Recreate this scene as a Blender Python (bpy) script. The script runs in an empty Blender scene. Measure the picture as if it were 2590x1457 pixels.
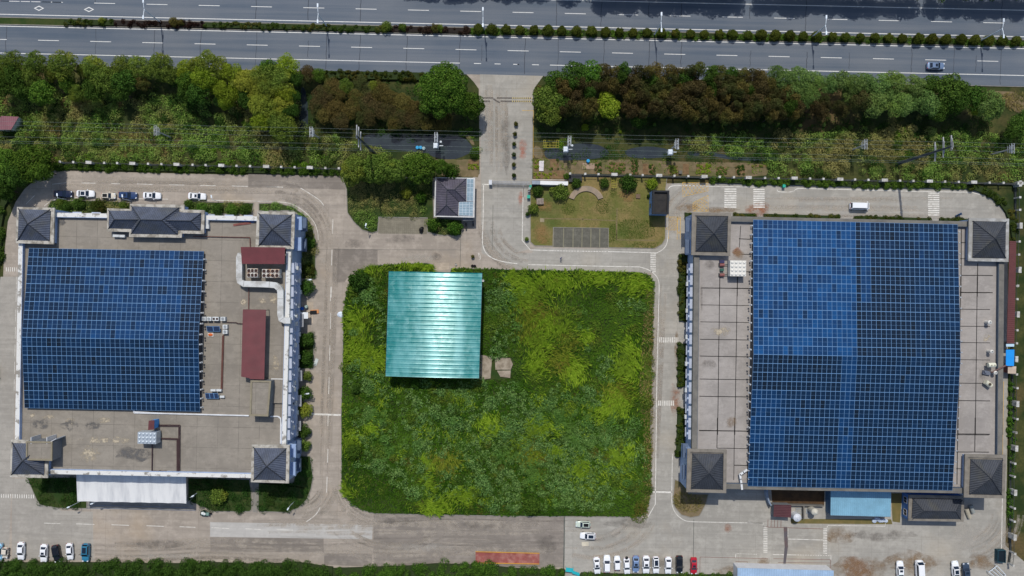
import bpy, bmesh, math, random
import numpy as np
from mathutils import Vector, Matrix
S = bpy.context.scene
COL = S.collection
RAD = math.radians

# ---------------------------------------------------------------- camera, sky, sun, exposure
H = 190.0                      # flight height of the drone (m); 10 photo pixels = 1 m on the ground
cam_d = bpy.data.cameras.new("camera"); cam = bpy.data.objects.new("camera", cam_d); COL.objects.link(cam)
cam.location = (0, 0, H); cam.rotation_euler = (0, 0, 0)
cam_d.sensor_width = 36.0; cam_d.lens = 36.0 * H / 259.0
cam_d.clip_start = 1.0; cam_d.clip_end = 4000.0
S.camera = cam
S.cycles.transparent_max_bounces = 96
S.view_settings.view_transform = 'Standard'; S.view_settings.look = 'None'
S.view_settings.exposure = 0.0; S.view_settings.gamma = 1.0
world = bpy.data.worlds.new("World"); S.world = world; world.use_nodes = True
wn = world.node_tree
sky = wn.nodes.new('ShaderNodeTexSky'); sky.sky_type = 'NISHITA'; sky.sun_disc = False
SUN_TO = Vector((-0.05, 0.52, 0.85)).normalized()      # towards the sun
sky.sun_elevation = math.asin(SUN_TO.z); sky.sun_rotation = math.atan2(SUN_TO.x, SUN_TO.y)
sky.air_density = 1.0; sky.dust_density = 1.5; sky.ozone_density = 1.0
wn.links.new(sky.outputs[0], wn.nodes['Background'].inputs[0]); wn.nodes['Background'].inputs[1].default_value = 0.108
sl = bpy.data.lights.new("sun", 'SUN'); sl.energy = 2.9; sl.angle = RAD(0.6); sl.color = (1.0, 0.955, 0.885)
so = bpy.data.objects.new("sun", sl); COL.objects.link(so)
so.location = (0, 60, 120); so.rotation_euler = (-SUN_TO).to_track_quat('-Z', 'Y').to_euler()

# ---------------------------------------------------------------- photo pixels -> world points at a known height
Z7 = 2536.0 / 700.0
def P(x, y, z=0.0):
    k = 0.1 * (H - z) / H
    return Vector(((x - 1295.0) * k, (728.5 - y) * k, z))
def _tile(ox, oy):
    return lambda x, y: (ox + x / Z7, oy + y / Z7)
OX = (0, 650, 1300, 1890); OY = (0, 350, 700, 1057)
a0, a1, a2, a3 = (_tile(o, OY[0]) for o in OX)
b0, b1, b2, b3 = (_tile(o, OY[1]) for o in OX)
c0, c1, c2, c3 = (_tile(o, OY[2]) for o in OX)
d0, d1, d2, d3 = (_tile(o, OY[3]) for o in OX)
def F(x, y):
    return (x * 1.00544, y * 1.00544)
def PL(pts, z=0.0):
    return [P(x, y, z) for x, y in pts]
def rectpx(t, x0, y0, x1, y1):
    return [t(x0, y0), t(x1, y0), t(x1, y1), t(x0, y1)]

# ---------------------------------------------------------------- colour + materials
def lin(r, g, b, k=1.0):
    f = lambda c: (c / 255 / 12.92 if c / 255 <= 0.04045 else ((c / 255 + 0.055) / 1.055) ** 2.4) * k
    return (f(r), f(g), f(b), 1.0)
def mul(c, k):
    return (c[0] * k, c[1] * k, c[2] * k, 1.0)

class NT:
    def __init__(s, name, rough=0.7, metal=0.0, spec=0.3):
        s.m = bpy.data.materials.new(name); s.m.use_nodes = True
        s.t = s.m.node_tree; s.b = s.t.nodes['Principled BSDF']
        s.b.inputs['Roughness'].default_value = rough; s.b.inputs['Metallic'].default_value = metal
        s.b.inputs['Specular IOR Level'].default_value = spec
        s.pos = None
    def n(s, typ, **kw):
        nd = s.t.nodes.new(typ)
        for k, v in kw.items(): setattr(nd, k, v)
        return nd
    def l(s, a, b): s.t.links.new(a, b)
    def set(s, inp, v):
        if hasattr(v, 'is_linked'): s.l(v, inp)
        else: inp.default_value = v
    def position(s):
        if s.pos is None: s.pos = s.n('ShaderNodeNewGeometry').outputs['Position']
        return s.pos
    def mapped(s, scale=(1, 1, 1), rot=0.0, loc=(0, 0, 0)):
        mp = s.n('ShaderNodeMapping'); s.l(s.position(), mp.inputs[0])
        mp.inputs['Scale'].default_value = scale; mp.inputs['Rotation'].default_value = (0, 0, rot); mp.inputs['Location'].default_value = loc
        return mp.outputs[0]
    def noise(s, scale, detail=3.0, vec=None, rough=0.55, dist=0.0):
        nd = s.n('ShaderNodeTexNoise'); nd.inputs['Scale'].default_value = scale
        nd.inputs['Detail'].default_value = detail; nd.inputs['Roughness'].default_value = rough; nd.inputs['Distortion'].default_value = dist
        s.l(vec if vec is not None else s.position(), nd.inputs['Vector'])
        return nd.outputs['Fac']
    def ramp(s, fac, lo, hi, a=0.0, b=1.0):
        nd = s.n('ShaderNodeMapRange'); s.l(fac, nd.inputs[0])
        for i, v in ((1, lo), (2, hi), (3, a), (4, b)): nd.inputs[i].default_value = v
        return nd.outputs[0]
    def mix(s, fac, a, b, mode='MIX'):
        nd = s.n('ShaderNodeMix', data_type='RGBA', blend_type=mode)
        s.set(nd.inputs[0], fac); s.set(nd.inputs[6], a); s.set(nd.inputs[7], b)
        return nd.outputs[2]
    def math(s, op, a, b=0.0):
        nd = s.n('ShaderNodeMath', operation=op); s.set(nd.inputs[0], a); s.set(nd.inputs[1], b)
        return nd.outputs[0]
    def color(s, c): s.set(s.b.inputs['Base Color'], c)
    def bump(s, h, strength=0.3, dist=0.05):
        nd = s.n('ShaderNodeBump'); nd.inputs['Strength'].default_value = strength; nd.inputs['Distance'].default_value = dist
        s.l(h, nd.inputs['Height']); s.l(nd.outputs[0], s.b.inputs['Normal'])

def plain(name, col, rough=0.6, metal=0.0, spec=0.3, var=0.16, scale=0.8):
    t = NT(name, rough, metal, spec)
    f = t.noise(scale, 4.0); g = t.noise(scale * 9, 2.0)
    c = t.mix(t.ramp(f, 0.3, 0.7), mul(col, 1 - var), mul(col, 1 + var))
    c = t.mix(t.ramp(g, 0.35, 0.65, 0, 0.35), c, mul(col, 1 - 1.6 * var))
    t.color(c); return t.m
def patchy(name, c1, c2, scale=0.5, lo=0.47, hi=0.53, rough=0.85, detail=6.0, c3=None, spec=0.25):
    t = NT(name, rough, 0, spec)
    c = t.mix(t.ramp(t.noise(scale, detail, rough=0.65), lo, hi), c1, c2)
    if c3: c = t.mix(t.ramp(t.noise(scale * 0.35, 5.0, vec=t.mapped(loc=(31, 7, 3))), 0.5, 0.62), c, c3)
    c = t.mix(t.ramp(t.noise(scale * 12, 2.0), 0.3, 0.7, 0, 0.4), c, mul(c1, 0.7))
    t.color(c); return t.m
ROT = RAD(1.27)
def slabs(name, col, sx, sy, joint=0.05, jc=0.45, tone=0.10, stain=0.22, streak=(0.06, 0.9), warm=None, rough=0.9, fine=0.25, off=(0, 0, 0)):
    """concrete cast in slabs: joints, a tone per slab, stains, drag marks"""
    t = NT(name, rough, 0, 0.2)
    v = t.mapped(rot=ROT, loc=off)
    br = t.n('ShaderNodeTexBrick'); br.offset = 0.0; br.squash = 1.0
    t.l(v, br.inputs['Vector']); br.inputs['Scale'].default_value = 1.0
    br.inputs['Brick Width'].default_value = sx; br.inputs['Row Height'].default_value = sy
    br.inputs['Mortar Size'].default_value = joint; br.inputs['Mortar Smooth'].default_value = 0.3; br.inputs['Bias'].default_value = 0.0
    br.inputs['Color1'].default_value = mul(col, 1 - tone); br.inputs['Color2'].default_value = mul(col, 1 + tone); br.inputs['Mortar'].default_value = mul(col, jc)
    c = br.outputs['Color']
    big = t.noise(0.045, 5.0, rough=0.6)
    c = t.mix(t.ramp(big, 0.40, 0.60, 0, min(1, stain * 4)), c, mul(col, 0.74))
    med = t.noise(0.35, 6.0, rough=0.7)
    c = t.mix(t.ramp(med, 0.48, 0.62, 0, min(1, stain * 3)), c, mul(col, 1.24)); c = t.mix(t.ramp(t.noise(0.9, 6.0, vec=t.mapped(loc=(13, 77, 0)), rough=0.75), 0.5, 0.66, 0, min(1, stain * 3.2)), c, mul(col, 0.7))
    sv = t.n('ShaderNodeMapping'); t.l(v, sv.inputs[0]); sv.inputs['Scale'].default_value = (streak[0], streak[1], 1)
    st = t.noise(1.0, 6.0, vec=sv.outputs[0], rough=0.7)
    c = t.mix(t.ramp(st, 0.5, 0.66, 0, 0.42), c, mul(col, 0.66)); c = t.mix(t.ramp(st, 0.32, 0.46, .4, 0), c, mul(col, 1.2))
    if warm: c = t.mix(t.ramp(t.noise(0.06, 4.0, vec=t.mapped(loc=(50, 20, 0))), 0.55, 0.72, 0, 0.5), c, warm)
    fn = t.noise(3.0, 3.0); c = t.mix(t.ramp(fn, 0.3, 0.7, 0, fine), c, mul(col, 0.78))
    t.color(c); return t.m
def foliage(name, dark, light, alt=None, altscale=0.06, alt_lo=0.5, alt_hi=0.62, trans=0.28, objvar=0.22, huevar=0.012):
    m = bpy.data.materials.new(name); m.use_nodes = True
    t = NT.__new__(NT); t.m = m; t.t = m.node_tree; t.pos = None
    for nd in list(t.t.nodes):
        if nd.type == 'BSDF_PRINCIPLED': t.t.nodes.remove(nd)
    geo = t.n('ShaderNodeNewGeometry'); oi = t.n('ShaderNodeObjectInfo')
    c = t.mix(geo.outputs['Random Per Island'], dark, light)
    if alt: c = t.mix(t.ramp(t.noise(altscale, 4.0, rough=0.6), alt_lo, alt_hi, 0, 0.85), c, alt)
    hs = t.n('ShaderNodeHueSaturation')
    t.l(t.ramp(oi.outputs['Random'], 0, 1, 1 - objvar, 1 + objvar), hs.inputs['Value'])
    t.l(t.ramp(t.math('FRACT', t.math('MULTIPLY', oi.outputs['Random'], 17.31)), 0, 1, 0.5 - huevar, 0.5 + huevar), hs.inputs['Hue'])
    t.l(c, hs.inputs['Color'])
    df = t.n('ShaderNodeBsdfDiffuse'); tr = t.n('ShaderNodeBsdfTranslucent'); mx = t.n('ShaderNodeMixShader')
    t.l(hs.outputs[0], df.inputs[0]); t.l(hs.outputs[0], tr.inputs[0]); mx.inputs[0].default_value = trans
    t.l(df.outputs[0], mx.inputs[1]); t.l(tr.outputs[0], mx.inputs[2])
    t.l(mx.outputs[0], t.t.nodes['Material Output'].inputs[0])
    return m

# ---------------------------------------------------------------- mesh builder
OFS = {}
def tag(o, label=None, cat=None, group=None, kind=None):
    if label: o['label'] = label
    if cat: o['category'] = cat
    if group: o['group'] = group
    if kind: o['kind'] = kind
    return o
def empty(name, loc=(0, 0, 0), label=None, cat=None, group=None, rotz=0.0):
    o = bpy.data.objects.new(name, None); COL.objects.link(o); o.location = loc; o.rotation_euler = (0, 0, rotz)
    o.empty_display_size = 0.5
    OFS[o.name] = Vector(loc)
    return tag(o, label, cat, group)

class MB:
    def __init__(s): s.v = []; s.f = []; s.mi = []; s.att = None
    def add(s, vs, fs, mi=0):
        b = len(s.v); s.v += [tuple(v) for v in vs]
        for f in fs: s.f.append(tuple(b + i for i in f)); s.mi.append(mi)
        return s
    def poly(s, pts, mi=0): return s.add(pts, [tuple(range(len(pts)))], mi)
    def prism(s, pts, z0, z1, mi=0, top=True, bottom=False, mi_top=None):
        """pts: world xy outline; walls z0..z1"""
        a = sum(pts[i].x * pts[(i + 1) % len(pts)].y - pts[(i + 1) % len(pts)].x * pts[i].y for i in range(len(pts)))
        if a < 0: pts = pts[::-1]
        n = len(pts); vs = [(p.x, p.y, z0) for p in pts] + [(p.x, p.y, z1) for p in pts]
        s.add(vs, [(i, (i + 1) % n, n + (i + 1) % n, n + i) for i in range(n)], mi)
        if top: s.add(vs[n:], [tuple(range(n))], mi if mi_top is None else mi_top)
        if bottom: s.add(vs[:n], [tuple(range(n - 1, -1, -1))], mi)
        return s
    def ring(s, outer, inner, z0, z1, mi=0):
        """wall ring between two outlines with equal vertex count"""
        n = len(outer)
        vs = [(p.x, p.y, z) for pts in (outer, inner) for z in (z0, z1) for p in pts]
        fs = []
        for i in range(n):
            j = (i + 1) % n
            fs += [(i, j, n + j, n + i), (2 * n + j, 2 * n + i, 3 * n + i, 3 * n + j), (n + i, n + j, 3 * n + j, 3 * n + i)]
        return s.add(vs, fs, mi)
    def box(s, c, size, rotz=0.0, mi=0, M=None):
        x, y, z = (q / 2 for q in size)
        R = M if M is not None else Matrix.Rotation(rotz, 3, 'Z')
        vs = [Vector(c) + R @ Vector((sx * x, sy * y, sz * z)) for sz in (-1, 1) for sy in (-1, 1) for sx in (-1, 1)]
        return s.add(vs, [(0, 2, 3, 1), (4, 5, 7, 6), (0, 1, 5, 4), (2, 6, 7, 3), (0, 4, 6, 2), (1, 3, 7, 5)], mi)
    def cyl(s, p0, p1, r0, r1=None, n=10, mi=0, caps=True):
        r1 = r0 if r1 is None else r1
        p0 = Vector(p0); p1 = Vector(p1); d = (p1 - p0)
        q = d.normalized().to_track_quat('Z', 'Y').to_matrix() if d.length > 1e-6 else Matrix.Identity(3)
        vs = []
        for p, r in ((p0, r0), (p1, r1)):
            for i in range(n):
                a = 2 * math.pi * i / n; vs.append(p + q @ Vector((r * math.cos(a), r * math.sin(a), 0)))
        fs = [(i, (i + 1) % n, n + (i + 1) % n, n + i) for i in range(n)]
        if caps: fs += [tuple(range(n - 1, -1, -1)), tuple(range(n, 2 * n))]
        return s.add(vs, fs, mi)
    def tube(s, pts, r, n=6, mi=0):
        for i in range(len(pts) - 1): s.cyl(pts[i], pts[i + 1], r, r, n, mi)
        return s
    def lathe(s, c, prof, n=16, mi=0, sx=1.0, sy=1.0):
        """prof: (radius, z)"""
        c = Vector(c); m = len(prof)
        vs = [c + Vector((r * sx * math.cos(2 * math.pi * i / n), r * sy * math.sin(2 * math.pi * i / n), z)) for r, z in prof for i in range(n)]
        fs = [(k * n + i, k * n + (i + 1) % n, (k + 1) * n + (i + 1) % n, (k + 1) * n + i) for k in range(m - 1) for i in range(n)]
        if prof[-1][0] > 1e-4: fs.append(tuple((m - 1) * n + i for i in range(n)))
        return s.add(vs, fs, mi)
    def ribbon(s, pts, w, z=None, mi=0, closed=False):
        """flat strip of width w along xy points"""
        pts = [Vector(p) for p in pts]
        if z is not None: pts = [Vector((p.x, p.y, z)) for p in pts]
        n = len(pts); L = []; R = []
        for i, p in enumerate(pts):
            q0 = pts[i - 1] if (i > 0 or closed) else p; q1 = pts[(i + 1) % n] if (i < n - 1 or closed) else p
            d = (q1 - q0); d = Vector((d.x, d.y, 0)).normalized(); nn = Vector((-d.y, d.x, 0)) * w / 2
            L.append(p + nn); R.append(p - nn)
        vs = L + R; m = n if closed else n - 1
        return s.add(vs, [(i, n + i, n + (i + 1) % n, (i + 1) % n) for i in range(m)], mi)
    def build(s, name, mats, parent=None, smooth=False, loc=None):
        me = bpy.data.meshes.new(name)
        if parent is not None: o_ = OFS.get(parent.name, Vector((0, 0, 0)))
        elif loc is not None: o_ = Vector(loc)
        elif s.v:
            a = np.array(s.v); o_ = Vector(((a[:, 0].min() + a[:, 0].max()) / 2, (a[:, 1].min() + a[:, 1].max()) / 2, a[:, 2].min()))
        me.from_pydata([(v[0] - o_.x, v[1] - o_.y, v[2] - o_.z) for v in s.v], [], s.f)
        if not isinstance(mats, (list, tuple)): mats = [mats]
        for m in mats: me.materials.append(m)
        if len(mats) > 1: me.polygons.foreach_set('material_index', s.mi)
        if smooth: me.polygons.foreach_set('use_smooth', [True] * len(me.polygons))
        if s.att is not None:
            at = me.attributes.new('tone', 'FLOAT', 'FACE'); at.data.foreach_set('value', s.att)
        me.update()
        ob = bpy.data.objects.new(name, me); COL.objects.link(ob)
        if parent is not None: ob.parent = parent; OFS[ob.name] = o_
        else: ob.location = o_; OFS[ob.name] = o_
        return ob

def offset_poly(pts, d):
    """move the outline inwards by d"""
    n = len(pts); a = sum(pts[i].x * pts[(i + 1) % n].y - pts[(i + 1) % n].x * pts[i].y for i in range(n))
    sg = 1 if a > 0 else -1; out = []
    for i in range(n):
        e0 = (pts[i] - pts[i - 1]); e1 = (pts[(i + 1) % n] - pts[i])
        e0 = Vector((e0.x, e0.y, 0)).normalized(); e1 = Vector((e1.x, e1.y, 0)).normalized()
        n0 = Vector((-e0.y, e0.x, 0)) * sg; n1 = Vector((-e1.y, e1.x, 0)) * sg
        b = (n0 + n1); bl = b.length
        b = b / bl if bl > 1e-5 else n0
        out.append(pts[i] + b * (d / max(0.35, b.dot(n0))))
    return out
def smoothpts(pts, it=2, closed=True):
    for _ in range(it):
        q = []
        n = len(pts); m = n if closed else n - 1
        if not closed: q.append(pts[0])
        for i in range(m):
            p0 = pts[i]; p1 = pts[(i + 1) % n]
            q.append((p0[0] * .75 + p1[0] * .25, p0[1] * .75 + p1[1] * .25)); q.append((p0[0] * .25 + p1[0] * .75, p0[1] * .25 + p1[1] * .75))
        if not closed: q.append(pts[-1])
        pts = q
    return pts
def structure(o): o['kind'] = 'structure'; return o

def np_mesh(name, V, Q):
    me = bpy.data.meshes.new(name)
    me.vertices.add(len(V)); me.vertices.foreach_set('co', V.astype(np.float32).ravel())
    me.loops.add(Q.size); me.loops.foreach_set('vertex_index', Q.astype(np.int32).ravel())
    me.polygons.add(len(Q)); me.polygons.foreach_set('loop_start', np.arange(0, Q.size, 4, dtype=np.int32))
    me.update(calc_edges=True); me.validate()
    return me
def leaves_mesh(name, Pt, Nn, size, aspect, rng, T=None):
    n = len(Pt)
    Nn = Nn / np.maximum(np.linalg.norm(Nn, axis=1, keepdims=True), 1e-6)
    if T is None: T = rng.normal(size=(n, 3))
    T = T - (T * Nn).sum(1, keepdims=True) * Nn
    T /= np.maximum(np.linalg.norm(T, axis=1, keepdims=True), 1e-6)
    B = np.cross(Nn, T); s = size[:, None] * 0.5; w = s * aspect
    V = np.stack([Pt - T * s, Pt - B * w + T * s * 0.1, Pt + T * s, Pt + B * w + T * s * 0.1], 1).reshape(-1, 3)
    return np_mesh(name, V, np.arange(4 * n).reshape(-1, 4))
def lump_points(rng, C, R, dens, zmin=-0.25, jit=0.22, wild=0.7, maxn=4000):
    Ps = []; Ns = []
    for c, r in zip(C, R):
        ar = 4 * math.pi * ((r[0] * r[1]) ** 1.6 / 3 + 2 * (r[0] * r[2]) ** 1.6 / 3) ** (1 / 1.6) * 0.62
        n = int(min(maxn, max(6, ar * dens)))
        d = rng.normal(size=(int(n * 1.8) + 8, 3)); d /= np.linalg.norm(d, axis=1, keepdims=True)
        d = d[d[:, 2] > zmin][:n]
        k = 1.0 - jit + 1.4 * jit * rng.random((len(d), 1))
        Ps.append(c + d * r * k); Ns.append(d / r * np.mean(r) + wild * rng.normal(size=d.shape) * 0.6)
    return np.concatenate(Ps), np.concatenate(Ns)
def inside(poly, X, Y):
    n = len(poly); r = np.zeros(len(X), bool); j = n - 1
    for i in range(n):
        xi, yi = poly[i].x, poly[i].y; xj, yj = poly[j].x, poly[j].y
        if yi != yj:
            c = ((yi > Y) != (yj > Y)) & (X < (xj - xi) * (Y - yi) / (yj - yi) + xi); r ^= c
        j = i
    return r
def rand_in(poly, n, rng):
    xs = [p.x for p in poly]; ys = [p.y for p in poly]; out = np.zeros((0, 2))
    while len(out) < n:
        q = np.stack([rng.uniform(min(xs), max(xs), 2 * n + 50), rng.uniform(min(ys), max(ys), 2 * n + 50)], 1)
        out = np.concatenate([out, q[inside(poly, q[:, 0], q[:, 1])]])
    return out[:n]
def area(poly):
    return abs(sum(poly[i].x * poly[(i + 1) % len(poly)].y - poly[(i + 1) % len(poly)].x * poly[i].y for i in range(len(poly)))) / 2
def link_mesh(name, me, mat, parent=None, loc=(0, 0, 0)):
    if not me.materials: me.materials.append(mat)
    o = bpy.data.objects.new(name, me); COL.objects.link(o); o.parent = parent; o.location = loc
    if me.materials[0] is not mat:
        o.material_slots[0].link = 'OBJECT'; o.material_slots[0].material = mat
    return o
def scrub(name, polys, seed, mat, lumps=0.35, r=(0.5, 1.3), h=(0.5, 1.2), dens=14, leaf=(0.22, 0.42), aspect=0.55, z=0.0, wild=0.9):
    """a mass of low bushes that nobody could count"""
    rng = np.random.default_rng(seed); C = []; R = []
    for poly in polys:
        n = max(2, int(area(poly) * lumps)); q = rand_in(poly, n, rng)
        rr = rng.uniform(*r, n); hh = rng.uniform(*h, n)
        C.append(np.stack([q[:, 0], q[:, 1], np.full(n, z)], 1)); R.append(np.stack([rr, rr * rng.uniform(.8, 1.2, n), hh], 1))
    Pt, Nn = lump_points(rng, np.concatenate(C), np.concatenate(R), dens, zmin=-0.02, wild=wild)
    Pt[:, 2] = np.maximum(Pt[:, 2], z + 0.03)
    me = leaves_mesh(name, Pt, Nn, rng.uniform(*leaf, len(Pt)), aspect, rng)
    return link_mesh(name, me, mat)
def grass(name, polys, seed, mat, dens=20, length=(0.4, 0.9), width=0.10, lean=0.6, z=0.0, dirn=None, up=1.0, zmax=0.0):
    """blades; dirn: function of xy giving the combed direction"""
    rng = np.random.default_rng(seed); qs = []
    for poly in polys: qs.append(rand_in(poly, max(4, int(area(poly) * dens)), rng))
    q = np.concatenate(qs); n = len(q); L = rng.uniform(*length, n)
    if dirn is None: a = rng.uniform(0, 2 * math.pi, n)
    else: a = dirn(q) + rng.normal(0, 0.35, n)
    T = np.stack([np.cos(a) * lean, np.sin(a) * lean, up * rng.uniform(.35, 1, n)], 1); T /= np.linalg.norm(T, axis=1, keepdims=True)
    N = np.cross(T, np.stack([-np.sin(a), np.cos(a), np.zeros(n)], 1)) + 0.25 * rng.normal(size=(n, 3))
    Pt = np.stack([q[:, 0], q[:, 1], np.full(n, z) + zmax * rng.random(n)], 1) + T * (L * 0.5)[:, None]
    me = leaves_mesh(name, Pt, N, L, width / np.mean(length), rng, T)
    return link_mesh(name, me, mat)

# ---------------------------------------------------------------- materials of the setting
WHITE_PAINT = patchy('road_paint', lin(232, 232, 228), lin(205, 204, 198), 2.0, 0.45, 0.7, 0.7)
WORN_PAINT = patchy('worn_road_paint', lin(228, 225, 216), lin(184, 178, 168), 1.2, 0.45, 0.64, 0.8)
YELLOW_PAINT = patchy('yellow_road_paint', lin(214, 172, 84), lin(190, 164, 112), 1.0, 0.42, 0.6, 0.8)
SOIL = patchy('garden_soil', lin(44, 66, 26), lin(66, 74, 36), 0.35, 0.4, 0.6, 0.95)
DRYSOIL = patchy('dry_soil', lin(128, 112, 86), lin(102, 94, 66), 0.5, 0.42, 0.6, 0.95, c3=lin(96, 96, 58))
KERB = plain('kerb_stone', lin(138, 134, 126), 0.85, var=0.2)
DARKKERB = plain('dark_kerb', lin(64, 62, 56), 0.9, var=0.25)
CONC = slabs('yard_concrete', lin(168, 158, 146), 3.9, 4.5, 0.045, 0.62, 0.07, 0.2, warm=lin(178, 158, 132))
CONC_R = slabs('pale_concrete', lin(166, 162, 153), 4.2, 3.6, 0.045, 0.66, 0.05, 0.18, warm=lin(172, 160, 140))
CONC_D = slabs('dark_concrete', lin(140, 132, 123), 4.0, 3.2, 0.04, 0.7, 0.06, 0.25, streak=(0.05, 1.6))
CONC_L = slabs('bright_concrete', lin(186, 183, 177), 6.0, 5.0, 0.03, 0.8, 0.03, 0.10)

def asphalt():
    t = NT('asphalt', 0.85, 0, 0.3)
    v = t.mapped(rot=ROT); sv = t.n('ShaderNodeMapping'); t.l(v, sv.inputs[0]); sv.inputs['Scale'].default_value = (0.012, 0.55, 1)
    c = t.mix(t.ramp(t.noise(1.0, 5.0, vec=sv.outputs[0], rough=0.65), 0.38, 0.62), lin(84, 96, 110), lin(107, 114, 123))
    c = t.mix(t.ramp(t.noise(0.05, 4.0), 0.4, 0.7, 0, 0.5), c, lin(120, 124, 128))
    c = t.mix(t.ramp(t.noise(4.0, 2.0), 0.3, 0.7, 0, 0.25), c, lin(76, 84, 94))
    t.color(c); return t.m
ASPHALT = asphalt()

# ---------------------------------------------------------------- terrain, highway
def terrain_mat():
    t = NT('terrain_soil', 0.95, 0, 0.2)
    c = t.mix(t.ramp(t.noise(0.12, 6.0, rough=0.7), 0.4, 0.62), lin(42, 58, 26), lin(84, 84, 46))
    c = t.mix(t.ramp(t.noise(0.05, 4.0, vec=t.mapped(loc=(90, 20, 0))), 0.55, 0.68), c, lin(104, 88, 58))
    c = t.mix(t.ramp(t.noise(2.0, 3.0), 0.3, 0.7, 0, 0.4), c, lin(30, 38, 20)); t.color(c); return t.m
mb = MB(); mb.poly([Vector((-900, -900, 0)), Vector((900, -900, 0)), Vector((900, 900, 0)), Vector((-900, 900, 0))])
structure(mb.build('ground', terrain_mat()))
SL = 57.0 / 2590
def hw(x, y0): return (x, y0 + SL * x)      # a line parallel to the highway
def band(x0, x1, ya, yb, z): return PL([hw(x0, ya), hw(x1, ya), hw(x1, yb), hw(x0, yb)], z)
XL, XR = -900, 3500
mb = MB(); mb.poly(band(XL, XR, -70, 44, 0.012)); structure(mb.build('highway_north_carriageway', ASPHALT))
mb = MB(); mb.poly(band(XL, XR, 60, 162, 0.012)); structure(mb.build('highway_south_carriageway', ASPHALT))
ZL = 0.018
mb = MB()
for y0 in (36, -31): mb.poly(band(XL, XR, y0 - .9, y0 + .9, ZL))
mb.poly(band(XL, XR, 65.0, 66.9, ZL))
mb.poly(band(XL, 1163, 133.2, 134.9, ZL)); mb.poly(band(1391, XR, 133.2, 134.9, ZL))
for k in range(-8, 28):
    x = 238 + 132.3 * k; mb.poly(band(x, x + 53, 1.7, 3.2, ZL))
    x = 96 + 132.0 * k; mb.poly(band(x, x + 53, 98.9, 100.4, ZL))
for k in range(-8, 6):
    mb.poly(band(k * 26.4, k * 26.4 + 23, 1.7, 3.2, ZL))
for t, xa, xb in ((a1, 1988, 2053), (a1, 2177, 2232), (a1, 2347, 2405), (a2, 30, 50), (a2, 165, 228)):
    mb.poly(band(t(xa, 0)[0], t(xb, 0)[0], 133.2, 134.9, ZL))
for cx, cy in ((357, 76), (815, 87)):
    o4 = PL([a0(cx - 47, cy), a0(cx, cy - 24), a0(cx + 47, cy), a0(cx, cy + 24)], ZL)
    i4 = PL([a0(cx - 33, cy), a0(cx, cy - 15), a0(cx + 33, cy), a0(cx, cy + 15)], ZL)
    mb.add(o4 + i4, [(i, (i + 1) % 4, 4 + (i + 1) % 4, 4 + i) for i in range(4)])
structure(mb.build('highway_markings', WHITE_PAINT))
# transverse cracks sealed with tar
rng = random.Random(5); mb = MB()
for x in (15, 243, 393, 411, 510, 652, 780, 827, 913, 1030, 1163, 1222, 1330, 1412, 1526, 1643, 1725, 1897, 2042, 2148, 2306, 2416, 2472, 2534):
    for (ya, yb) in ((66, 158), (-55, 36)):
        if yb == 36 and rng.random() < .45: continue
        if rng.random() < .25: ya, yb = ya + 20, yb - 30
        xx = x + rng.uniform(-3, 3); pts = []
        for k in range(10):
            y = ya + (yb - ya) * k / 9; pts.append(P(xx + rng.uniform(-1.1, 1.1) - (y - ya) * 0.04, y + SL * xx, 0.0165))
        mb.ribbon(pts, rng.uniform(0.10, 0.16))
structure(mb.build('tar_cracks', plain('tar', lin(62, 66, 74), 0.8)))
# median: two kerbs and soil between
mb = MB(); mb.prism(band(XL, XR, 43, 45, 0), 0, 0.16); mb.prism(band(XL, XR, 61, 63, 0), 0, 0.16)
structure(mb.build('median_kerb', KERB))
mb = MB(); mb.poly(band(XL, XR, 45, 61, 0.11)); structure(mb.build('median_soil', SOIL))
mb = MB(); mb.prism(band(XL, 1172, 162, 163.4, 0), 0, 0.14); mb.prism(band(1376, XR, 162, 163.4, 0), 0, 0.14); structure(mb.build('roadside_kerb', KERB))

# ---------------------------------------------------------------- concrete: entrance road and yard
yard = [(-400, 1700), (-400, 900), (3, 890), (6, 750), (10, 650), (20, 560), (40, 510), (62, 478), (95, 450), (138, 431), (500, 440), (865, 447), (1190, 452), (1213, 440),
        (1212, 300), (1211, 225), (1198, 207), (1178, 186), (1374, 192), (1352, 222), (1348, 300), (1346, 468), (1420, 468), (1700, 464), (1791, 463), (2442, 478), (2475, 484), (2500, 497), (2522, 516),
        (2538, 535), (2549, 555), (2549, 800), (2547, 1057), (2543, 1380), (2590, 1420), (3000, 1500), (3000, 1700)]
mb = MB(); mb.poly(PL(yard, 0.008)); structure(mb.build('yard', CONC))
right_yard = [(1300, 640), (1345, 640), (1352, 628), (1660, 630), (1684, 606), (1684, 480), (1700, 464), (1791, 463), (2442, 478), (2475, 484), (2500, 497), (2522, 516), (2538, 535), (2549, 555), (2549, 1057), (2543, 1380),
              (2590, 1420), (3000, 1500), (3000, 1700), (1428, 1700), (1428, 1303), (1640, 1309), (1650, 690), (1300, 680), (1218, 640), (1214, 188), (1374, 192), (1352, 222), (1348, 300), (1346, 468), (1340, 630)]
mb = MB(); mb.poly(PL(right_yard, 0.013)); structure(mb.build('pale_yard', CONC_R))
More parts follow.
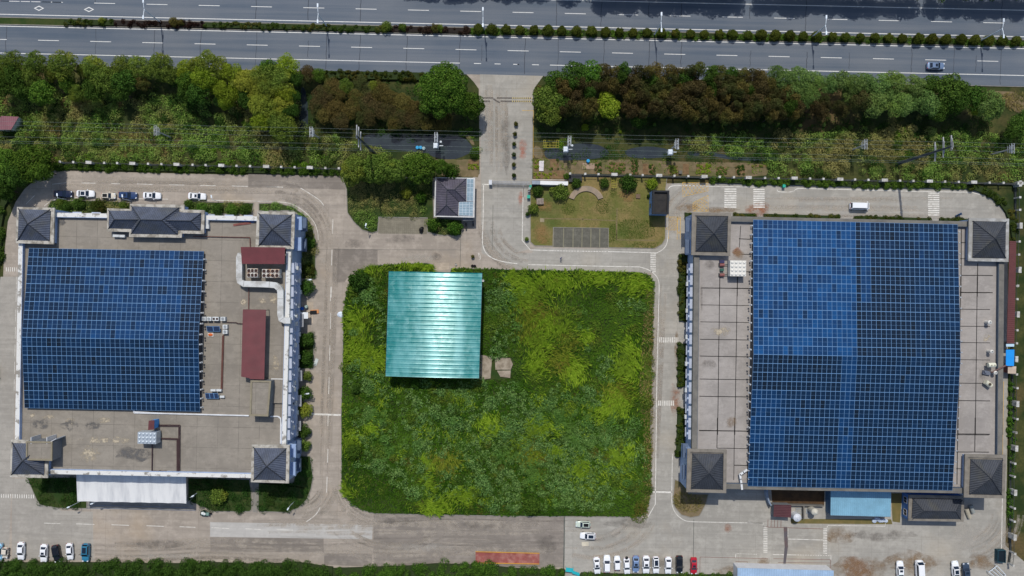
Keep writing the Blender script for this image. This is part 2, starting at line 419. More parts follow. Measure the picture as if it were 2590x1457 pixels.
# single slabs poured at other times
mb = MB()
for pts in ([d1(-430, 955), d1(1060, 980), d1(1055, 1113), d1(-430, 1090)],):
    mb.poly(PL(pts, 0.017))
structure(mb.build('bright_slab', CONC_L))
mb = MB()
for pts in ([b0(2275, 325), b1(800, 345), b1(812, 470), b0(2275, 450)], [d1(-430, 1092), d1(610, 1106), d1(612, 1232), d1(-430, 1225)], [d1(615, 1242), d1(1055, 1245), d1(1055, 1365), d1(615, 1345)],
            [d1(1068, 885), d2(465, 905), d2(455, 1370), d1(1068, 1365)], [b1(700, 1010), b1(1105, 1018), b1(1105, 1165), b1(870, 1225), b1(800, 1320), b1(690, 1320)]):
    mb.poly(PL(pts, 0.0155))
structure(mb.build('dark_slab', CONC_D))
mb = MB(); mb.poly(PL([c0(5, 0), c0(165, 0), c0(125, 1449), (20, 1457), (-30, 1457), (-30, 895)], 0.012)); mb.poly(PL([d0(-60, 560), d0(245, 555), d0(560, 850), d0(850, 860), d0(860, 1310), d0(110, 1290), d0(110, 700), d0(-60, 690)], 0.0125))
structure(mb.build('grey_slab', slabs('grey_concrete', lin(163, 158, 149), 5.0, 5.0, 0.03, 0.75, 0.05, 0.15)))

# tyre marks: faint curved ribbons
def track_mat(name, c, k):
    t = NT(name, 0.95, 0, 0.15); t.color(c); t.set(t.b.inputs['Alpha'], t.math('MULTIPLY', t.ramp(t.noise(0.35, 6.0, rough=0.75), 0.4, 0.62), k)); return t.m
TYRE = track_mat('tyre_dust', lin(190, 180, 166), .38); TYRED = track_mat('tyre_rubber', lin(112, 105, 97), .2)
def arc(cx, cy, r, t0, t1, n=22, ex=1.0): return [(cx + r * ex * math.cos(RAD(t0 + (t1 - t0) * i / n)), cy + r * math.sin(RAD(t0 + (t1 - t0) * i / n))) for i in range(n + 1)]
lightm = MB(); darkm = MB(); rng = random.Random(11); zc = [0]
def marks(path_fn, count, spread, w=(0.16, 0.75), dark=0.3):
    for _ in range(int(count * 2.2)):
        o = rng.uniform(-spread, spread); pts = path_fn(o)
        a = rng.randrange(0, len(pts) // 3); b = rng.randrange(len(pts) * 2 // 3, len(pts))
        zc[0] = (zc[0] + 1) % 40
        (darkm if rng.random() < dark else lightm).ribbon(PL(pts[a:b + 1], 0.0185 + zc[0] * 0.0001), rng.uniform(*w))
marks(lambda o: arc(705, 605, 125 + o, -95, 10), 16, 26)
marks(lambda o: arc(760, 1225, 70 + o, 0, 88), 16, 24)
marks(lambda o: arc(960, 1215, 100 + o, 178, 92), 16, 24)
marks(lambda o: [(650 + 30 * i, 1345 + o + 3 * math.sin(i * .5 + o)) for i in range(28)], 26, 60, dark=.25)
marks(lambda o: arc(1000, 1290, 110 + o, 150, 40, ex=1.6), 14, 25, dark=.25)
marks(lambda o: arc(1345, 560, 110 + o, 180, 95), 18, 28, dark=.25)
marks(lambda o: arc(1500, 1290, 95 + o, 110, 15, ex=1.3), 10, 30, dark=.25)
marks(lambda o: arc(2440, 1290, 110 + o, 5, 85), 14, 40, dark=.25)
marks(lambda o: arc(1800, 590, 110 + o, 180, 265), 12, 30, dark=.25)
marks(lambda o: [(842 + o * .4 - i * .9, 600 + 24 * i) for i in range(28)], 12, 40, dark=.25)
marks(lambda o: [(1255 + o * .9, 215 + 13 * i) for i in range(18)], 14, 30, (0.3, 0.9), dark=.25)
marks(lambda o: [(1672 + o * .5 - i, 720 + 22 * i) for i in range(24)], 8, 24, (0.3, 0.9), dark=.25)
marks(lambda o: [(1900 + 30 * i, 525 + o * .7) for i in range(18)], 12, 40, dark=.25)
marks(lambda o: [(150 + 30 * i, 463 + o * .7 + .02 * 30 * i) for i in range(20)], 12, 24, dark=.25)
marks(lambda o: [(240 + 25 * i, 1390 + o * .7 + 4 * math.sin(i * .4)) for i in range(22)], 20, 40, (0.2, .7), dark=.25)
for m_, mt, nm in ((lightm, TYRE, 'dust_tracks'), (darkm, TYRED, 'tyre_tracks')):
    o = m_.build(nm, mt); o['kind'] = 'stuff'

# rust and mud stains on the paving
stains = MB(); rng = random.Random(3)
def blob(t, x, y, rx, ry, z=0.023):
    pts = [t(x + rx * math.cos(a) * rng.uniform(.6, 1.1), y + ry * math.sin(a) * rng.uniform(.6, 1.1)) for a in [2 * math.pi * i / 18 for i in range(18)]]
    return PL(smoothpts(pts, 1), z)
def stain_mat(name, c, k=0.75, scale=0.45, lo=.36, hi=.64):
    t = NT(name, 0.95, 0, 0.15); t.color(c)
    t.m.surface_render_method = 'BLENDED' if hasattr(t.m, 'surface_render_method') else None
    oc = t.n('ShaderNodeTexCoord').outputs['Generated']
    gr = t.n('ShaderNodeVectorMath', operation='DISTANCE'); t.l(oc, gr.inputs[0]); gr.inputs[1].default_value = (0.5, 0.5, 0.5)
    fall = t.ramp(t.math('ADD', gr.outputs['Value'], t.ramp(t.noise(scale * .6, 4.0), .3, .7, -.2, .2)), 0.2, 0.5, 1, 0)
    t.set(t.b.inputs['Alpha'], t.math('MULTIPLY', t.math('MULTIPLY', fall, t.ramp(t.noise(scale, 8.0, rough=0.78), lo, hi)), k)); return t.m
RUST = stain_mat('rust_stain', lin(160, 98, 62)); REDP = stain_mat('red_dust', lin(196, 118, 92), 0.7); MUD = stain_mat('mud_stain', lin(140, 116, 88), 0.8); PALEST = stain_mat('pale_dust', lin(190, 184, 174), 0.6, .6); TANST = stain_mat('bare_lawn', lin(156, 124, 82), 0.9, .5); DARKST = stain_mat('dark_stain', lin(116, 110, 103), 0.5)
for t, x, y, rx, ry, mt in ((b3, 105, 655, 150, 85, RUST), (b3, -250, 655, 200, 40, MUD), (a2, 80, 1335, 55, 75, REDP), (a2, 80, 1420, 45, 50, REDP), (d2, 1965, 1010, 45, 55, RUST), (d3, 1000, 1385, 190, 120, RUST), (d3, 1050, 1370, 380, 160, MUD), (d3, 860, 1080, 160, 110, MUD), (d3, 1500, 1330, 300, 130, MUD), (d3, 1250, 1080, 350, 70, DARKST), (d2, 300, 1150, 150, 90, DARKST), (d2, 1300, 1330, 380, 80, DARKST), (d2, 1100, 960, 300, 60, DARKST), (d3, 2150, 1330, 170, 110, MUD), (d3, 2040, 1100, 200, 200, PALEST), (d0, 600, 1230, 300, 60, PALEST), (d0, 1400, 1150, 400, 60, DARKST), (d0, 1500, 1270, 400, 45, PALEST), (b1, 600, 1120, 40, 40, PALEST), (d1, 1500, 1180, 350, 50, PALEST), (d1, 1300, 940, 250, 40, DARKST), (d1, 2000, 1000, 300, 50, DARKST), (b1, 900, 960, 120, 60, DARKST), (b1, 1500, 1100, 300, 60, PALEST), (b2, 250, 870, 90, 110, TANST), (b2, 270, 620, 130, 70, TANST), (b2, 1050, 520, 110, 60, TANST),
                            (c2, 1480, 1130, 60, 190, RUST), (c2, 1490, 700, 25, 260, MUD), (b1, 2415, 540, 35, 110, REDP), (d2, 1990, 1400, 200, 60, MUD), (d3, 140, 1330, 90, 60, MUD), (a1, 2280, 1290, 60, 350, DARKST), (b2, 1600, 640, 120, 50, MUD), (b1, 1640, 1090, 70, 50, DARKST), (b1, 1360, 930, 220, 50, DARKST)):
    m = MB(); m.poly(blob(t, x, y, rx, ry, .136 if mt is TANST else .0225 + .00004 * len(stains.v))); stains.v.append(0); structure(m.build('ground_stain', mt))

# ---------------------------------------------------------------- yard markings
mk = MB(); my = MB(); ZM = 0.0265
def line(pts, w=0.14, b=None, z=ZM): (b or mk).ribbon(PL(pts, z), w)
def dashes(pts, w, n, frac=0.6, b=None):
    for i in range(n):
        u0 = i / n; u1 = u0 + frac / n
        q = [(pts[0][0] + (pts[1][0] - pts[0][0]) * u, pts[0][1] + (pts[1][1] - pts[0][1]) * u) for u in (u0, u1)]; line(q, w, b)
for seg in ((480, 420, 605, 407), (745, 408, 875, 411), (1020, 413, 1100, 417), (1255, 417, 1400, 422), (1548, 425, 1690, 428), (1835, 431, 1978, 434), (2125, 436, 2270, 440), (2435, 444, 2536, 447)):
    line([b0(seg[0], seg[1]), b0(seg[2], seg[3])], 0.13)
for y0, y1 in ((740, 875), (1020, 1165), (1360, 1490)): line([b1(696 - (y0 - 740) * .03, y0), b1(695 - (y1 - 740) * .03, y1)], 0.14)
for y0, y1 in ((90, 190), (335, 480), (625, 770), (920, 1075), (1270, 1370)): line([c1(684 - y0 * .025, y0), c1(684 - y1 * .025, y1)], 0.14)
for y0, y1 in ((285, 410), (540, 685)): line([d1(650 - (y0 - 285) * .03, y0), d1(650 - (y1 - 285) * .03, y1)], 0.15)
line(smoothpts([b1(400, 455), b1(500, 515), b1(580, 570), b1(612, 615)], 2, False), 0.17)
line(smoothpts([d1(452, 952), d1(520, 905), d1(560, 860), d1(578, 820)], 2, False), 0.17)
line([b1(80, 443), b1(240, 447)], 0.14)
line([b0(665, 542), b0(1540, 557)], 0.13); line([b0(1880, 566), b0(2530, 578)], 0.13)
line(smoothpts([b1(-30, 577), b1(200, 580), b1(330, 600), b1(450, 680), b1(530, 770), b1(560, 870), b1(560, 930)], 2, False), 0.13)
line(smoothpts([b0(520, 552), b0(440, 590), b0(405, 622)], 2, False), 0.13); line([b0(240, 600), b0(320, 520)], 0.13)
for i, (xa, ya, xb, yb) in enumerate(((405, 964, 553, 969), (698, 971, 864, 976), (1022, 979, 1182, 985), (1343, 988, 1500, 994), (1645, 997, 1790, 1003), (1938, 1006, 2102, 1013), (2250, 1016, 2388, 1022))): line([d0(xa, ya), d0(xb, yb)], 0.15)
line([d1(182, 1024), d1(332, 1028)], 0.13)
for y in (0, 120, 300, 460, 620, 780, 940): line([c0(152 - y * .022, y), c0(152 - (y + 110) * .022, y + 110)], 0.1)
line([c1(500, 1258), c1(778, 1268)], 0.45)
for i in range(6): line([b0(58 + 19 * i, 1182), b0(58 + 19 * i, 1220)], 0.2)
for i in range(16): line([d0(-8 + 21 * i, 697 + i * .4), d0(-8 + 21 * i, 732 + i * .4)], 0.22)
# entrance lines
line(smoothpts([b1(2076, 420), b1(2072, 800), b1(2062, 950), b1(2085, 1040), b1(2150, 1100), b1(2270, 1135), b1(2385, 1148)], 2, False), 0.2)
line([b1(2065, 421), b1(2148, 424)], 0.28)
line([b2(85, 430), b2(75, 935), b2(150, 1022), b2(365, 1030)], 0.18); line([b2(860, 1038), b2(1150, 1044), b2(1310, 1050)], 0.18)
dashes([b2(370, 1030), b2(855, 1038)], 0.18, 19, 0.78)
line(smoothpts([b2(1310, 1050), b2(1380, 1010), b2(1412, 940), b2(1415, 700)], 2, False), 0.18)
line([b2(130, 1157), b2(640, 1168), b2(1150, 1178)], 0.18)
line(smoothpts([b2(1150, 1178), b2(1230, 1200), b2(1300, 1250), b2(1330, 1310), b2(1330, 1400)], 2, False), 0.18)
line([b2(1330, 1400), c2(1325, 300), c2(1310, 900), d2(1297, 600), d2(1295, 790), d2(1230, 905)], 0.17)
line(smoothpts([d2(1452, 330), d2(1445, 700), d2(1446, 800), d2(1480, 880), d2(1560, 945), d2(1640, 952)], 2, False), 0.15); line([d2(1640, 952), d2(2280, 965), d2(2286, 1000)], 0.15)
line([d2(1256, 678), d2(1450, 682)], 0.42)
line(smoothpts([b2(1415, 465), b2(1425, 445), b2(1460, 433), b2(1560, 433)], 2, False), 0.18); line([b2(1560, 433), b2(2230, 448)], 0.16)
line(smoothpts([b3(272, 470), b3(285, 492), b3(420, 492), b3(450, 460), b3(500, 459)], 1, False), 0.16)
line([b3(500, 459), b3(1640, 488), b3(2050, 494)], 0.17); line(smoothpts([b3(2050, 494), b3(2200, 530), b3(2310, 610), b3(2370, 710)], 2, False), 0.13)
line([d3(2342, -50), d3(2342, 335)], 0.11, my); line([d3(2338, 735), d3(2330, 1205)], 0.16); line([c3(2350, 960), c3(2343, 1449)], 0.11, my)
def zebra(t, x0, x1, y0, y1, n, vert=False, w=0.35):
    for i in range(n):
        u = (i + .5) / n
        if vert: line([t(x0 + (x1 - x0) * u, y0), t(x0 + (x1 - x0) * u, y1)], w, zeb)
        else: line([t(x0, y0 + (y1 - y0) * u), t(x1, y0 + (y1 - y0) * u)], w, zeb)
zeb = MB()
zebra(b2, 1928, 2038, 455, 640, 9, w=.32); zebra(b2, 2193, 2297, 458, 640, 9, w=.32); zebra(b3, 1657, 1760, 492, 712, 11, w=.3)
zebra(b2, 1250, 1300, 1052, 1230, 11, w=.22); zebra(c2, 1328, 1510, 555, 603, 11, True, .25); zebra(c2, 1318, 1470, 1135, 1182, 9, True, .25)
zebra(d3, 148, 185, 1000, 1238, 15, w=.2); zebra(d3, 695, 732, 1010, 1250, 16, w=.2)
structure(zeb.build('crosswalk_markings', WORN_PAINT))
line([d3(0, 960), d3(147, 965), d3(148, 1000)], 0.13); line([d3(730, 1005), d3(740, 985), d3(1265, 993), d3(1265, 965)], 0.13)
line([d3(375, 1110), d3(692, 1119)], 0.16); dashes([d3(375, 1015), d3(372, 1100)], 0.12, 6, .55)
line([d3(235, 1252), d3(450, 1256)], 0.14); dashes([d3(460, 1256), d3(740, 1262)], 0.12, 12, .6); line([d3(740, 1262), d3(768, 1262), d3(766, 1298)], 0.16)
dashes([d2(2040, 1244), d2(2230, 1250)], 0.12, 13, .6); line([d2(2033, 1244), d2(2030, 1280)], 0.13)
line(smoothpts([b1(2035, 1105), b1(2045, 1112), b1(2052, 1080), b1(2024, 1040), b1(2038, 1095)], 1, False), 0.1)
structure(mk.build('yard_markings', WORN_PAINT))
# yellow hatched boxes
def hatch(q, n, w=0.1):
    """q: four corners; outline and crossing diagonals"""
    line(q + [q[0]], 0.13, my)
    def pt(u, v):
        a = (q[0][0] + (q[1][0] - q[0][0]) * u, q[0][1] + (q[1][1] - q[0][1]) * u); b = (q[3][0] + (q[2][0] - q[3][0]) * u, q[3][1] + (q[2][1] - q[3][1]) * u)
        return (a[0] + (b[0] - a[0]) * v, a[1] + (b[1] - a[1]) * v)
    asp = math.dist(q[1], q[2]) / math.dist(q[0], q[1])
    for i in range(-int(n * asp) - 1, n + int(n * asp) + 1):
        for sgn in (1, -1):
            pts = []
            for k in range(9):
                v = k / 8; u = i / n + sgn * v * asp
                if 0 <= u <= 1: pts.append(pt(u, v))
            if len(pts) > 1: line(pts, w, my)
hatch([b2(1545, 403), b2(1782, 408), b2(1780, 668), b2(1545, 660)][:2] + [b2(1780, 480), b2(1545, 535)], 7)
hatch([b2(1640, 590), b2(1780, 520), b2(1780, 668), b2(1640, 668)], 4)
hatch([b2(1382, 700), b2(1418, 700), b2(1416, 920), b2(1382, 920)], 1); hatch([b2(1495, 720), b2(1527, 720), b2(1524, 925), b2(1495, 925)], 1); hatch([b2(1420, 720), b2(1500, 720), b2(1500, 840), b2(1420, 840)], 3, .06)
line([a2(75, 1012), a2(178, 1014), a2(178, 1130)], 0.14, my); line([b2(86, 450), b2(84, 540)], 0.12, my); line([a2(178, 1130), a2(176, 1449)], 0.08, my)
structure(my.build('yellow_markings', YELLOW_PAINT))
REDLINE = plain('red_paving_line', lin(120, 84, 76), 0.9)
mr = MB()
for pts in ([d3(170, 1000), d3(700, 1018)], [d3(190, 930), d3(188, 1000)], [d3(220, 930), d3(218, 1002)], [d3(250, 935), d3(248, 1003)], [d3(280, 935), d3(278, 1004)], [d3(310, 940), d3(308, 1005)]): line(pts, 0.12, mr)
for pts in ([d2(1705, 1275), d2(2330, 1290)], [d2(1705, 1275), d2(1703, 1420)], [d3(240, 1290), d3(765, 1300)], [d3(280, 1325), d3(765, 1330)], [d3(763, 1300), d3(760, 1395)], [d2(2030, 1315), d2(2140, 1318), d2(2138, 1380)]): line(pts, 0.1, mr)
structure(mr.build('paving_joint_lines', REDLINE))
mb = MB()
for x, y0, y1 in ((b1(2163, 0)[0], 610, 1020), (b1(1868, 0)[0], 880, 1180)): mb.ribbon(PL([(x, 350 + y0 / Z7), (x - 2, 350 + y1 / Z7)], 0.024), 0.10)
mb.ribbon(PL([d2(462, 900), d2(460, 1150), d2(455, 1390)], 0.024), 0.32); mb.ribbon(PL([d2(1648, 930), d2(1643, 1275)], 0.024), 0.14); mb.ribbon(PL([b1(540, 1020), b1(1870, 1022)], 0.024), 0.07); mb.ribbon(PL([b1(2070, 728), b1(2430, 730)], 0.024), 0.05)
structure(mb.build('expansion_joints', plain('joint_filler', lin(98, 100, 94), 0.9, var=.3)))

# ---------------------------------------------------------------- water: ditch and pond north of the works
def water_mat():
    t = NT('ditch_water', 0.06, 0, 0.5); t.color(t.mix(t.ramp(t.noise(0.3, 4.0), .4, .65), lin(42, 50, 57), lin(52, 62, 64)))
    t.bump(t.noise(1.8, 3.0), 0.08, 0.05); return t.m
WATER = water_mat()
for pts in ([a1(960, 1240), a1(1100, 1225), a1(1500, 1235), a1(1800, 1235), a1(1900, 1265), a1(1960, 1320), a1(1985, 1380), a1(1900, 1430), a1(1800, 1465), a1(1640, 1450), a1(1550, 1400), a1(1400, 1390), a1(1000, 1340)],
            [a1(400, 810), a1(430, 790), a1(462, 900), a1(470, 1080), a1(460, 1200), a1(380, 1180), a1(395, 950)],
            [a2(265, 1375), a2(400, 1345), a2(560, 1310), a2(760, 1320), a2(850, 1365), a2(880, 1410), a2(800, 1450), a2(560, 1470), a2(300, 1470)],
            [a2(1000, 1375), a2(1200, 1335), a2(1400, 1360), a2(1460, 1400), a2(1400, 1440), a2(1200, 1455), a2(1040, 1440)], [a2(1580, 1390), a2(1710, 1400), a2(1700, 1430), a2(1600, 1425)],
            [b2(1700, 110), b2(2060, 170), b2(2300, 190), b2(2290, 215), b2(1900, 190)]):
    mb = MB(); mb.poly(PL(smoothpts(pts, 2), 0.03)); structure(mb.build('pond', WATER))
mb = MB()
for pts in ([b1(1610, 190), b1(1740, 180), b1(1860, 200), b1(1900, 190), b1(2035, 200), b1(2035, 360), b1(1990, 352), b1(1640, 350), b1(1700, 260)], [a1(1880, 1230), a1(1960, 1240), a1(2000, 1330), a1(1970, 1330), a1(1940, 1280)], [a2(180, 1330), a2(250, 1350), a2(270, 1449), a2(180, 1449)],
            [b2(170, 170), b2(460, 210), b2(1060, 190), b2(1500, 215), b2(2300, 225), b2(2340, 290), b2(2300, 355), b2(1660, 345), b2(500, 318), b2(460, 375), b2(170, 365)], [a3(2150, 830), a3(2536, 845), a3(2536, 1060), a3(2420, 1000), a3(2300, 880)], [a0(755, 600), a0(840, 600), a0(830, 660), a0(760, 650)], [a0(480, 780), a0(600, 790), a0(610, 860), a0(500, 850)]):
    mb.poly(PL(smoothpts(pts, 1), 0.02))
structure(mb.build('bare_earth', DRYSOIL))

# ---------------------------------------------------------------- garden beds with kerbs
BEDS = {}
def bed(key, pts, top=SOIL, smooth=0, kerb=0.18, h=0.12, name='garden_bed', kmat=KERB):
    if smooth: pts = smoothpts(pts, smooth)
    o = PL(pts); i = offset_poly(o, kerb)
    mb = MB(); mb.ring(o, i, 0.0, h, 0); structure(mb.build(name + '_kerb', kmat))
    mb = MB(); mb.poly([Vector((p.x, p.y, h - 0.02)) for p in i]); structure(mb.build(name, top)); BEDS[key] = i
bed('meadow', [(915, 684), (932, 675), (951, 670), (1080, 664), (1096, 668), (1100, 686), (1137, 690), (1140, 678), (1174, 678), (1350, 682), (1617, 687), (1642, 695), (1655, 715), (1653, 750), (1650, 893), (1646, 1100), (1645, 1236), (1642, 1278), (1634, 1297),
               (1615, 1308), (1424, 1307), (1340, 1307), (948, 1300), (915, 1291), (888, 1274), (868, 1244), (863, 1210), (862, 1057), (868, 810), (872, 755), (884, 712), (898, 695)], h=0.13)
bed('gate_garden', [(865, 449), (1060, 449), (1095, 452), (1098, 550), (1169, 556), (1169, 596), (1114, 596), (1080, 588), (1080, 552), (959, 550), (956, 586), (942, 590), (915, 582), (893, 560), (878, 538), (876, 480)])
LAWN = patchy('dry_lawn', lin(108, 108, 56), lin(138, 120, 78), 0.16, 0.42, 0.58, 0.95, c3=lin(80, 96, 44))
bed('lawn', [(1341, 468), (1430, 474), (1440, 446), (1688, 448), (1684, 478), (1683, 604), (1675, 618), (1656, 629), (1538, 627), (1538, 578), (1400, 576), (1399, 623), (1352, 622), (1341, 612)], top=LAWN, kerb=0.14)
bed('north_beds', [b0(470, 565), b0(960, 570), b0(1200, 585), b0(1190, 690), b0(500, 690), b0(430, 640)])
bed('north_bed_east', [b0(1690, 575), b0(2330, 590), b0(2310, 700), b0(1690, 690)])
bed('corner_bed', [b0(2370, 592), b1(190, 590), b1(330, 625), b1(440, 700), b1(510, 800), b1(540, 930), b1(540, 1290), b1(380, 1290), b1(380, 700), b1(330, 665), b0(2370, 665)])
bed('tree_bed', [c1(380, 520), c1(525, 510), c1(520, 845), c1(375, 845)])
bed('south_west_bed', [d0(245, 545), d0(330, 740), d0(370, 800), d0(540, 830), d0(800, 832), d0(800, 540)])
bed('south_bed', [d0(1720, 545), d0(2290, 560), d0(2308, 690), d0(2310, 840), d0(2290, 860), d0(1960, 860), d0(1720, 760)])
bed('south_east_bed', [d0(2365, 580), d0(2365, 840), d0(2380, 860), d1(270, 868), d1(380, 830), d1(460, 750), d1(500, 650), d1(518, 540), d1(490, 345), d1(390, 345), d1(330, 590), d1(0, 590)])
bed('dry_bed', [d2(1470, 560), d2(1580, 600), d2(1600, 690), d2(1785, 695), d2(1760, 790), d2(1700, 900), d2(1620, 915), d2(1530, 890), d2(1470, 820), d2(1455, 740)], top=DRYSOIL)
# paving set into the garden edge and the lawn
PAV = slabs('grass_pavers', lin(138, 132, 116), 0.5, 0.5, 0.06, 0.6, 0.12, 0.2)
mb = MB(); mb.poly(PL([b1(1125, 722), b1(1558, 735), b1(1556, 878), b1(1110, 872)], 0.02)); structure(mb.build('grass_paving', PAV))
PAVD = slabs('dark_pavers', lin(106, 104, 94), 0.4, 0.8, 0.06, 0.7, 0.12, 0.3)
mb = MB(); mb.poly(PL([b2(362, 818), b2(866, 826), b2(862, 1003), b2(360, 996)], 0.02)); structure(mb.build('parking_paving', PAVD))
mb = MB()
for x in (455, 543, 625, 706, 787): mb.ribbon(PL([b2(x, 822), b2(x - 3, 1000)], 0.026), 0.22)
mb.ribbon(PL([b2(362, 816), b2(866, 824)], 0.026), 0.2); mb.ribbon(PL([b2(362, 816), b2(360, 996)], 0.026), 0.2)
structure(mb.build('parking_bay_lines', plain('pale_kerb_line', lin(132, 128, 106), 0.9)))
EDGE = plain('lawn_edging', lin(126, 112, 82), 0.9)
mb = MB()
for pts in ([b2(240, 735), b2(630, 740), b2(935, 755), b2(940, 930), b2(1295, 935)], [b2(945, 640), b2(940, 930)], [b2(630, 725), b2(632, 760)]): mb.ribbon(PL(pts, 0.115), 0.22)
structure(mb.build('lawn_path', EDGE))
# soil court, apron and path south of the east hall
mb = MB(); mb.poly(PL([d3(215, 600), d3(710, 600), d3(705, 800), d3(230, 795)], 0.016)); structure(mb.build('soil_court', patchy('brown_litter', lin(92, 70, 48), lin(66, 52, 38), 0.6, 0.4, 0.62, 0.95)))
mb = MB(); mb.poly(PL([d3(400, 925), d3(1320, 930), d3(1330, 975), d3(400, 968)], 0.017)); mb.poly(PL([d3(1320, 690), d3(1420, 690), d3(1400, 960), d3(1330, 950)], 0.0165)); structure(mb.build('mossy_edge', patchy('mossy_ground', lin(122, 108, 66), lin(104, 98, 58), 0.5, 0.4, 0.6)))
mb = MB(); mb.prism(PL([d3(333, 1000), d3(366, 1000), d3(373, 1180), d3(352, 1335), d3(330, 1335), d3(342, 1180)]), 0, 0.035); structure(mb.build('drain_cover_strip', patchy('drain_plates', lin(92, 88, 92), lin(112, 86, 78), 0.15, .4, .6)))
mb = MB(); mb.poly(PL([d0(805, 700), d0(1700, 710), d0(1800, 845), d0(800, 830)], 0.016)); structure(mb.build('canopy_apron', slabs('apron_concrete', lin(150, 148, 144), 4, 4, .04, .7)))
mb = MB(); mb.poly(PL([d0(2312, 600), d0(2362, 600), d0(2362, 870), d0(2315, 862)], 0.0165)); structure(mb.build('garden_path', KERB))
mb = MB(); mb.poly(PL([c1(385, 228), c1(517, 230), c1(513, 428), c1(380, 425)], 0.0165)); mb.poly(PL([b1(1630, 1140), b1(1760, 1140), b1(1760, 1200), b1(1640, 1215)], 0.0175)); structure(mb.build('pale_pad', slabs('pad_concrete', lin(186, 172, 154), 2, 2, .03, .8)))
mb = MB()
for q in ([c1(2045, 715), c1(2155, 730), c1(2140, 930), c1(2040, 945)], [c1(2180, 735), c1(2320, 745), c1(2345, 800), c1(2325, 850), c1(2185, 850)], [c1(2200, 860), c1(2325, 858), c1(2320, 925), c1(2230, 915)]): mb.prism(PL(q), 0.05, 0.35)
structure(mb.build('ruined_floor_slab', patchy('weathered_slab', lin(168, 156, 138), lin(128, 116, 98), .6, .4, .6)))

# ---------------------------------------------------------------- building materials
def tile_mat(name, col, pitch=0.42):
    t = NT(name, 0.55, 0, 0.4)
    geo = t.n('ShaderNodeNewGeometry'); sp = t.n('ShaderNodeSeparateXYZ'); t.l(geo.outputs['True Normal'], sp.inputs[0])
    pp = t.n('ShaderNodeSeparateXYZ'); t.l(t.mapped(rot=ROT), pp.inputs[0])
    ax = t.math('ABSOLUTE', sp.outputs[0]); ay = t.math('ABSOLUTE', sp.outputs[1])
    isx = t.math('GREATER_THAN', ax, ay)
    u = t.math('ADD', t.math('MULTIPLY', pp.outputs[1], isx), t.math('MULTIPLY', pp.outputs[0], t.math('SUBTRACT', 1.0, isx)))
    w = t.math('SINE', t.math('MULTIPLY', u, 2 * math.pi / pitch))
    c = t.mix(t.ramp(t.noise(0.5, 6.0, rough=.7), 0.38, 0.62), mul(col, 0.78), mul(col, 1.25)); c = t.mix(t.ramp(t.noise(.25, 5.0, vec=t.mapped(loc=(5, 60, 0))), .52, .66, 0, .5), c, mul(lin(96, 94, 78), .8))
    c = t.mix(t.ramp(w, -1, -0.2, 0.65, 0), c, mul(col, 0.3))
    c = t.mix(t.ramp(t.noise(6, 2.0), 0.4, 0.7, 0, .3), c, mul(col, 1.5))
    t.color(c); t.bump(w, 0.6, 0.08); return t.m
TILE_L = tile_mat('blue_grey_roof_tile', lin(82, 89, 105)); TILE_R = tile_mat('charcoal_roof_tile', lin(60, 64, 72)); TILE_G = tile_mat('violet_grey_roof_tile', lin(90, 86, 98))
RIDGE = plain('ridge_tile', lin(50, 54, 62), 0.6)
FLAKY = patchy('flaking_white_paint', lin(222, 222, 218), lin(132, 126, 116), 0.55, 0.53, 0.6, 0.9, 8.0)
DIRTYWHITE = patchy('weathered_cornice', lin(190, 186, 176), lin(128, 122, 110), 0.7, 0.44, 0.6, 0.9, 7.0)
GREYCONC = patchy('grey_parapet', lin(124, 121, 114), lin(100, 98, 94), 0.4, 0.4, 0.65, 0.9, 6.0)
CREAMCOR = patchy('grey_cornice', lin(138, 132, 122), lin(112, 107, 100), 0.6, 0.4, 0.65, 0.9, 6.0)
BLUEWALL = plain('pale_blue_wall', lin(150, 172, 205), 0.75, var=0.12)
NAVYWALL = plain('slate_blue_wall', lin(92, 108, 132), 0.75, var=0.14)
WHITEWALL = plain('white_wall', lin(205, 207, 210), 0.75, var=0.1)
GLASS = plain('dark_window_glass', lin(34, 50, 70), 0.08, 0.0, 0.6, var=.2)
HOOD = plain('pale_window_hood', lin(176, 184, 200), 0.7, var=.1)
DARKROOF = patchy('bitumen_roof', lin(58, 56, 54), lin(44, 43, 43), 0.8, 0.4, 0.6, 0.85)
TANWALL = plain('tan_parapet', lin(140, 132, 112), 0.85, var=.15)
SHADEWALL = plain('grey_render_wall', lin(118, 122, 126), 0.85, var=.15)

def roof_slab_mat(name, col, sx, sy, jw, jc, patches):
    t = NT(name, 0.9, 0, 0.2)
    v = t.mapped(rot=ROT); br = t.n('ShaderNodeTexBrick'); br.offset = 0; t.l(v, br.inputs[0]); br.inputs['Scale'].default_value = 1
    br.inputs['Brick Width'].default_value = sx; br.inputs['Row Height'].default_value = sy; br.inputs['Mortar Size'].default_value = jw; br.inputs['Mortar Smooth'].default_value = .2; br.inputs['Bias'].default_value = 0
    br.inputs['Color1'].default_value = mul(col, .95); br.inputs['Color2'].default_value = mul(col, 1.05); br.inputs['Mortar'].default_value = mul(col, jc)
    c = t.mix(t.ramp(t.noise(.09, 5.0), .42, .6, 0, .8), br.outputs['Color'], mul(col, .74))
    c = t.mix(t.ramp(t.noise(.5, 6.0, rough=.7), .48, .62, 0, .5), c, mul(col, 1.2)); c = t.mix(t.ramp(t.noise(1.0, 6.0, vec=t.mapped(scale=(.4, 1, 1), loc=(9, 4, 0)), rough=.75), .5, .66, 0, .55), c, mul(col, .68))
    c = t.mix(t.ramp(t.noise(3.5, 3.0), .3, .7, 0, .3), c, mul(col, .75))
    t.color(c); return t.m
ROOF_L = roof_slab_mat('screed_roof', lin(146, 139, 128), 5.0, 5.0, 0.05, .45, True)
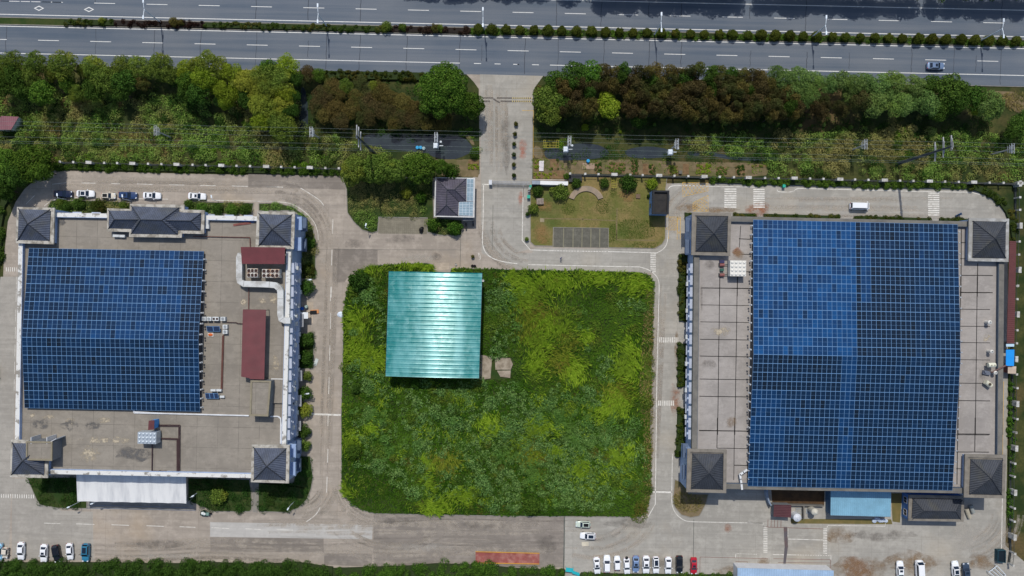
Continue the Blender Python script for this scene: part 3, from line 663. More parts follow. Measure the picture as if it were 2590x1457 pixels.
ROOF_R = roof_slab_mat('pale_screed_roof', lin(164, 158, 152), 20, 20, 0.0, 1, False)
PEEL_L = stain_mat('bare_screed_patch', lin(184, 172, 150), 1.0, 0.9, .46, .56); PEEL_D = stain_mat('old_bitumen_patch', lin(104, 103, 102), .85, 0.5, .42, .58)

def hip_pts(mb, base, apex, mi=0, ridge=None):
    """base: 4 points, apex: 1 point"""
    mb.add(base + [apex], [(0, 1, 4), (1, 2, 4), (2, 3, 4), (3, 0, 4)], mi)
def ridges(name, segs, parent, r=0.13):
    mb = MB()
    for a, b in segs: mb.cyl(a + Vector((0, 0, .03)), b + Vector((0, 0, .03)), r, r, 6)
    mb.build(name, RIDGE, parent)
def tower(parent, corn, zc, roof, apex, za, wall_m, corn_m, tile_m, z_base=0.0, inset=0.35):
    o = PL(corn, zc)
    mb = MB(); w = offset_poly(o, inset); mb.prism(w, z_base, zc - 0.35); tw = mb.build('tower', wall_m, parent)
    i = offset_poly(o, 0.75)
    mb = MB(); mb.ring(o, i, zc - 0.42, zc); mb.prism(o, zc - 0.424, zc - 0.42, top=False, bottom=True); mb.poly([Vector((p.x, p.y, zc - 0.3)) for p in i])
    mb.build('cornice', corn_m, tw)
    b = PL(roof, zc - 0.12); ap = P(apex[0], apex[1], za)
    mb = MB(); hip_pts(mb, b, ap); mb.prism([Vector((p.x, p.y, 0)) for p in b], zc - 0.28, zc - 0.12, top=False); mb.build('tile_roof', tile_m, tw)
    ridges('hip_ridge', [(q, ap) for q in b], tw)
    return tw
def window_mesh(w=1.5, h=1.5):
    f = MB(); g = MB()
    for s in (-1, 1): f.box((s * w / 2, 0.05, 0), (.09, .1, h)); f.box((0, .05, s * h / 2), (w + .09, .1, .09))
    f.box((0, 0.05, 0), (.06, .08, h - .09)); g.box((0, .02, 0), (w, .04, h))
    hd = MB(); hd.box((0, .32, h / 2 + .2), (w + .5, .64, .1)); pass
    return f, g, hd
def local_mesh(mb, name, mat):
    me = bpy.data.meshes.new(name); me.from_pydata([tuple(v) for v in mb.v], [], mb.f)
    for m in (mat if isinstance(mat, (list, tuple)) else [mat]): me.materials.append(m)
    if isinstance(mat, (list, tuple)) and len(mat) > 1: me.polygons.foreach_set('material_index', mb.mi)
    me.update(); return me
_f, _g, _h = window_mesh()
WIN_F = local_mesh(_f, 'window', plain('white_window_frame', lin(205, 208, 212), 0.5)); WIN_G = local_mesh(_g, 'pane', GLASS); WIN_H = local_mesh(_h, 'window_hood', HOOD)
def inst(name, me, parent, loc, rotz=0.0, scale=None, rot=None):
    o = bpy.data.objects.new(name, me); COL.objects.link(o); o.parent = parent
    pl = OFS.get(parent.name, Vector((0, 0, 0))) if parent is not None else Vector((0, 0, 0))
    o.location = Vector(loc) - pl; o.rotation_euler = rot if rot else (0, 0, rotz)
    if scale: o.scale = scale if hasattr(scale, '__len__') else (scale,) * 3
    OFS[o.name] = Vector(loc)
    return o
def add_window(parent, p, rotz, hood=True, scale=1.0):
    o = inst('window', WIN_F, parent, p, rotz, scale)
    for nm, me in (('pane', WIN_G),) + ((('window_hood', WIN_H),) if hood else ()):
        c = bpy.data.objects.new(nm, me); COL.objects.link(c); c.parent = o
    return o
def wall_windows(parent, p0, p1, n, zs, outward, hood=True, scale=1.0, skip=()):
    p0 = Vector(p0); p1 = Vector(p1); d = (p1 - p0); rz = math.atan2(outward[1], outward[0]) - math.pi / 2
    ow = Vector((outward[0], outward[1], 0)).normalized() * 0.02
    for z in zs:
        for i in range(n):
            if i in skip: continue
            p = p0 + d * ((i + .5) / n) + ow; add_window(parent, (p.x, p.y, z), rz, hood, scale)

# ---------------------------------------------------------------- WEST HALL (left building)
ZP, ZS = 10.2, 9.3
WH = empty('factory_hall', P(380, 870), 'west factory hall with a weathered flat roof and a peeling white parapet', 'factory building')
out = PL([(48, 536), (738, 549), (721, 1211), (36, 1197)], ZP)
body = MB(); body.prism(offset_poly(out, 0.12), 0, ZP - 0.2, top=False); wall_w = body.build('wall', BLUEWALL, WH)
inn = offset_poly(out, 1.0)
mb = MB(); mb.ring(out, inn, ZS - 0.3, ZP); mb.build('parapet', FLAKY, WH)
mb = MB(); mb.poly([Vector((p.x, p.y, ZS)) for p in offset_poly(out, 0.9)]); slab_w = mb.build('roof', ROOF_L, WH)
mb = MB()
li = offset_poly(inn, 0.0); mb.ring(offset_poly(inn, -0.004), offset_poly(inn, 0.08), ZS + .01, ZP + 0.02); mb.build('parapet_lining', plain('pale_blue_lining', lin(168, 186, 216), .8), WH)
for (t, x, y, rx, ry, m_) in ((d0, 360, 60, 140, 60, PEEL_D), (d0, 640, 70, 120, 60, PEEL_D), (d0, 850, 70, 120, 50, PEEL_D), (d0, 900, 200, 190, 45, PEEL_L), (d0, 820, 330, 120, 110, PEEL_L), (d0, 950, 20, 90, 40, PEEL_L), (d0, 650, 30, 60, 40, PEEL_L), (d0, 440, -10, 70, 30, PEEL_L), (d0, 300, -20, 40, 30, PEEL_L),
                              (d0, 1100, 210, 120, 40, PEEL_L), (c0, 2230, 240, 35, 60, PEEL_L), (c0, 2400, 220, 50, 40, PEEL_L), (b0, 560, 770, 60, 50, PEEL_D), (c1, 170, 800, 60, 100, PEEL_L), (c1, 140, 200, 60, 60, PEEL_L), (d0, 1250, 330, 200, 80, PEEL_D)):
    pts = [t(x + rx * math.cos(a) * rng.uniform(.5, 1.1), y + ry * math.sin(a) * rng.uniform(.5, 1.1)) for a in [2 * math.pi * i / 16 for i in range(16)]]
    m = MB(); m.poly(PL(pts, ZS + 0.012 + rng.random() * .01)); o = m.build('roof_patch', m_, WH)
TL = dict(wall_m=BLUEWALL, corn_m=DIRTYWHITE, tile_m=TILE_L)
tower(WH, [b0(155, 628), b0(499, 636), b0(491, 971), b0(143, 960)], 11.2, [b0(168, 642), b0(463, 650), b0(453, 944), b0(158, 940)], b0(252, 783), 13.8, **TL)
tower(WH, [b0(2356, 666), b1(349, 673), b1(336, 1015), b0(2340, 1005)], 11.2, [b1(16, 686), b1(326, 697), b1(316, 992), b1(13, 988)], b1(138, 833), 13.8, **TL)
sw = tower(WH, [d0(101, 200), d0(444, 210), d0(436, 551), d0(90, 542)], 11.2, [d0(112, 224), d0(412, 234), d0(402, 526), d0(102, 524)], d0(205, 396), 13.8, **TL)
tower(WH, [d0(2306, 246), d1(299, 249), d1(292, 600), d0(2298, 589)], 11.2, [d0(2322, 268), d1(272, 278), d1(264, 578), d0(2320, 574)], d1(87, 446), 13.8, **TL)
# central pavilion with a cross hipped roof
cp = [b0(982, 640), b0(1192, 648), b0(1190, 602), b0(1690, 608), b0(1688, 652), b0(1873, 658), b0(1868, 876), b0(1667, 872), b0(1664, 911), b0(1182, 903), b0(1184, 858), b0(980, 852)]
o = PL(cp, 11.2); mb = MB(); mb.prism(offset_poly(o, .3), ZS - 1, 10.85); pav = mb.build('pavilion', BLUEWALL, WH)
mb = MB(); mb.ring(o, offset_poly(o, .7), 10.78, 11.2); mb.prism(o, 10.776, 10.78, top=False, bottom=True); mb.poly([Vector((p.x, p.y, 10.9)) for p in offset_poly(o, .7)]); mb.build('cornice', DIRTYWHITE, pav)
zb = 11.1
B = [P(*b0(*q), zb) for q in ((1202, 617), (1640, 634), (1628, 884), (1200, 878))]; r0, r1 = P(*b0(1288, 746), 13.9), P(*b0(1482, 750), 13.9)
mb = MB(); mb.add(B + [r0, r1], [(0, 1, 5, 4), (1, 2, 5), (2, 3, 4, 5), (3, 0, 4)])
Lw = [P(*b0(*q), zb) for q in ((995, 657), (1225, 660), (1208, 832), (993, 829))]; l0 = P(*b0(1047, 745), 13.2); l1 = P(*b0(1290, 746), 13.2)
mb.add(Lw + [l0, l1], [(0, 1, 5, 4), (2, 3, 4, 5), (3, 0, 4)])
Rw = [P(*b0(*q), zb) for q in ((1635, 672), (1842, 686), (1836, 846), (1630, 842))]; q0 = P(*b0(1470, 752), 13.2); q1 = P(*b0(1748, 757), 13.2)
mb.add(Rw + [q0, q1], [(0, 1, 5, 4), (2, 3, 4, 5), (1, 2, 5)])
mb.build('tile_roof', TILE_L, pav)
ridges('hip_ridge', [(r0, r1), (B[0], r0), (B[3], r0), (B[1], r1), (B[2], r1), (l0, l1), (Lw[0], l0), (Lw[3], l0), (q0, q1), (Rw[1], q1), (Rw[2], q1)], pav, .11)
# stair block rising through the south-west tower
sb = PL([d0(240, 216), d0(477, 220), d0(475, 392), d0(238, 386)], 13.2)
mb = MB(); mb.prism(sb, 9.3, 13.1, top=False); stair = mb.build('stair_block', SHADEWALL, WH)
mb = MB(); mb.ring(offset_poly(sb, -0.05), offset_poly(sb, .3), 12.9, 13.2); mb.build('block_parapet', TANWALL, stair)
mb = MB(); mb.poly([Vector((p.x, p.y, 13.0)) for p in offset_poly(sb, .2)]); mb.build('block_roof', ROOF_L, stair)
for x in (285, 430):
    mb = MB(); a = P(*d0(x, 212), 13.0); mb.box((a.x, a.y + .1, 11.2), (.14, 1.6, 3.7)); mb.build('wall_fin', WHITEWALL, stair)
mb = MB(); a = P(*d0(480, 205), 13.0); mb.box((a.x + .2, a.y, 11.2), (1.6, .14, 3.7), .5); mb.build('wall_fin', WHITEWALL, stair)
# second stair block on the east side of the roof
sb = PL([c0(2297, 952), c0(2482, 957), c0(2456, 1279), c0(2288, 1274)], 12.6)
mb = MB(); mb.prism(sb, ZS - .1, 12.5, top=False); stair2 = mb.build('stair_block', SHADEWALL, WH)
mb = MB(); mb.ring(offset_poly(sb, -0.05), offset_poly(sb, .35), 12.3, 12.6); mb.build('block_parapet', TANWALL, stair2)
mb = MB(); mb.poly([Vector((p.x, p.y, 12.4)) for p in offset_poly(sb, .2)]); mb.build('block_roof', ROOF_L, stair2)
lo = PL([c1(133, 940), c1(240, 943), c1(232, 1160), c1(125, 1156)], 9.9)
mb = MB(); mb.prism(lo, ZS - .1, 9.9); mb.build('low_roof_step', ROOF_L, WH)
mb = MB()
for pts in ([c0(1228, 1210), c0(1232, 1246), c0(2280, 1272)], [c0(2480, 1280), c1(195, 1278), c1(222, 1300), d1(218, 235)], [c1(130, 937), c1(240, 939)]): mb.ribbon(PL(smoothpts(pts, 1, False), ZS + .32), .28)
for pts in ([c0(1228, 1210), c0(1232, 1246), c0(2280, 1272)], [c0(2480, 1280), c1(195, 1278), c1(222, 1300), d1(218, 235)]):
    q = PL(pts, ZS)
    for i in range(len(q) - 1):
        d = q[i + 1] - q[i]; c = (q[i] + q[i + 1]) / 2; mb.box((c.x, c.y, ZS + .15), (d.length, .26, .32), math.atan2(d.y, d.x))
mb.build('roof_upstand', plain('white_upstand', lin(214, 216, 218), .8), WH)
# east facade: two storeys of windows under hoods, low porch canopies
e0, e1 = offset_poly(out, .12)[1], offset_poly(out, .12)[2]
if e0.x < 0 and False: pass
pE = [Vector((p.x, p.y, 0)) for p in offset_poly(out, .12)]
E_N, E_S = max((p for p in pE if p.x > -60), key=lambda p: p.y), min((p for p in pE if p.x > -60), key=lambda p: p.y)
uN = E_N + (E_S - E_N) * .17; uS = E_N + (E_S - E_N) * .86
wall_windows(WH, uN, uS, 15, (2.2, 5.4, 8.2), (1, 0.02), True, 1.2)
d_ = (E_S - E_N)
for nm, zz, dep in (('floor_band', 6.9, .5), ('floor_band', 3.8, .7)):
    mb = MB(); c = (uN + uS) / 2; mb.box((c.x + dep / 2, c.y, zz), ((uS - uN).length, dep, .22), math.atan2(d_.y, d_.x)); mb.build(nm, plain('white_floor_band', lin(196, 206, 224), .75), WH)
for u, wd in ((.40, 3.2), (.62, 2.6), (.72, 2.8), (.82, 2.4)):
    p = E_N + d_ * u; mb = MB(); mb.box((p.x + .8, p.y, 3.0), (1.6, wd, .2)); pc = mb.build('porch_canopy', plain('grey_porch_slab', lin(150, 152, 156), .8), WH)
for u in (.02, .10, .90, .97):
    p = E_N + d_ * u
    for zz in (4.2, 8.4):
        mb = MB(); mb.box((p.x + 1.3, p.y, zz), (1.9, 3.2, .22)); mb.box((p.x + 2.2, p.y, zz + .45), (.14, 3.2, .9)); mb.build('balcony', NAVYWALL if zz < 5 else BLUEWALL, WH)
wall_windows(WH, pE[0] if pE[0].y > 0 else pE[3], E_N, 14, (2.2, 5.4), (0.02, 1), True, 1.1, skip=())

# ---------------------------------------------------------------- solar arrays
def glass_mat():
    t = NT('solar_glass', 0.12, 0, 0.5)
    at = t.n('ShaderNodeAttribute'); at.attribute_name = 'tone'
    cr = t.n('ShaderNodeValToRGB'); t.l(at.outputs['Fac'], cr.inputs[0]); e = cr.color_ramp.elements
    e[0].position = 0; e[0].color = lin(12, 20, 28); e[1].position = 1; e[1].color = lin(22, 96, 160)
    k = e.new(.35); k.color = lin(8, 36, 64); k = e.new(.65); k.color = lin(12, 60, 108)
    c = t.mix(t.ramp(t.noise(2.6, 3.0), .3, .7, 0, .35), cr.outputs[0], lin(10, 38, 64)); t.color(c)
    t.b.inputs['Coat Weight'].default_value = 0.35; t.b.inputs['Coat Roughness'].default_value = 0.08
    return t.m
PVGLASS = glass_mat(); PVFRAME = plain('anodised_frame', lin(102, 142, 184), 0.4, 0.0, 0.4, var=.06)  # frame blue is the sky's reflection put into the base colour
def bil(q, u, v): return (q[0] * (1 - u) + q[1] * u) * (1 - v) + (q[3] * (1 - u) + q[2] * u) * v
def solar_slope(parent, q, rows, cols, tone_fn, seed):
    """q: corners nw, ne, se, sw"""
    rg = random.Random(seed); nrm = ((q[1] - q[0]).cross(q[3] - q[0])).normalized()
    if nrm.z < 0: nrm = -nrm
    for r in range(rows):
        mb = MB(); att = []
        v0, v1 = r / rows, (r + 1) / rows
        quad = [bil(q, 0, v0), bil(q, 1, v0), bil(q, 1, v1), bil(q, 0, v1)]
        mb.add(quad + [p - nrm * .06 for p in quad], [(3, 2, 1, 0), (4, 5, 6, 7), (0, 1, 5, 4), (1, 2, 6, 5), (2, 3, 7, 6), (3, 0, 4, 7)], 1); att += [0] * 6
        W = (q[1] - q[0]).length / cols; Hh = (q[3] - q[0]).length / rows
        gu, gv, gm = .046 / W / cols, .07 / Hh / rows, .022 / Hh / rows
        for c in range(cols):
            tn = min(1, max(0, tone_fn(r, c, rows, cols) + rg.uniform(-.09, .09) - (.2 if rg.random() < .05 else 0)))  # tone mixes panel batches with sky reflections painted into the colour
            u0, u1 = c / cols + gu, (c + 1) / cols - gu; vm = (v0 + v1) / 2
            for va, vb in ((v0 + gv, vm - gm), (vm + gm, v1 - gv)):
                mb.add([bil(q, u, v) + nrm * .02 for u, v in ((u0, vb), (u1, vb), (u1, va), (u0, va))], [(0, 1, 2, 3)], 0); att.append(tn + rg.uniform(-.04, .04))
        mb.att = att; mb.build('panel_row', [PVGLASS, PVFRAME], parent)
FOOT = MB(); FOOT.cyl((0, 0, -.9), (0, 0, .1), .05, .05, 6); FOOT.lathe((0, 0, .1), [(.22, 0), (.2, .1), (.0, .16)], 8); FOOT.box((0, 0, -.9), (.4, .4, .1))
FOOT_ME = local_mesh(FOOT, 'support_foot', plain('galvanised_foot', lin(165, 170, 175), .5, .3))
def smooth_noise(seed):
    rg = np.random.default_rng(seed); g = rg.random((12, 12))
    def f(u, v):
        x, y = u * 10, v * 10; i, j = int(x), int(y); a, b = x - i, y - j
        return (g[j, i] * (1 - a) + g[j, i + 1] * a) * (1 - b) + (g[j + 1, i] * (1 - a) + g[j + 1, i + 1] * a) * b
    return f
sn = smooth_noise(4)
def build_array(name, label, ze, zr, nw, ne, rw, re, se, sw_, rn, rs, cols, tn, ts, base_parent, feet):
    A = empty(name, (P(*rw, 0) + P(*re, 0)) / 2 + Vector((0, 0, ze - .9)), label, 'solar array', 'rooftop solar arrays')
    N = [P(*nw, ze), P(*ne, ze), P(*re, zr), P(*rw, zr)]; Sq = [P(*rw, zr), P(*re, zr), P(*se, ze), P(*sw_, ze)]
    solar_slope(A, N, rn, cols, tn, 1); solar_slope(A, Sq, rs, cols, ts, 2)
    for (p0, p1, p2, n) in feet:
        pts = [P(*p0, ze), P(*p1, zr), P(*p2, ze)]
        for i in range(n):
            u = (i + .5) / n * 2; k = 0 if u < 1 else 1; p = pts[k].lerp(pts[k + 1], u - k); inst('support_foot', FOOT_ME, A, (p.x, p.y, p.z - .15))
    # the low pitched hall roof that carries the array
    mb = MB(); dz = Vector((0, 0, -.3)); eps = .25
    v = [p + dz for p in (N[0], N[1], N[2], N[3], Sq[2], Sq[3])]
    ins = lambda p, s: Vector((p.x + s * eps, p.y, p.z))
    v = [ins(v[0], 1), ins(v[1], -1), ins(v[2], -1), ins(v[3], 1), ins(v[4], -1), ins(v[5], 1)]
    lo = [Vector((p.x, p.y, ze - 2.2)) for p in v]
    mb.add(v + lo, [(0, 3, 2, 1), (3, 5, 4, 2), (0, 1, 7, 6), (5, 11, 10, 4), (1, 2, 8, 7), (2, 4, 10, 8), (3, 0, 6, 9), (5, 3, 9, 11)]); mb.build('monitor_roof', plain('dark_sheet_roof', lin(58, 62, 70), .6), base_parent)
    return A
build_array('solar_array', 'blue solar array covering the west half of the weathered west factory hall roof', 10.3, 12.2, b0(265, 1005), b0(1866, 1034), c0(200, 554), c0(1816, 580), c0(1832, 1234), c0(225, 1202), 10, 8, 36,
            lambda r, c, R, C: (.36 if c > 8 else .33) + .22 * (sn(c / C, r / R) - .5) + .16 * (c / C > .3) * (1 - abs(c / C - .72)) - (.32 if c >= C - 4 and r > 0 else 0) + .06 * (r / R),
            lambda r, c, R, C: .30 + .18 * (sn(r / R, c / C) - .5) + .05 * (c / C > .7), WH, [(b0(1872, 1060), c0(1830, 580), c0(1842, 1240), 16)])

# ---------------------------------------------------------------- EAST HALL (right building)
ZPR, ZSR = 8.0, 7.1
EH = empty('factory_hall', P(2150, 900), 'east factory hall with a pale jointed flat roof, charcoal tiled corner towers and grey parapet', 'factory building')
outR = PL([(1757, 545), (2541, 562), (2535, 1250), (1749, 1235)], ZPR)
mb = MB(); mb.prism(offset_poly(outR, .12), 0, ZPR - .2, top=False); mb.build('wall', BLUEWALL, EH)
innR = offset_poly(outR, 1.25)
mb = MB(); mb.ring(outR, innR, ZSR - .3, ZPR); mb.build('parapet', GREYCONC, EH)
mb = MB(); mb.ring(offset_poly(innR, -0.004), offset_poly(innR, .1), ZSR + .01, ZPR - .05); mb.build('parapet_lining', plain('slate_lining', lin(84, 96, 110), .85), EH)
mb = MB(); mb.poly([Vector((p.x, p.y, ZSR)) for p in offset_poly(outR, 1.1)]); mb.build('roof', ROOF_R, EH)
mb = MB(); mbE = MB(); zz = ZSR + .012
def seam(t, x0, y0, x1, y1, w=.18):
    a, b = t(x0, y0), t(x1, y1); n = 10
    (mbE if t in (b3, c3, d3) else mb).ribbon(PL([(a[0] + (b[0] - a[0]) * i / n + rng.uniform(-.15, .15), a[1] + (b[1] - a[1]) * i / n + rng.uniform(-.15, .15)) for i in range(n + 1)], zz), w * rng.uniform(.8, 1.2))
for y, x0 in ((920, 2060), (1060, 2070), (1220, 2080), (1370, 1720)): seam(b2, x0, y, 2180, y + 5)
for y in (103, 258, 413, 573, 727, 937, 1095, 1408): seam(c2, 1712 - y * .012, y, 2182 - y * .015, y + 7)
for y, x0 in ((117, 1700), (277, 1860), (433, 2020)): seam(d2, x0, y, 2150, y + 5)
seam(c2, 1886, 0, 1866, 1449); seam(c2, 2047, 0, 2024, 1449); seam(b2, 1887, 1240, 1885, 1449); seam(b2, 2050, 1260, 2046, 1449); seam(b2, 2078, 800, 2065, 1000)
seam(d2, 1864, 0, 1860, 275); seam(d2, 2022, 0, 2014, 570); seam(b3, 2112, 1145, 2108, 1449); seam(c3, 2108, 0, 2090, 1449); seam(d3, 2088, 0, 2085, 312)
seam(b3, 1962, 830, 1958, 1449); seam(c3, 1957, 0, 1930, 1449); seam(d3, 1930, 0, 1922, 610)
for y in (955, 1102, 1255, 1412): seam(b3, 1950, y, 2130 if y < 1150 else 2250, y + 2)
for y in (143, 297, 453, 603, 760, 975, 1135, 1440): seam(c3, 1950 - y * .012, y, 2225, y + 3)
for y in (155, 312, 465): seam(d3, 1915, y, 2215 if y < 400 else 1990, y + 2)
SEAM = plain('bitumen_seam', lin(52, 50, 48), .8); mb.build('roof_seam', SEAM, EH); mbE.build('roof_seam', SEAM, EH)
TR = dict(wall_m=BLUEWALL, corn_m=CREAMCOR, tile_m=TILE_R)
tower(EH, [b2(1632, 678), b2(1991, 684), b2(1982, 1078), b2(1625, 1068)], 8.9, [b2(1676, 714), b2(1961, 716), b2(1953, 1040), b2(1664, 1038)], b2(1832, 870), 11.2, **TR)
TR2 = dict(TR); TR2['corn_m'] = patchy('chalky_cornice', lin(206, 208, 208), lin(142, 140, 134), .12, .42, .52, .9, 4.0)
tower(EH, [b3(2032, 728), b3(2400, 736), b3(2394, 1132), b3(2025, 1124)], 8.9, [b3(2072, 756), b3(2376, 762), b3(2370, 1100), b3(2066, 1094)], b3(2276, 918), 11.2, **TR2)
tower(EH, [d2(1590, 284), d2(1950, 292), d2(1945, 690), d2(1580, 680)], 8.9, [d2(1634, 325), d2(1918, 330), d2(1914, 660), d2(1622, 654)], d2(1790, 508), 11.2, **TR)
tower(EH, [d3(1997, 333), d3(2371, 341), d3(2361, 739), d3(1986, 729)], 8.9, [d3(2048, 378), d3(2342, 385), d3(2332, 706), d3(2036, 703)], d3(2238, 557), 11.2, **TR)
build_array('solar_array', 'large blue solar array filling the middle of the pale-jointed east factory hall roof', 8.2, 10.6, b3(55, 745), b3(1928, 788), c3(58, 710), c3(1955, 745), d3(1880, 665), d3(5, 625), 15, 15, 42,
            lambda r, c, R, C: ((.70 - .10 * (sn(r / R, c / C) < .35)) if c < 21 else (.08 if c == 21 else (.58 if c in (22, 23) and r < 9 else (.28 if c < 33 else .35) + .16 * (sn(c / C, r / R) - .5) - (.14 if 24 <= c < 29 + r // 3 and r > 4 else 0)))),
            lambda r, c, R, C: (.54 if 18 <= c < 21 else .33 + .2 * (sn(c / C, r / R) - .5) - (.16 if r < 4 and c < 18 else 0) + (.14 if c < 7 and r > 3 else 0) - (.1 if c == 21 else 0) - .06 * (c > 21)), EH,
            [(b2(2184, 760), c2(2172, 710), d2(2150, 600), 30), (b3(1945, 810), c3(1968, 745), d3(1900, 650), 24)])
pW = [Vector((p.x, p.y, 0)) for p in offset_poly(outR, .12)]
W_N = max((p for p in pW if p.x < 60), key=lambda p: p.y); W_S = min((p for p in pW if p.x < 60), key=lambda p: p.y)
uN = W_N + (W_S - W_N) * .17; uS = W_N + (W_S - W_N) * .83
wall_windows(EH, uN, uS, 15, (2.2, 5.6), (-1, 0.02), True, 1.15)
mb = MB(); c = (uN + uS) / 2; mb.box((c.x - .25, c.y, 3.9), ((uS - uN).length, .5, .2), math.atan2((W_S - W_N).y, (W_S - W_N).x)); mb.build('floor_band', plain('pale_floor_band', lin(176, 192, 216), .75), EH)
for u in (.03, .11, .87, .95):
    p = W_N + (W_S - W_N) * u; mb = MB(); mb.box((p.x - 1.2, p.y, 5.6), (1.4, 3.4, .25)); mb.box((p.x - 1.85, p.y, 6.0), (.14, 3.4, .9)); mb.build('balcony', NAVYWALL, EH)

# ---------------------------------------------------------------- small buildings
# gatehouse
GH = empty('gatehouse', P(1150, 498), 'gatehouse with a violet-grey L-shaped tiled roof and a glazed strip beside the entrance road', 'gatehouse')
o = PL([b1(1632, 357), b1(1998, 362), b1(1992, 726), b1(1623, 718)], 4.0)
mb = MB(); mb.prism(offset_poly(o, .35), 0, 3.8); mb.build('wall', WHITEWALL, GH)
mb = MB(); mb.ring(o, offset_poly(o, .28), 3.6, 4.02); mb.poly([Vector((p.x, p.y, 3.84)) for p in offset_poly(o, .2)]); mb.prism(o, 3.596, 3.6, top=False, bottom=True); mb.build('cornice', plain('white_cornice', lin(206, 206, 204), .8), GH)
zb, zr = 4.05, 5.7
g = lambda x, y, z=zb: P(*b1(x, y), z)
A1, A2, A3, A4, A5, A6 = g(1642, 364), g(1920, 368), g(1917, 577), g(1848, 579), g(1843, 712), g(1636, 708)
R1, R2, R3 = g(1742, 470, zr), g(1810, 470, zr), g(1735, 612, zr)
mb = MB(); mb.add([A1, A2, A3, A4, A5, A6, R1, R2, R3], [(0, 6, 7, 1), (1, 7, 2), (2, 7, 6, 3), (3, 6, 8, 4), (4, 8, 5), (5, 8, 6, 0)]); mb.build('tile_roof', TILE_G, GH)
ridges('hip_ridge', [(A1, R1), (A2, R2), (R1, R2), (R1, R3), (A6, R3), (A5, R3), (R1, A4), (R2, A3)], GH, .09)
for q in ([g(1924, 372, 4.08), g(1984, 374, 4.08), g(1980, 572, 4.08), g(1922, 572, 4.08)], [g(1853, 586, 4.08), g(1980, 580, 4.08), g(1977, 708, 4.08), g(1850, 704, 4.08)]):
    mb = MB(); mb.poly(q); sk = mb.build('skylight', plain('pale_skylight_glass', lin(138, 160, 172), .2, 0, .4), GH)
    m2 = MB(); nu = 4 if abs(q[0].x - q[1].x) > 2.5 else 2; nv = 5
    for i in range(nu + 1): m2.cyl(bil(q, i / nu, 0), bil(q, i / nu, 1), .05, .05, 4)
    for i in range(nv + 1): m2.cyl(bil(q, 0, i / nv), bil(q, 1, i / nv), .05, .05, 4)
    m2.build('glazing_bar', plain('white_glazing_bar', lin(210, 220, 226), .5), sk)
gw = [Vector((p.x, p.y, 0)) for p in offset_poly(o, .35)]
south = sorted(gw, key=lambda p: p.y)[:2]; south.sort(key=lambda p: p.x); wall_windows(GH, south[0], south[1], 3, (1.7,), (0, -1), False)
east = sorted(gw, key=lambda p: -p.x)[:2]; east.sort(key=lambda p: p.y); wall_windows(GH, east[0], east[1], 3, (1.7,), (1, 0), False)
mb = MB(); p = P(*b1(1940, 742), 0); mb.box((p.x, p.y, 2.9), (2.6, 1.2, .15)); mb.build('door_canopy', SHADEWALL, GH)
# blue substation box with a sunken bitumen roof
SB = empty('substation', P(1672, 512), 'small blue windowless substation with a sunken black roof at the lawn corner', 'substation')
o = PL([b2(1271, 475), b2(1424, 478), b2(1419, 695), b2(1266, 691)], 4.8)
mb = MB(); mb.prism(offset_poly(o, .04), 0, 4.7, top=False); mb.build('wall', plain('mid_blue_wall', lin(112, 146, 192), .75), SB)
mb = MB(); mb.ring(o, offset_poly(o, .45), 4.1, 4.8); mb.build('parapet', plain('black_coping', lin(36, 38, 42), .7), SB)
mb = MB(); mb.poly([Vector((p.x, p.y, 4.2)) for p in offset_poly(o, .4)]); mb.build('roof', DARKROOF, SB)
mb = MB(); ow = offset_poly(o, .04); wl = min(ow, key=lambda p: p.x).x; cy = sum(p.y for p in ow) / 4; mb.box((wl - .02, cy - .6, 2.2), (.1, 1.0, 1.4)); mb.build('louvre', GLASS, SB)
mb = MB(); wr = max(ow, key=lambda p: p.x).x; mb.box((wr + .15, cy + 1.2, 2.0), (.5, 1.6, 3.4)); mb.build('cable_cabinet', SHADEWALL, SB)
# teal sheet-roofed warehouse in the meadow
TW = empty('warehouse', P(1098, 822), 'open warehouse under a big glossy teal ribbed sheet roof in the overgrown plot', 'warehouse')
zt = 6.0
def teal_mat():
    t = NT('teal_sheet', 0.25, 0.1, .6)
    sv = t.mapped(scale=(.35, 5.0, 1), rot=ROT)
    c = t.mix(t.ramp(t.noise(1.0, 5.0, vec=sv, rough=.7), .35, .65), lin(14, 112, 112), lin(34, 136, 134))
    c = t.mix(t.ramp(t.noise(.5, 6.0, rough=.75), .54, .7, 0, .5), c, lin(150, 200, 198))
    c = t.mix(t.ramp(t.noise(.25, 4.0, vec=t.mapped(scale=(1, .4, 1), loc=(20, 0, 0))), .45, .62, 0, .5), c, lin(116, 182, 184)); t.color(c)
    t.set(t.b.inputs['Roughness'], t.ramp(t.noise(.8, 4.0), .3, .7, .18, .27)); return t.m
q = [P(*b1(1208, 1218), zt), P(*b1(2063, 1234), zt), P(*c1(2034, 930), zt), P(*c1(1179, 911), zt)]
mb = MB(); nv, nu = 24 * 44, 10
for j in range(nv + 1):
    ph = 2 * math.pi * j / 44
    z = 0.034 * (max(0, math.cos(ph)) ** 2) + .0115 * math.cos(ph * 5)
    for i in range(nu + 1):
        p = bil(q, i / nu, j / nv); mb.v.append((p.x, p.y, p.z + z + .55 * (1 - (2 * i / nu - 1) ** 2)))
for j in range(nv):
    for i in range(nu):
        a = j * (nu + 1) + i; mb.f.append((a + nu + 1, a + nu + 2, a + 1, a)); mb.mi.append(0)
mb.build('ribbed_roof', teal_mat(), TW, smooth=True)
STEEL = plain('dark_steel', lin(70, 78, 80), .5, .4)
for i in range(5):
    for s in (0.01, .99):
        p = bil(q, s, (i + .15) / 4.3); mb = MB(); mb.box((p.x, p.y, zt / 2), (.2, .2, zt - .1)); mb.build('post', STEEL, TW)
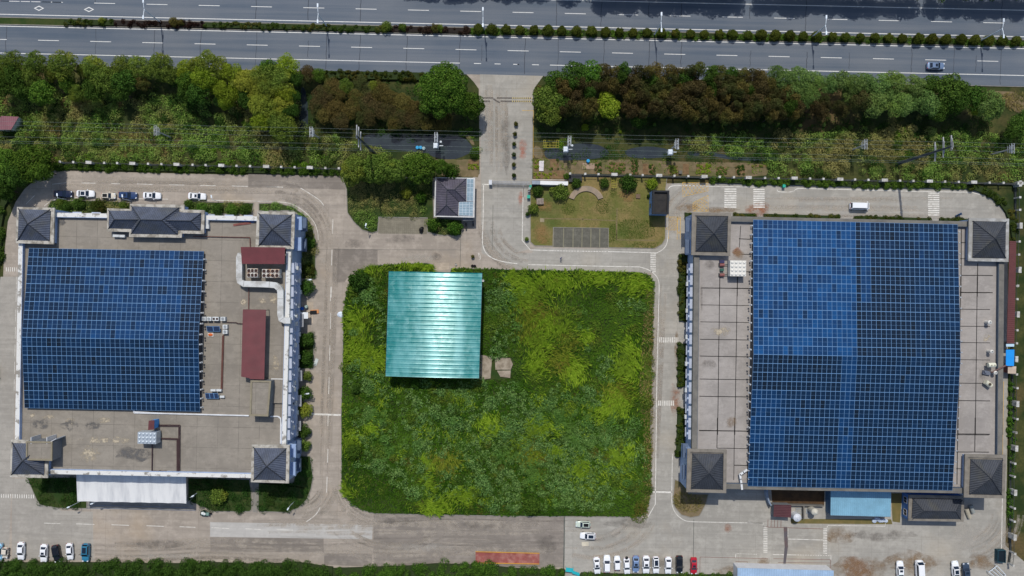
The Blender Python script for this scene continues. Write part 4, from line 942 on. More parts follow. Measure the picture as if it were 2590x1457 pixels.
for s in (0, 1):
    a, b = bil(q, s, 0), bil(q, s, 1); mb = MB(); mb.cyl(a - Vector((0, 0, .18)), b - Vector((0, 0, .18)), .12, .12, 6); mb.build('eave_beam', STEEL, TW)
mb = MB(); mb.poly([Vector((p.x, p.y, .14)) for p in [bil(q, u, v) for u, v in ((.02, .02), (.98, .02), (.98, .98), (.02, .98))]]); mb.build('floor_slab', plain('shed_floor', lin(112, 104, 92), .9), TW)
# light blue shed, guard block, huts, canopies
LB = empty('shed', P(2180, 1262), 'pale blue sheet-roofed shed south of the east factory hall', 'shed')
o = [d3(766, 640), d3(1318, 640), d3(1314, 906), d3(763, 892)]; zq = 3.4; qq = PL(o, zq)
mb = MB(); mb.prism(offset_poly(qq, .1), 0, zq - .15, top=False); mb.build('wall', plain('dusk_blue_wall', lin(70, 100, 128), .75), LB)
def ribs(name, col, pitch, axis=0, rough=.5):
    t = NT(name, rough, 0, .45); v = t.mapped(rot=ROT); sp = t.n('ShaderNodeSeparateXYZ'); t.l(v, sp.inputs[0])
    w = t.math('SINE', t.math('MULTIPLY', sp.outputs[axis], 2 * math.pi / pitch))
    c = t.mix(t.ramp(t.noise(.4, 5.0), .35, .65), mul(col, .86), mul(col, 1.12)); c = t.mix(t.ramp(t.noise(4, 3.0), .35, .7, 0, .35), c, mul(col, .72)); c = t.mix(t.ramp(w, -1, -.4, .35, 0), c, mul(col, .6)); t.color(c); t.bump(w, .35, .05); return t.m
mb = MB(); mb.prism(qq, zq - .12, zq); mb.build('roof', ribs('pale_blue_sheet', lin(124, 172, 196), .5), LB)
mb = MB(); mb.cyl(qq[3] - Vector((0, 0, .1)), qq[2] - Vector((0, 0, .1)), .1, .1, 6); mb.build('gutter', SHADEWALL, LB)
GB = empty('guard_block', P(2350, 1285), 'blue-walled service block with a charcoal hipped roof south-east of the east hall', 'outbuilding')
o = PL([d3(1482, 706), d3(1990, 716), d3(1984, 952), d3(1476, 944)], 3.6)
mb = MB(); mb.prism(offset_poly(o, .12), 0, 3.5, top=False); mb.build('wall', plain('bright_blue_wall', lin(92, 136, 196), .75), GB)
mb = MB(); mb.ring(o, offset_poly(o, .7), 3.2, 3.6); mb.poly([Vector((p.x, p.y, 3.25)) for p in offset_poly(o, .6)]); mb.build('cornice', CREAMCOR, GB)
Bq = [P(*d3(*k), 3.45) for k in ((1518, 738), (1972, 748), (1958, 936), (1508, 932))]; r0, r1 = P(*d3(1620, 854), 5.0), P(*d3(1912, 858), 5.0)
mb = MB(); mb.add(Bq + [r0, r1], [(0, 1, 5, 4), (1, 2, 5), (2, 3, 4, 5), (3, 0, 4)]); mb.build('tile_roof', TILE_R, GB)
ridges('hip_ridge', [(r0, r1), (Bq[0], r0), (Bq[3], r0), (Bq[1], r1), (Bq[2], r1)], GB, .1)
wv = offset_poly(o, .12); wl = sorted(wv, key=lambda p: p.x)[:2]; wl.sort(key=lambda p: p.y); wall_windows(GB, wl[0], wl[1], 2, (1.9,), (-1, 0), False)
def simple_hut(name, label, cat, px, z, wall_m, roof_m, over=.0, thick=.12, posts=False, tilt=0.0, group=None):
    q = PL(px, z); c = sum(q, Vector((0, 0, 0))) / len(q)
    o_ = empty(name, (c.x, c.y, HUT_Z[0]), label, cat, group); zb_ = HUT_Z[0]
    qi = offset_poly(q, .12 + over)
    if posts:
        for p in qi:
            mb = MB(); mb.box((p.x, p.y, (zb_ + z - thick) / 2), (.14, .14, z - zb_ - thick)); mb.build('post', STEEL, o_)
        for i in range(len(qi)):
            a, b = qi[i], qi[(i + 1) % len(qi)]; mb = MB(); mb.cyl(a - Vector((0, 0, thick + .08)), b - Vector((0, 0, thick + .08)), .06, .06, 4); mb.build('beam', STEEL, o_)
    else:
        mb = MB(); mb.prism(qi, zb_, z - thick, top=False); mb.build('wall', wall_m, o_)
    mb = MB(); n = len(q); lowz = [z - thick + (tilt if i in (0, 1) else 0) for i in range(n)]
    top = [Vector((p.x, p.y, z + (tilt if i in (0, 1) else 0))) for i, p in enumerate(q)]; bot = [Vector((p.x, p.y, lz)) for p, lz in zip(q, lowz)]
    mb.add(top + bot, [tuple(range(n))[::-1] if q[0].x * 0 else tuple(range(n)), tuple(range(2 * n - 1, n - 1, -1))] + [(i, (i + 1) % n, n + (i + 1) % n, n + i) for i in range(n)]); mb.build('roof', roof_m, o_)
    return o_
HUT_Z = [0.0]
MAROON = ribs('maroon_sheet', lin(106, 48, 53), .26, 1); MAROON2 = ribs('maroon_sheet_fine', lin(104, 46, 51), .26, 0); DKMAROON = ribs('dark_maroon_sheet', lin(84, 46, 50), .4, 1)
HUT_Z[0] = ZS
s1 = simple_hut('roof_shed', 'maroon sheet-roofed open shed beside the rusty chillers on the west hall roof', 'shed', [b0(2206, 995), b1(258, 999), b1(252, 1152), b0(2216, 1150)], 12.4, None, MAROON2, posts=True)
s2 = simple_hut('roof_shed', 'long maroon sheet-roofed shed running north to south on the west hall roof', 'shed', [c0(2225, 299), c0(2437, 302), c0(2421, 942), c0(2290, 938), c0(2286, 930), c0(2210, 915)], 12.0, None, MAROON, posts=True)
HUT_Z[0] = 0.0
simple_hut('hut', 'low dark maroon-roofed hut at the corner of the brown soil court', 'hut', [d3(245, 796), d3(404, 800), d3(402, 914), d3(240, 905)], 2.6, SHADEWALL, DKMAROON)
simple_hut('hut', 'red-roofed cabin half hidden by scrub at the west picture edge', 'hut', [a0(10, 1062), a0(172, 1070), a0(100, 1190), a0(-60, 1190)], 3.0, WHITEWALL, ribs('faded_red_sheet', lin(132, 84, 92), .5))
LEAN = simple_hut('lean_to', 'narrow dark red lean-to roof along the east wall of the east hall', 'lean-to', [b3(2404, 938), b3(2466, 944), c3(2448, 612), c3(2378, 612)], 3.2, None, ribs('brick_red_sheet', lin(98, 54, 52), .5, 1), posts=True)
simple_hut('lean_to', 'bright blue sheet canopy beside the dark red lean-to', 'canopy', [c3(2372, 668), c3(2448, 668), c3(2444, 818), c3(2370, 816)], 3.2, None, plain('bright_blue_sheet', lin(38, 150, 235), .4, var=.06), posts=True)
simple_hut('lean_to', 'narrow pale sheet strip between the red lean-to and the blue canopy', 'canopy', [c3(2373, 616), c3(2446, 616), c3(2446, 640), c3(2373, 640)], 3.15, None, plain('pale_sheet', lin(186, 214, 230), .4, var=.06), posts=True)
simple_hut('hut', 'tiny maroon-sided box hut just south of the blue canopy', 'hut', [c3(2390, 822), c3(2466, 822), c3(2462, 888), c3(2388, 886)], 2.6, plain('rust_side', lin(104, 62, 58), .7), plain('cream_sheet', lin(196, 178, 160), .6))
simple_hut('canopy', 'small white sheet canopy by the blue barrels at the west hall east door', 'canopy', [c1(374, 324), c1(468, 326), c1(467, 384), c1(372, 383)], 2.8, None, plain('white_sheet', lin(226, 230, 234), .4, var=.05), posts=True)
simple_hut('warehouse', 'pale blue sheet-roofed building cut off at the south picture edge', 'warehouse', [d2(2048, 1376), d3(792, 1400), d3(790, 1640), d2(2046, 1640)], 4.0, WHITEWALL, ribs('sky_blue_sheet', lin(158, 186, 214), .6))
# entrance wall with a white cap and the sliding gate
GW = empty('gate_wall', P(1390, 462), 'white-capped gate wall with a grey meter panel east of the sliding gate', 'wall')
mb = MB(); mb.prism(PL([b2(240, 388), b2(495, 395), b2(495, 430), b2(240, 422)], 2.2), 0, 2.2); mb.build('wall', plain('white_cap', lin(226, 226, 224), .7, var=.05), GW)
mb = MB(); mb.prism(PL([b2(165, 386), b2(238, 388), b2(238, 422), b2(165, 420)], 2.1), 0, 2.1); mb.build('meter_panel', plain('grey_panel', lin(140, 150, 160), .6), GW)
mb = MB(); mb.prism(PL([b2(165, 372), b2(490, 378), b2(490, 387), b2(165, 384)], 0.3), 0, .3); mb.build('base', plain('gate_wall_base', lin(172, 160, 148), .85), GW)
SG = empty('sliding_gate', P(1292, 459), 'folding stainless steel gate across the entrance road', 'gate')
pa, pb = P(*b1(2152, 403), 1.3), P(*b1(2500, 411), 1.3); n = 30
chrome = plain('stainless_steel', lin(170, 176, 184), .35, .6); mb = MB(); mb2 = MB()
for i in range(n + 1):
    p = pa.lerp(pb, i / n); p.z = 0; s = .45
    for sd in (-1, 1): mb.box((p.x, p.y + sd * s * .8, .68), (.07, .07, 1.25))
    mb.box((p.x, p.y, 1.32), (.08, .9, .07))
    if i < n:
        p2 = pa.lerp(pb, (i + 1) / n); p2.z = 0
        for sd in (-1, 1): mb2.cyl((p.x, p.y + sd * .36, .2), (p2.x, p2.y + sd * .36, 1.1), .03, .03, 4); mb2.cyl((p.x, p.y + sd * .36, 1.1), (p2.x, p2.y + sd * .36, .2), .03, .03, 4)
mb.build('gate_frame', chrome, SG); mb2.build('lattice', chrome, SG)
mb = MB(); mb.box((pa.x - .35, pa.y, .75), (.8, 1.2, 1.5)); mb.build('drive_unit', plain('white_drive_box', lin(205, 208, 212), .4), SG)
# white canopy south of the west hall
CN = empty('awning', P(330, 1240), 'big white membrane awning on steel legs along the south wall of the west hall', 'awning')
cz = 5.2; q = [P(*d0(698, 500), cz + .3), P(*d0(1702, 520), cz + .3), P(*d0(1706, 785), cz - .1), P(*d0(709, 766), cz - .1)]
mb = MB(); nu, nv = 60, 8
for j in range(nv + 1):
    for i in range(nu + 1):
        p = bil(q, i / nu, j / nv); s = abs(math.sin(math.pi * i / nu * 6)); mb.v.append((p.x, p.y, p.z - .28 * s))
for j in range(nv):
    for i in range(nu):
        a = j * (nu + 1) + i; mb.f.append((a + nu + 1, a + nu + 2, a + 1, a)); mb.mi.append(0)
def membrane_mat():
    t = NT('white_membrane', .5, 0, .3); c = t.mix(t.ramp(t.noise(.4, 5.0, vec=t.mapped(scale=(1.6, .3, 1), rot=ROT)), .45, .7), lin(244, 245, 244), lin(216, 218, 220)); t.color(c); tr = t.n('ShaderNodeBsdfTranslucent'); mx = t.n('ShaderNodeMixShader'); t.l(c, tr.inputs[0]); mx.inputs[0].default_value = .22; t.l(t.b.outputs[0], mx.inputs[1]); t.l(tr.outputs[0], mx.inputs[2]); t.l(mx.outputs[0], t.t.nodes['Material Output'].inputs[0]); return t.m
mb.build('membrane', membrane_mat(), CN, smooth=True)
for i in range(7):
    a = bil(q, i / 6, 0); b = bil(q, i / 6, 1); mb = MB(); mb.cyl(a - Vector((0, 0, .1)), b - Vector((0, 0, .1)), .07, .07, 6); mb.cyl(b - Vector((0, 0, .1)), (b.x, b.y + .4, 0), .09, .09, 6); mb.build('frame_leg', chrome, CN)
mb = MB()
for pts in ([d0(805, 797), d0(1720, 820)], [d0(800, 826), d0(1795, 848)]): q2 = PL(pts, .04); mb.cyl(q2[0] + Vector((0, 0, .1)), q2[1] + Vector((0, 0, .1)), .06, .06, 6)
mb.build('floor_rail', plain('steel_rail', lin(140, 150, 168), .4, .5), CN)
# weighbridge
WB = empty('weighbridge', P(1284, 1410), 'rusty red weighbridge platform with yellow edges beside the south hedge', 'weighbridge')
o = PL([d1(2003, 1225), d2(234, 1240), d2(232, 1338), d1(2003, 1328)], .12)
mb = MB(); mb.prism(o, 0, .12); mb.build('deck', patchy('rusty_red_deck', lin(150, 84, 78), lin(176, 128, 116), .5, .42, .62, .85, c3=lin(128, 70, 68)), WB)
for a, b in ((0, 1), (2, 3)):
    mb = MB(); d = o[b] - o[a]; c = (o[a] + o[b]) / 2; mb.box((c.x, c.y, .19), (d.length, .18, .14), math.atan2(d.y, d.x)); mb.build('edge_rail', plain('yellow_rail', lin(206, 150, 62), .6), WB)
# curved stone seat wall in the lawn
cx, cy = b2(660, 560); mb = MB()
for k in range(24):
    ang0, ang1 = [RAD(200 + 140 * (k + q) / 24) for q in (0, 1)]
    ro, ri = 168, 118
    pts = [b2(660 + ro * math.cos(ang0), 600 + ro * math.sin(ang0) * .98), b2(660 + ro * math.cos(ang1), 600 + ro * math.sin(ang1) * .98), b2(660 + ri * math.cos(ang1), 600 + ri * math.sin(ang1) * .98), b2(660 + ri * math.cos(ang0), 600 + ri * math.sin(ang0) * .98)]
    mb.prism(PL(pts, .3), 0.08, .45, mi=0)
tag(mb.build('seat_wall', patchy('worn_stone', lin(166, 146, 124), lin(140, 128, 112), .5, .4, .6)), 'curved low stone seat wall on the dry lawn', 'seat wall')
# blue curved wall by the soil court
mb = MB(); pts = smoothpts([d2(2322, 640), d2(2322, 700), d2(2335, 760), d2(2358, 805)], 2, False); q = PL(pts, 2.0)
for i in range(len(q) - 1):
    d = q[i + 1] - q[i]; c = (q[i] + q[i + 1]) / 2; mb.box((c.x, c.y, 1.0), (d.length + .05, .35, 2.0), math.atan2(d.y, d.x))
tag(mb.build('garden_wall', plain('grey_blue_wall', lin(140, 154, 172), .8)), 'short curved blue-grey wall west of the brown soil court', 'wall')
for pts, lab in (([d3(212, 795), d3(705, 808)], 'grey block wall closing the brown soil court on the south'), ([d3(519, 808), d3(519, 925)], 'low grey block wall between the two white tanks')):
    q = PL(pts, 1.2); d = q[1] - q[0]; c = (q[0] + q[1]) / 2; mb = MB(); mb.box((c.x, c.y, .6), (d.length, .3, 1.2), math.atan2(d.y, d.x)); tag(mb.build('block_wall', GREYCONC), lab, 'wall')

# ---------------------------------------------------------------- cars
def paint(name, col, rough=.28, metal=0.0):
    t = NT(name, rough, metal, .5); t.color(col); t.b.inputs['Coat Weight'].default_value = .5; t.b.inputs['Coat Roughness'].default_value = .05
    return t.m
P_WHITE = paint('white_car_paint', lin(236, 238, 240)); P_BLACK = paint('black_car_paint', lin(20, 22, 26), .22); P_NAVY = paint('navy_car_paint', lin(16, 28, 56), .22); P_BLUE = paint('blue_car_paint', lin(36, 62, 104), .25)
P_SILVER = paint('silver_car_paint', lin(120, 142, 172), .3, .3); P_SKY = paint('steel_blue_car_paint', lin(122, 148, 186), .3, .2); P_RED = paint('red_car_paint', lin(176, 22, 42), .25); P_TEAL = paint('turquoise_car_paint', lin(48, 122, 154), .28)
P_CREAM = paint('cream_car_paint', lin(214, 206, 190)); P_GREY = paint('dark_grey_car_paint', lin(52, 66, 84), .25); P_PALEG = paint('pale_green_car_paint', lin(196, 208, 194)); P_LBLUE = paint('pale_blue_car_paint', lin(150, 200, 224))
CARGLASS = plain('car_glass', lin(26, 38, 54), .06, 0, .7, var=.05); RUBBER = plain('tyre_rubber_black', lin(26, 26, 27), .85); RIMM = plain('alloy_rim', lin(150, 154, 160), .3, .7); LAMP = plain('headlight_glass', lin(214, 220, 226), .12, 0, .6, var=.03); TAIL = plain('tail_light_red', lin(150, 22, 24), .2, 0, .5, var=.05); BLACKTRIM = plain('black_trim', lin(24, 25, 28), .4)
def loft(secs, n=9):
    """secs: (x, halfwidth, z_low, z_high, crown); a closed car body skin"""
    mb = MB(); rows = []
    for x, w, zl, zh, cr in secs:
        r = [(-w * .94, zl), (-w, zl + (zh - zl) * .3), (-w, zl + (zh - zl) * .65), (-w * .93, zh - .03), (-w * .8, zh + cr * .4), (-w * .4, zh + cr * .85), (0, zh + cr)]
        r = r + [(-y, z) for y, z in r[-2::-1]]; rows.append([(x, y, z) for y, z in r])
    m = len(rows[0])
    for r in rows: mb.v += r
    for i in range(len(rows) - 1):
        for j in range(m - 1):
            a = i * m + j; mb.f.append((a, a + 1, a + m + 1, a + m)); mb.mi.append(0)
        a = i * m; mb.f.append((a, a + m, a + 2 * m - 1, a + m - 1)); mb.mi.append(0)
    mb.f.append(tuple(range(m))); mb.mi.append(0); a = (len(rows) - 1) * m; mb.f.append(tuple(range(a + m - 1, a - 1, -1))); mb.mi.append(0)
    return mb
def car_meshes(kind):
    """local meshes, nose along +x"""
    if kind == 'sedan': L, W = 4.5, 1.78; cab = (-1.72, -1.02, .30, 1.02); zr = 1.42; hood = .92; trunk = .98
    elif kind == 'suv': L, W = 4.6, 1.86; cab = (-2.12, -1.78, .22, .95); zr = 1.66; hood = 1.05; trunk = 1.08
    elif kind == 'hatch': L, W = 3.6, 1.66; cab = (-1.66, -1.40, .18, .78); zr = 1.5; hood = .96; trunk = 1.0
    elif kind == 'mini': L, W = 2.7, 1.5; cab = (-1.2, -1.0, .2, .62); zr = 1.5; hood = .95; trunk = .95
    else: L, W = 4.9, 1.82; cab = (-2.36, -2.2, 1.55, 2.12); zr = 1.95; hood = 1.15; trunk = 1.15
    h = L / 2; w = W / 2
    secs = [(-h, w * .74, .42, trunk - .22, .02), (-h + .1, w * .88, .30, trunk - .06, .03), (-h + .45, w * .97, .24, trunk, .04), (-h + 1.1, w, .22, trunk + .02, .04), (0, w, .22, (trunk + hood) / 2 + .02, .04), (h - 1.5, w, .22, hood + .02, .05), (h - .7, w * .97, .24, hood - .06, .06), (h - .22, w * .88, .28, hood - .18, .05), (h - .04, w * .74, .36, hood - .3, .03), (h, w * .62, .42, hood - .36, .02)]
    body = loft(secs)
    xb0, xr0, xr1, xb1 = cab; zb = (trunk + hood) / 2 - .02; wb, wr = w * .90, w * .74
    bx = [(xb0, -wb), (xb1, -wb), (xb1, wb), (xb0, wb)]; tx = [(xr0, -wr), (xr1, -wr), (xr1, wr), (xr0, wr)]
    vs = [(x, y, zb) for x, y in bx] + [(x, y, zr - .06) for x, y in tx] + [(xr0 + .08, -wr * .9, zr - .01), (xr1 - .08, -wr * .9, zr - .01), (xr1 - .08, wr * .9, zr - .01), (xr0 + .08, wr * .9, zr - .01)] 
    body.add(vs, [(0, 1, 5, 4), (1, 2, 6, 5), (2, 3, 7, 6), (3, 0, 4, 7), (4, 5, 9, 8), (5, 6, 10, 9), (6, 7, 11, 10), (7, 4, 8, 11), (8, 9, 10, 11)])
    V = [Vector(v) for v in vs]
    def glass(a, b, c, d, m=.10, off=.018):
        q = [V[a], V[b], V[c], V[d]]; nrm = (q[1] - q[0]).cross(q[3] - q[0]).normalized()
        cc = sum(q, Vector((0, 0, 0))) / 4
        if nrm.dot(cc - Vector((0, 0, zb))) < 0: nrm = -nrm
        g = MB(); pts = [bil(q, u, v) + nrm * off for u, v in ((m, m * 1.2), (1 - m, m * 1.2), (1 - m, 1 - m), (m, 1 - m))]; g.add(pts + [p - nrm * .02 for p in pts], [(0, 1, 2, 3), (0, 4, 5, 1), (1, 5, 6, 2), (2, 6, 7, 3), (3, 7, 4, 0)]); return g
    R = {'body': (body, None), 'windscreen': (glass(1, 2, 6, 5, .06), CARGLASS), 'rear_window': (glass(3, 0, 4, 7, .09), CARGLASS)}
    R['side_window'] = [(glass(0, 1, 5, 4, .09), CARGLASS), (glass(2, 3, 7, 6, .09), CARGLASS)]
    hl = MB(); hl.box((h - .22, w * .62, hood - .2), (.34, .34, .14), -.3); hr = MB(); hr.box((h - .22, -w * .62, hood - .2), (.34, .34, .14), .3); R['headlight'] = [(hl, LAMP), (hr, LAMP)]
    tl = MB(); tl.box((-h + .12, w * .66, trunk - .14), (.2, .34, .16), .2); tr = MB(); tr.box((-h + .12, -w * .66, trunk - .14), (.2, .34, .16), -.2); R['tail_light'] = [(tl, TAIL), (tr, TAIL)]
    m1 = MB(); m1.box((xb1 - .35, w + .10, zb + .08), (.16, .22, .14)); m2 = MB(); m2.box((xb1 - .35, -w - .10, zb + .08), (.16, .22, .14)); R['wing_mirror'] = [(m1, None), (m2, None)]
    sr = MB(); sr.box(((xr0 + xr1) / 2 + .2 * (xr1 - xr0), 0, zr), (.55, wr * 1.15, .03)); R['sunroof'] = (sr, CARGLASS)
    pr = MB(); pr.box(((xr0 + xr1) / 2, 0, zr), ((xr1 - xr0) * .74, wr * 1.4, .03)); R['glass_roof'] = (pr, CARGLASS)
    wt = MB(); wt.cyl((0, -.1, 0), (0, .1, 0), .32, .32, 14); rm = MB(); rm.cyl((0, -.105, 0), (0, .105, 0), .2, .2, 10)
    return R, wt, rm, (h * .60, w * .90)
CARM = {}
def car_mesh(kind, nm, i=None):
    key = (kind, nm, i)
    if key not in CARM:
        if (kind,) not in CARM: CARM[(kind,)] = car_meshes(kind)
        R, wt, rm, _ = CARM[(kind,)]
        src = wt if nm == 'wheel' else rm if nm == 'rim' else (R[nm] if i is None else R[nm][i])[0]
        CARM[key] = local_mesh(src, nm, BLACKTRIM)
        if nm == 'body':
            CARM[key].polygons.foreach_set('use_smooth', [False] * len(CARM[key].polygons))
    return CARM[key]
def put(nm, me, mat, parent, loc=(0, 0, 0), rz=0.0):
    o = bpy.data.objects.new(nm, me); COL.objects.link(o); o.parent = parent; o.location = loc; o.rotation_euler = (0, 0, rz)
    o.material_slots[0].link = 'OBJECT'; o.material_slots[0].material = mat; return o
def car(kind, px, head, pmat, label, cat='car', group=None, roof=None, glassroof=False, sun=False, sc=1.0, z=0.012, extra=None, w=1.0):
    """head: nose direction in degrees, 0 = photo right, -90 = photo down"""
    p = P(px[0], px[1], .6); o = empty('parked_car' if px[1] > 200 else 'car', (p.x, p.y, z), label, cat, group, RAD(head)); o.scale = (sc, sc * w, sc)
    put('body', car_mesh(kind, 'body'), pmat, o)
    for nm in ('windscreen', 'rear_window'): put(nm, car_mesh(kind, nm), CARGLASS, o)
    for nm, m in (('side_window', CARGLASS), ('headlight', LAMP), ('tail_light', TAIL), ('wing_mirror', pmat)):
        for i in (0, 1): put(nm, car_mesh(kind, nm, i), m, o)
    if glassroof: put('glass_roof', car_mesh(kind, 'glass_roof'), roof or CARGLASS, o)
    elif sun: put('sunroof', car_mesh(kind, 'sunroof'), CARGLASS, o)
    R, wt, rm, (wx, wy) = CARM[(kind,)]
    for sx in (-1, 1):
        for sy in (-1, 1):
            t = put('wheel', car_mesh(kind, 'wheel'), RUBBER, o, (sx * wx, sy * wy, .32)); r = put('rim', car_mesh(kind, 'rim'), RIMM, t)
    return o
GN = 'cars parked along the north ring road'; GS = 'cars parked in a row at the south edge'; GWE = 'cars parked at the south-west corner'
car('suv', (161, 491), -1, P_NAVY, 'dark navy SUV, first of the six cars on the north ring road', group=GN)
car('sedan', (217, 490), -1, P_WHITE, 'white sedan with black glass roof between a navy SUV and a tiny two-tone car', group=GN, glassroof=True)
o = car('hatch', (275.5, 495.5), -1, P_CREAM, 'tiny cream car with a black roof on the north ring road', group=GN, glassroof=True, roof=BLACKTRIM, sc=.98)
car('suv', (324.5, 494.5), -2, P_BLUE, 'dark blue crossover parked behind the tiny cream and black car', group=GN, sun=True)
car('sedan', (385, 495), -2, P_WHITE, 'white sedan with small sunroof just ahead of the dark blue crossover', group=GN, sun=True)
car('sedan', (499, 496.5), -3, P_WHITE, 'white sedan standing alone, easternmost on the north ring road', group=GN, sun=True)
car('sedan', (2366, 167), -1, P_SILVER, 'silver-blue sedan driving on the highway', sun=True)
v = car('van', (2173, 521), -1.2, P_WHITE, 'white minivan driving on the ring road north of the east hall', 'van'); v.name = 'van'
car('sedan', (-2, 1396), -92, P_LBLUE, 'pale blue car cut off by the west picture edge', group=GWE)
car('mini', (14, 1398), -94, P_CREAM, 'tiny cream microcar beside the cut-off pale blue car', group=GWE)
car('sedan', (54, 1393), -91, P_WHITE, 'white sedan standing alone between the cream microcar and another white sedan', group=GWE)
car('sedan', (112, 1398.5), -92, P_WHITE, 'white sedan with sunroof immediately west of the black car', group=GWE, sun=True)
car('suv', (144, 1399.5), -80, P_BLACK, 'black car parked askew between two white cars', group=GWE, sc=.95)
car('sedan', (177, 1394.5), -86, P_WHITE, 'white car between the black car and the turquoise car', group=GWE, sc=.93)
t_ = car('suv', (218, 1397), -92, P_TEAL, 'turquoise car with a dark roof and its door open', group=GWE, glassroof=True)
mb = MB(); mb.box((0, 0, 0), (.9, .09, .75)); dm = local_mesh(mb, 'open_door', BLACKTRIM); put('open_door', dm, BLACKTRIM, t_, (.35, -1.25, .75), RAD(-62))
row = [((1509.7, 1430), -86, 'sedan', P_WHITE, 'white sedan with sunroof, westernmost of the south car row', dict(sun=True, sc=.94)), ((1535, 1425.5), 90, 'suv', P_WHITE, 'white SUV facing north between a white sedan and a small white hatchback', dict(sc=.95)),
       ((1561, 1424), 91, 'hatch', P_WHITE, 'small white hatchback facing north in the south car row', {}), ((1585.4, 1430.8), -87, 'sedan', P_WHITE, 'white sedan with a dark bundle on its tail beside the steel-blue car', dict(sc=.92)),
       ((1608, 1426.7), -91, 'sedan', P_SKY, 'steel-blue sedan in the south car row', dict(sun=True, sc=.95)), ((1634, 1427.5), -90, 'sedan', P_WHITE, 'white sedan immediately east of the steel-blue car', dict(sun=True)),
       ((1658.8, 1428.4), -89, 'suv', P_WHITE, 'white crossover with large black roof window in the south car row', dict(glassroof=True, sc=.92, w=.97)), ((1690, 1429.6), -91, 'sedan', P_WHITE, 'plain white sedan immediately west of the black SUV', dict(sc=.95)),
       ((1718, 1426.7), -90, 'suv', P_BLACK, 'black SUV beside the red car', dict(sc=.95)), ((1754.5, 1430.8), -90, 'sedan', P_RED, 'red sedan at the east end of the south car row', dict(sun=True, sc=.94))]
for px, hd, kd, pm, lb, kw in row: car(kd, px, hd, pm, lb, group=GS, **kw)
mb = MB(); p = P(1585, 1411, 1.1); mb.lathe((p.x, p.y, .95), [(.34, 0), (.42, .15), (.3, .32), (0, .4)], 8); tag(mb.build('luggage_bundle', BLACKTRIM), 'dark bundle resting on the tail of a white sedan', 'bundle')
car('suv', (1475, 1326), 178, P_PALEG, 'pale green SUV with a black roof by the meadow corner', group='cars standing at the meadow corner', glassroof=True, roof=BLACKTRIM, sc=.84)
car('suv', (1487, 1355), 178, P_WHITE, 'white crossover with black roof panel south of the pale green SUV', group='cars standing at the meadow corner', glassroof=True, sc=.88)
GE = 'cars parked at the south-east corner'
car('sedan', (2276, 1441), 91, P_WHITE, 'white sedan with sunroof parked west of the white delivery van', group=GE, sun=True)
v = car('van', (2325, 1441), 93, P_WHITE, 'large white van parked facing north at the south-east corner', 'van', group=GE, w=1.12); v.name = 'van'
car('sedan', (2416, 1441), 94, P_WHITE, 'white sedan with big roof window beside the dark grey car', group=GE, glassroof=True)
car('sedan', (2443, 1446), 93, P_GREY, 'dark grey car next to the gap at the south-east corner', group=GE, sun=True)
car('suv', (-14, 945), -90, P_BLACK, 'black car mostly beyond the west picture edge', sc=1.0)
# small green cargo tricycle under the garden edge
ct = empty('cargo_tricycle', P(524, 1297), 'green cargo tricycle with white sacks on its bed near the white awning', 'tricycle', rotz=RAD(-6))
gm = plain('dark_green_paint', lin(26, 66, 58), .5); mb = MB(); mb.box((-.55, 0, .62), (1.5, 1.05, .08)); mb.box((-.55, .5, .8), (1.5, .06, .4)); mb.box((-.55, -.5, .8), (1.5, .06, .4)); mb.box((-1.28, 0, .8), (.06, 1.0, .4)); put('cargo_bed', local_mesh(mb, 'cargo_bed', gm), gm, ct)
mb = MB(); mb.lathe((-.8, .05, .66), [(.42, 0), (.45, .2), (.3, .42), (0, .5)], 8); mb.lathe((-.35, -.15, .66), [(.34, 0), (.36, .2), (.2, .36), (0, .4)], 8); wsk = plain('white_sack', lin(220, 226, 224), .8); put('sack_load', local_mesh(mb, 'sack_load', wsk), wsk, ct)
mb = MB(); mb.box((.45, 0, .75), (.7, .7, .5)); mb.cyl((.95, 0, .4), (.8, 0, 1.15), .05, .05, 6); mb.cyl((.8, -.35, 1.15), (.8, .35, 1.15), .04, .04, 6); put('front_body', local_mesh(mb, 'front_body', gm), plain('pale_green_paint', lin(120, 150, 140), .5), ct)
for x, y in ((-.7, .55), (-.7, -.55), (1.0, 0)): put('wheel', car_mesh('sedan', 'wheel'), RUBBER, ct, (x, y, .32))

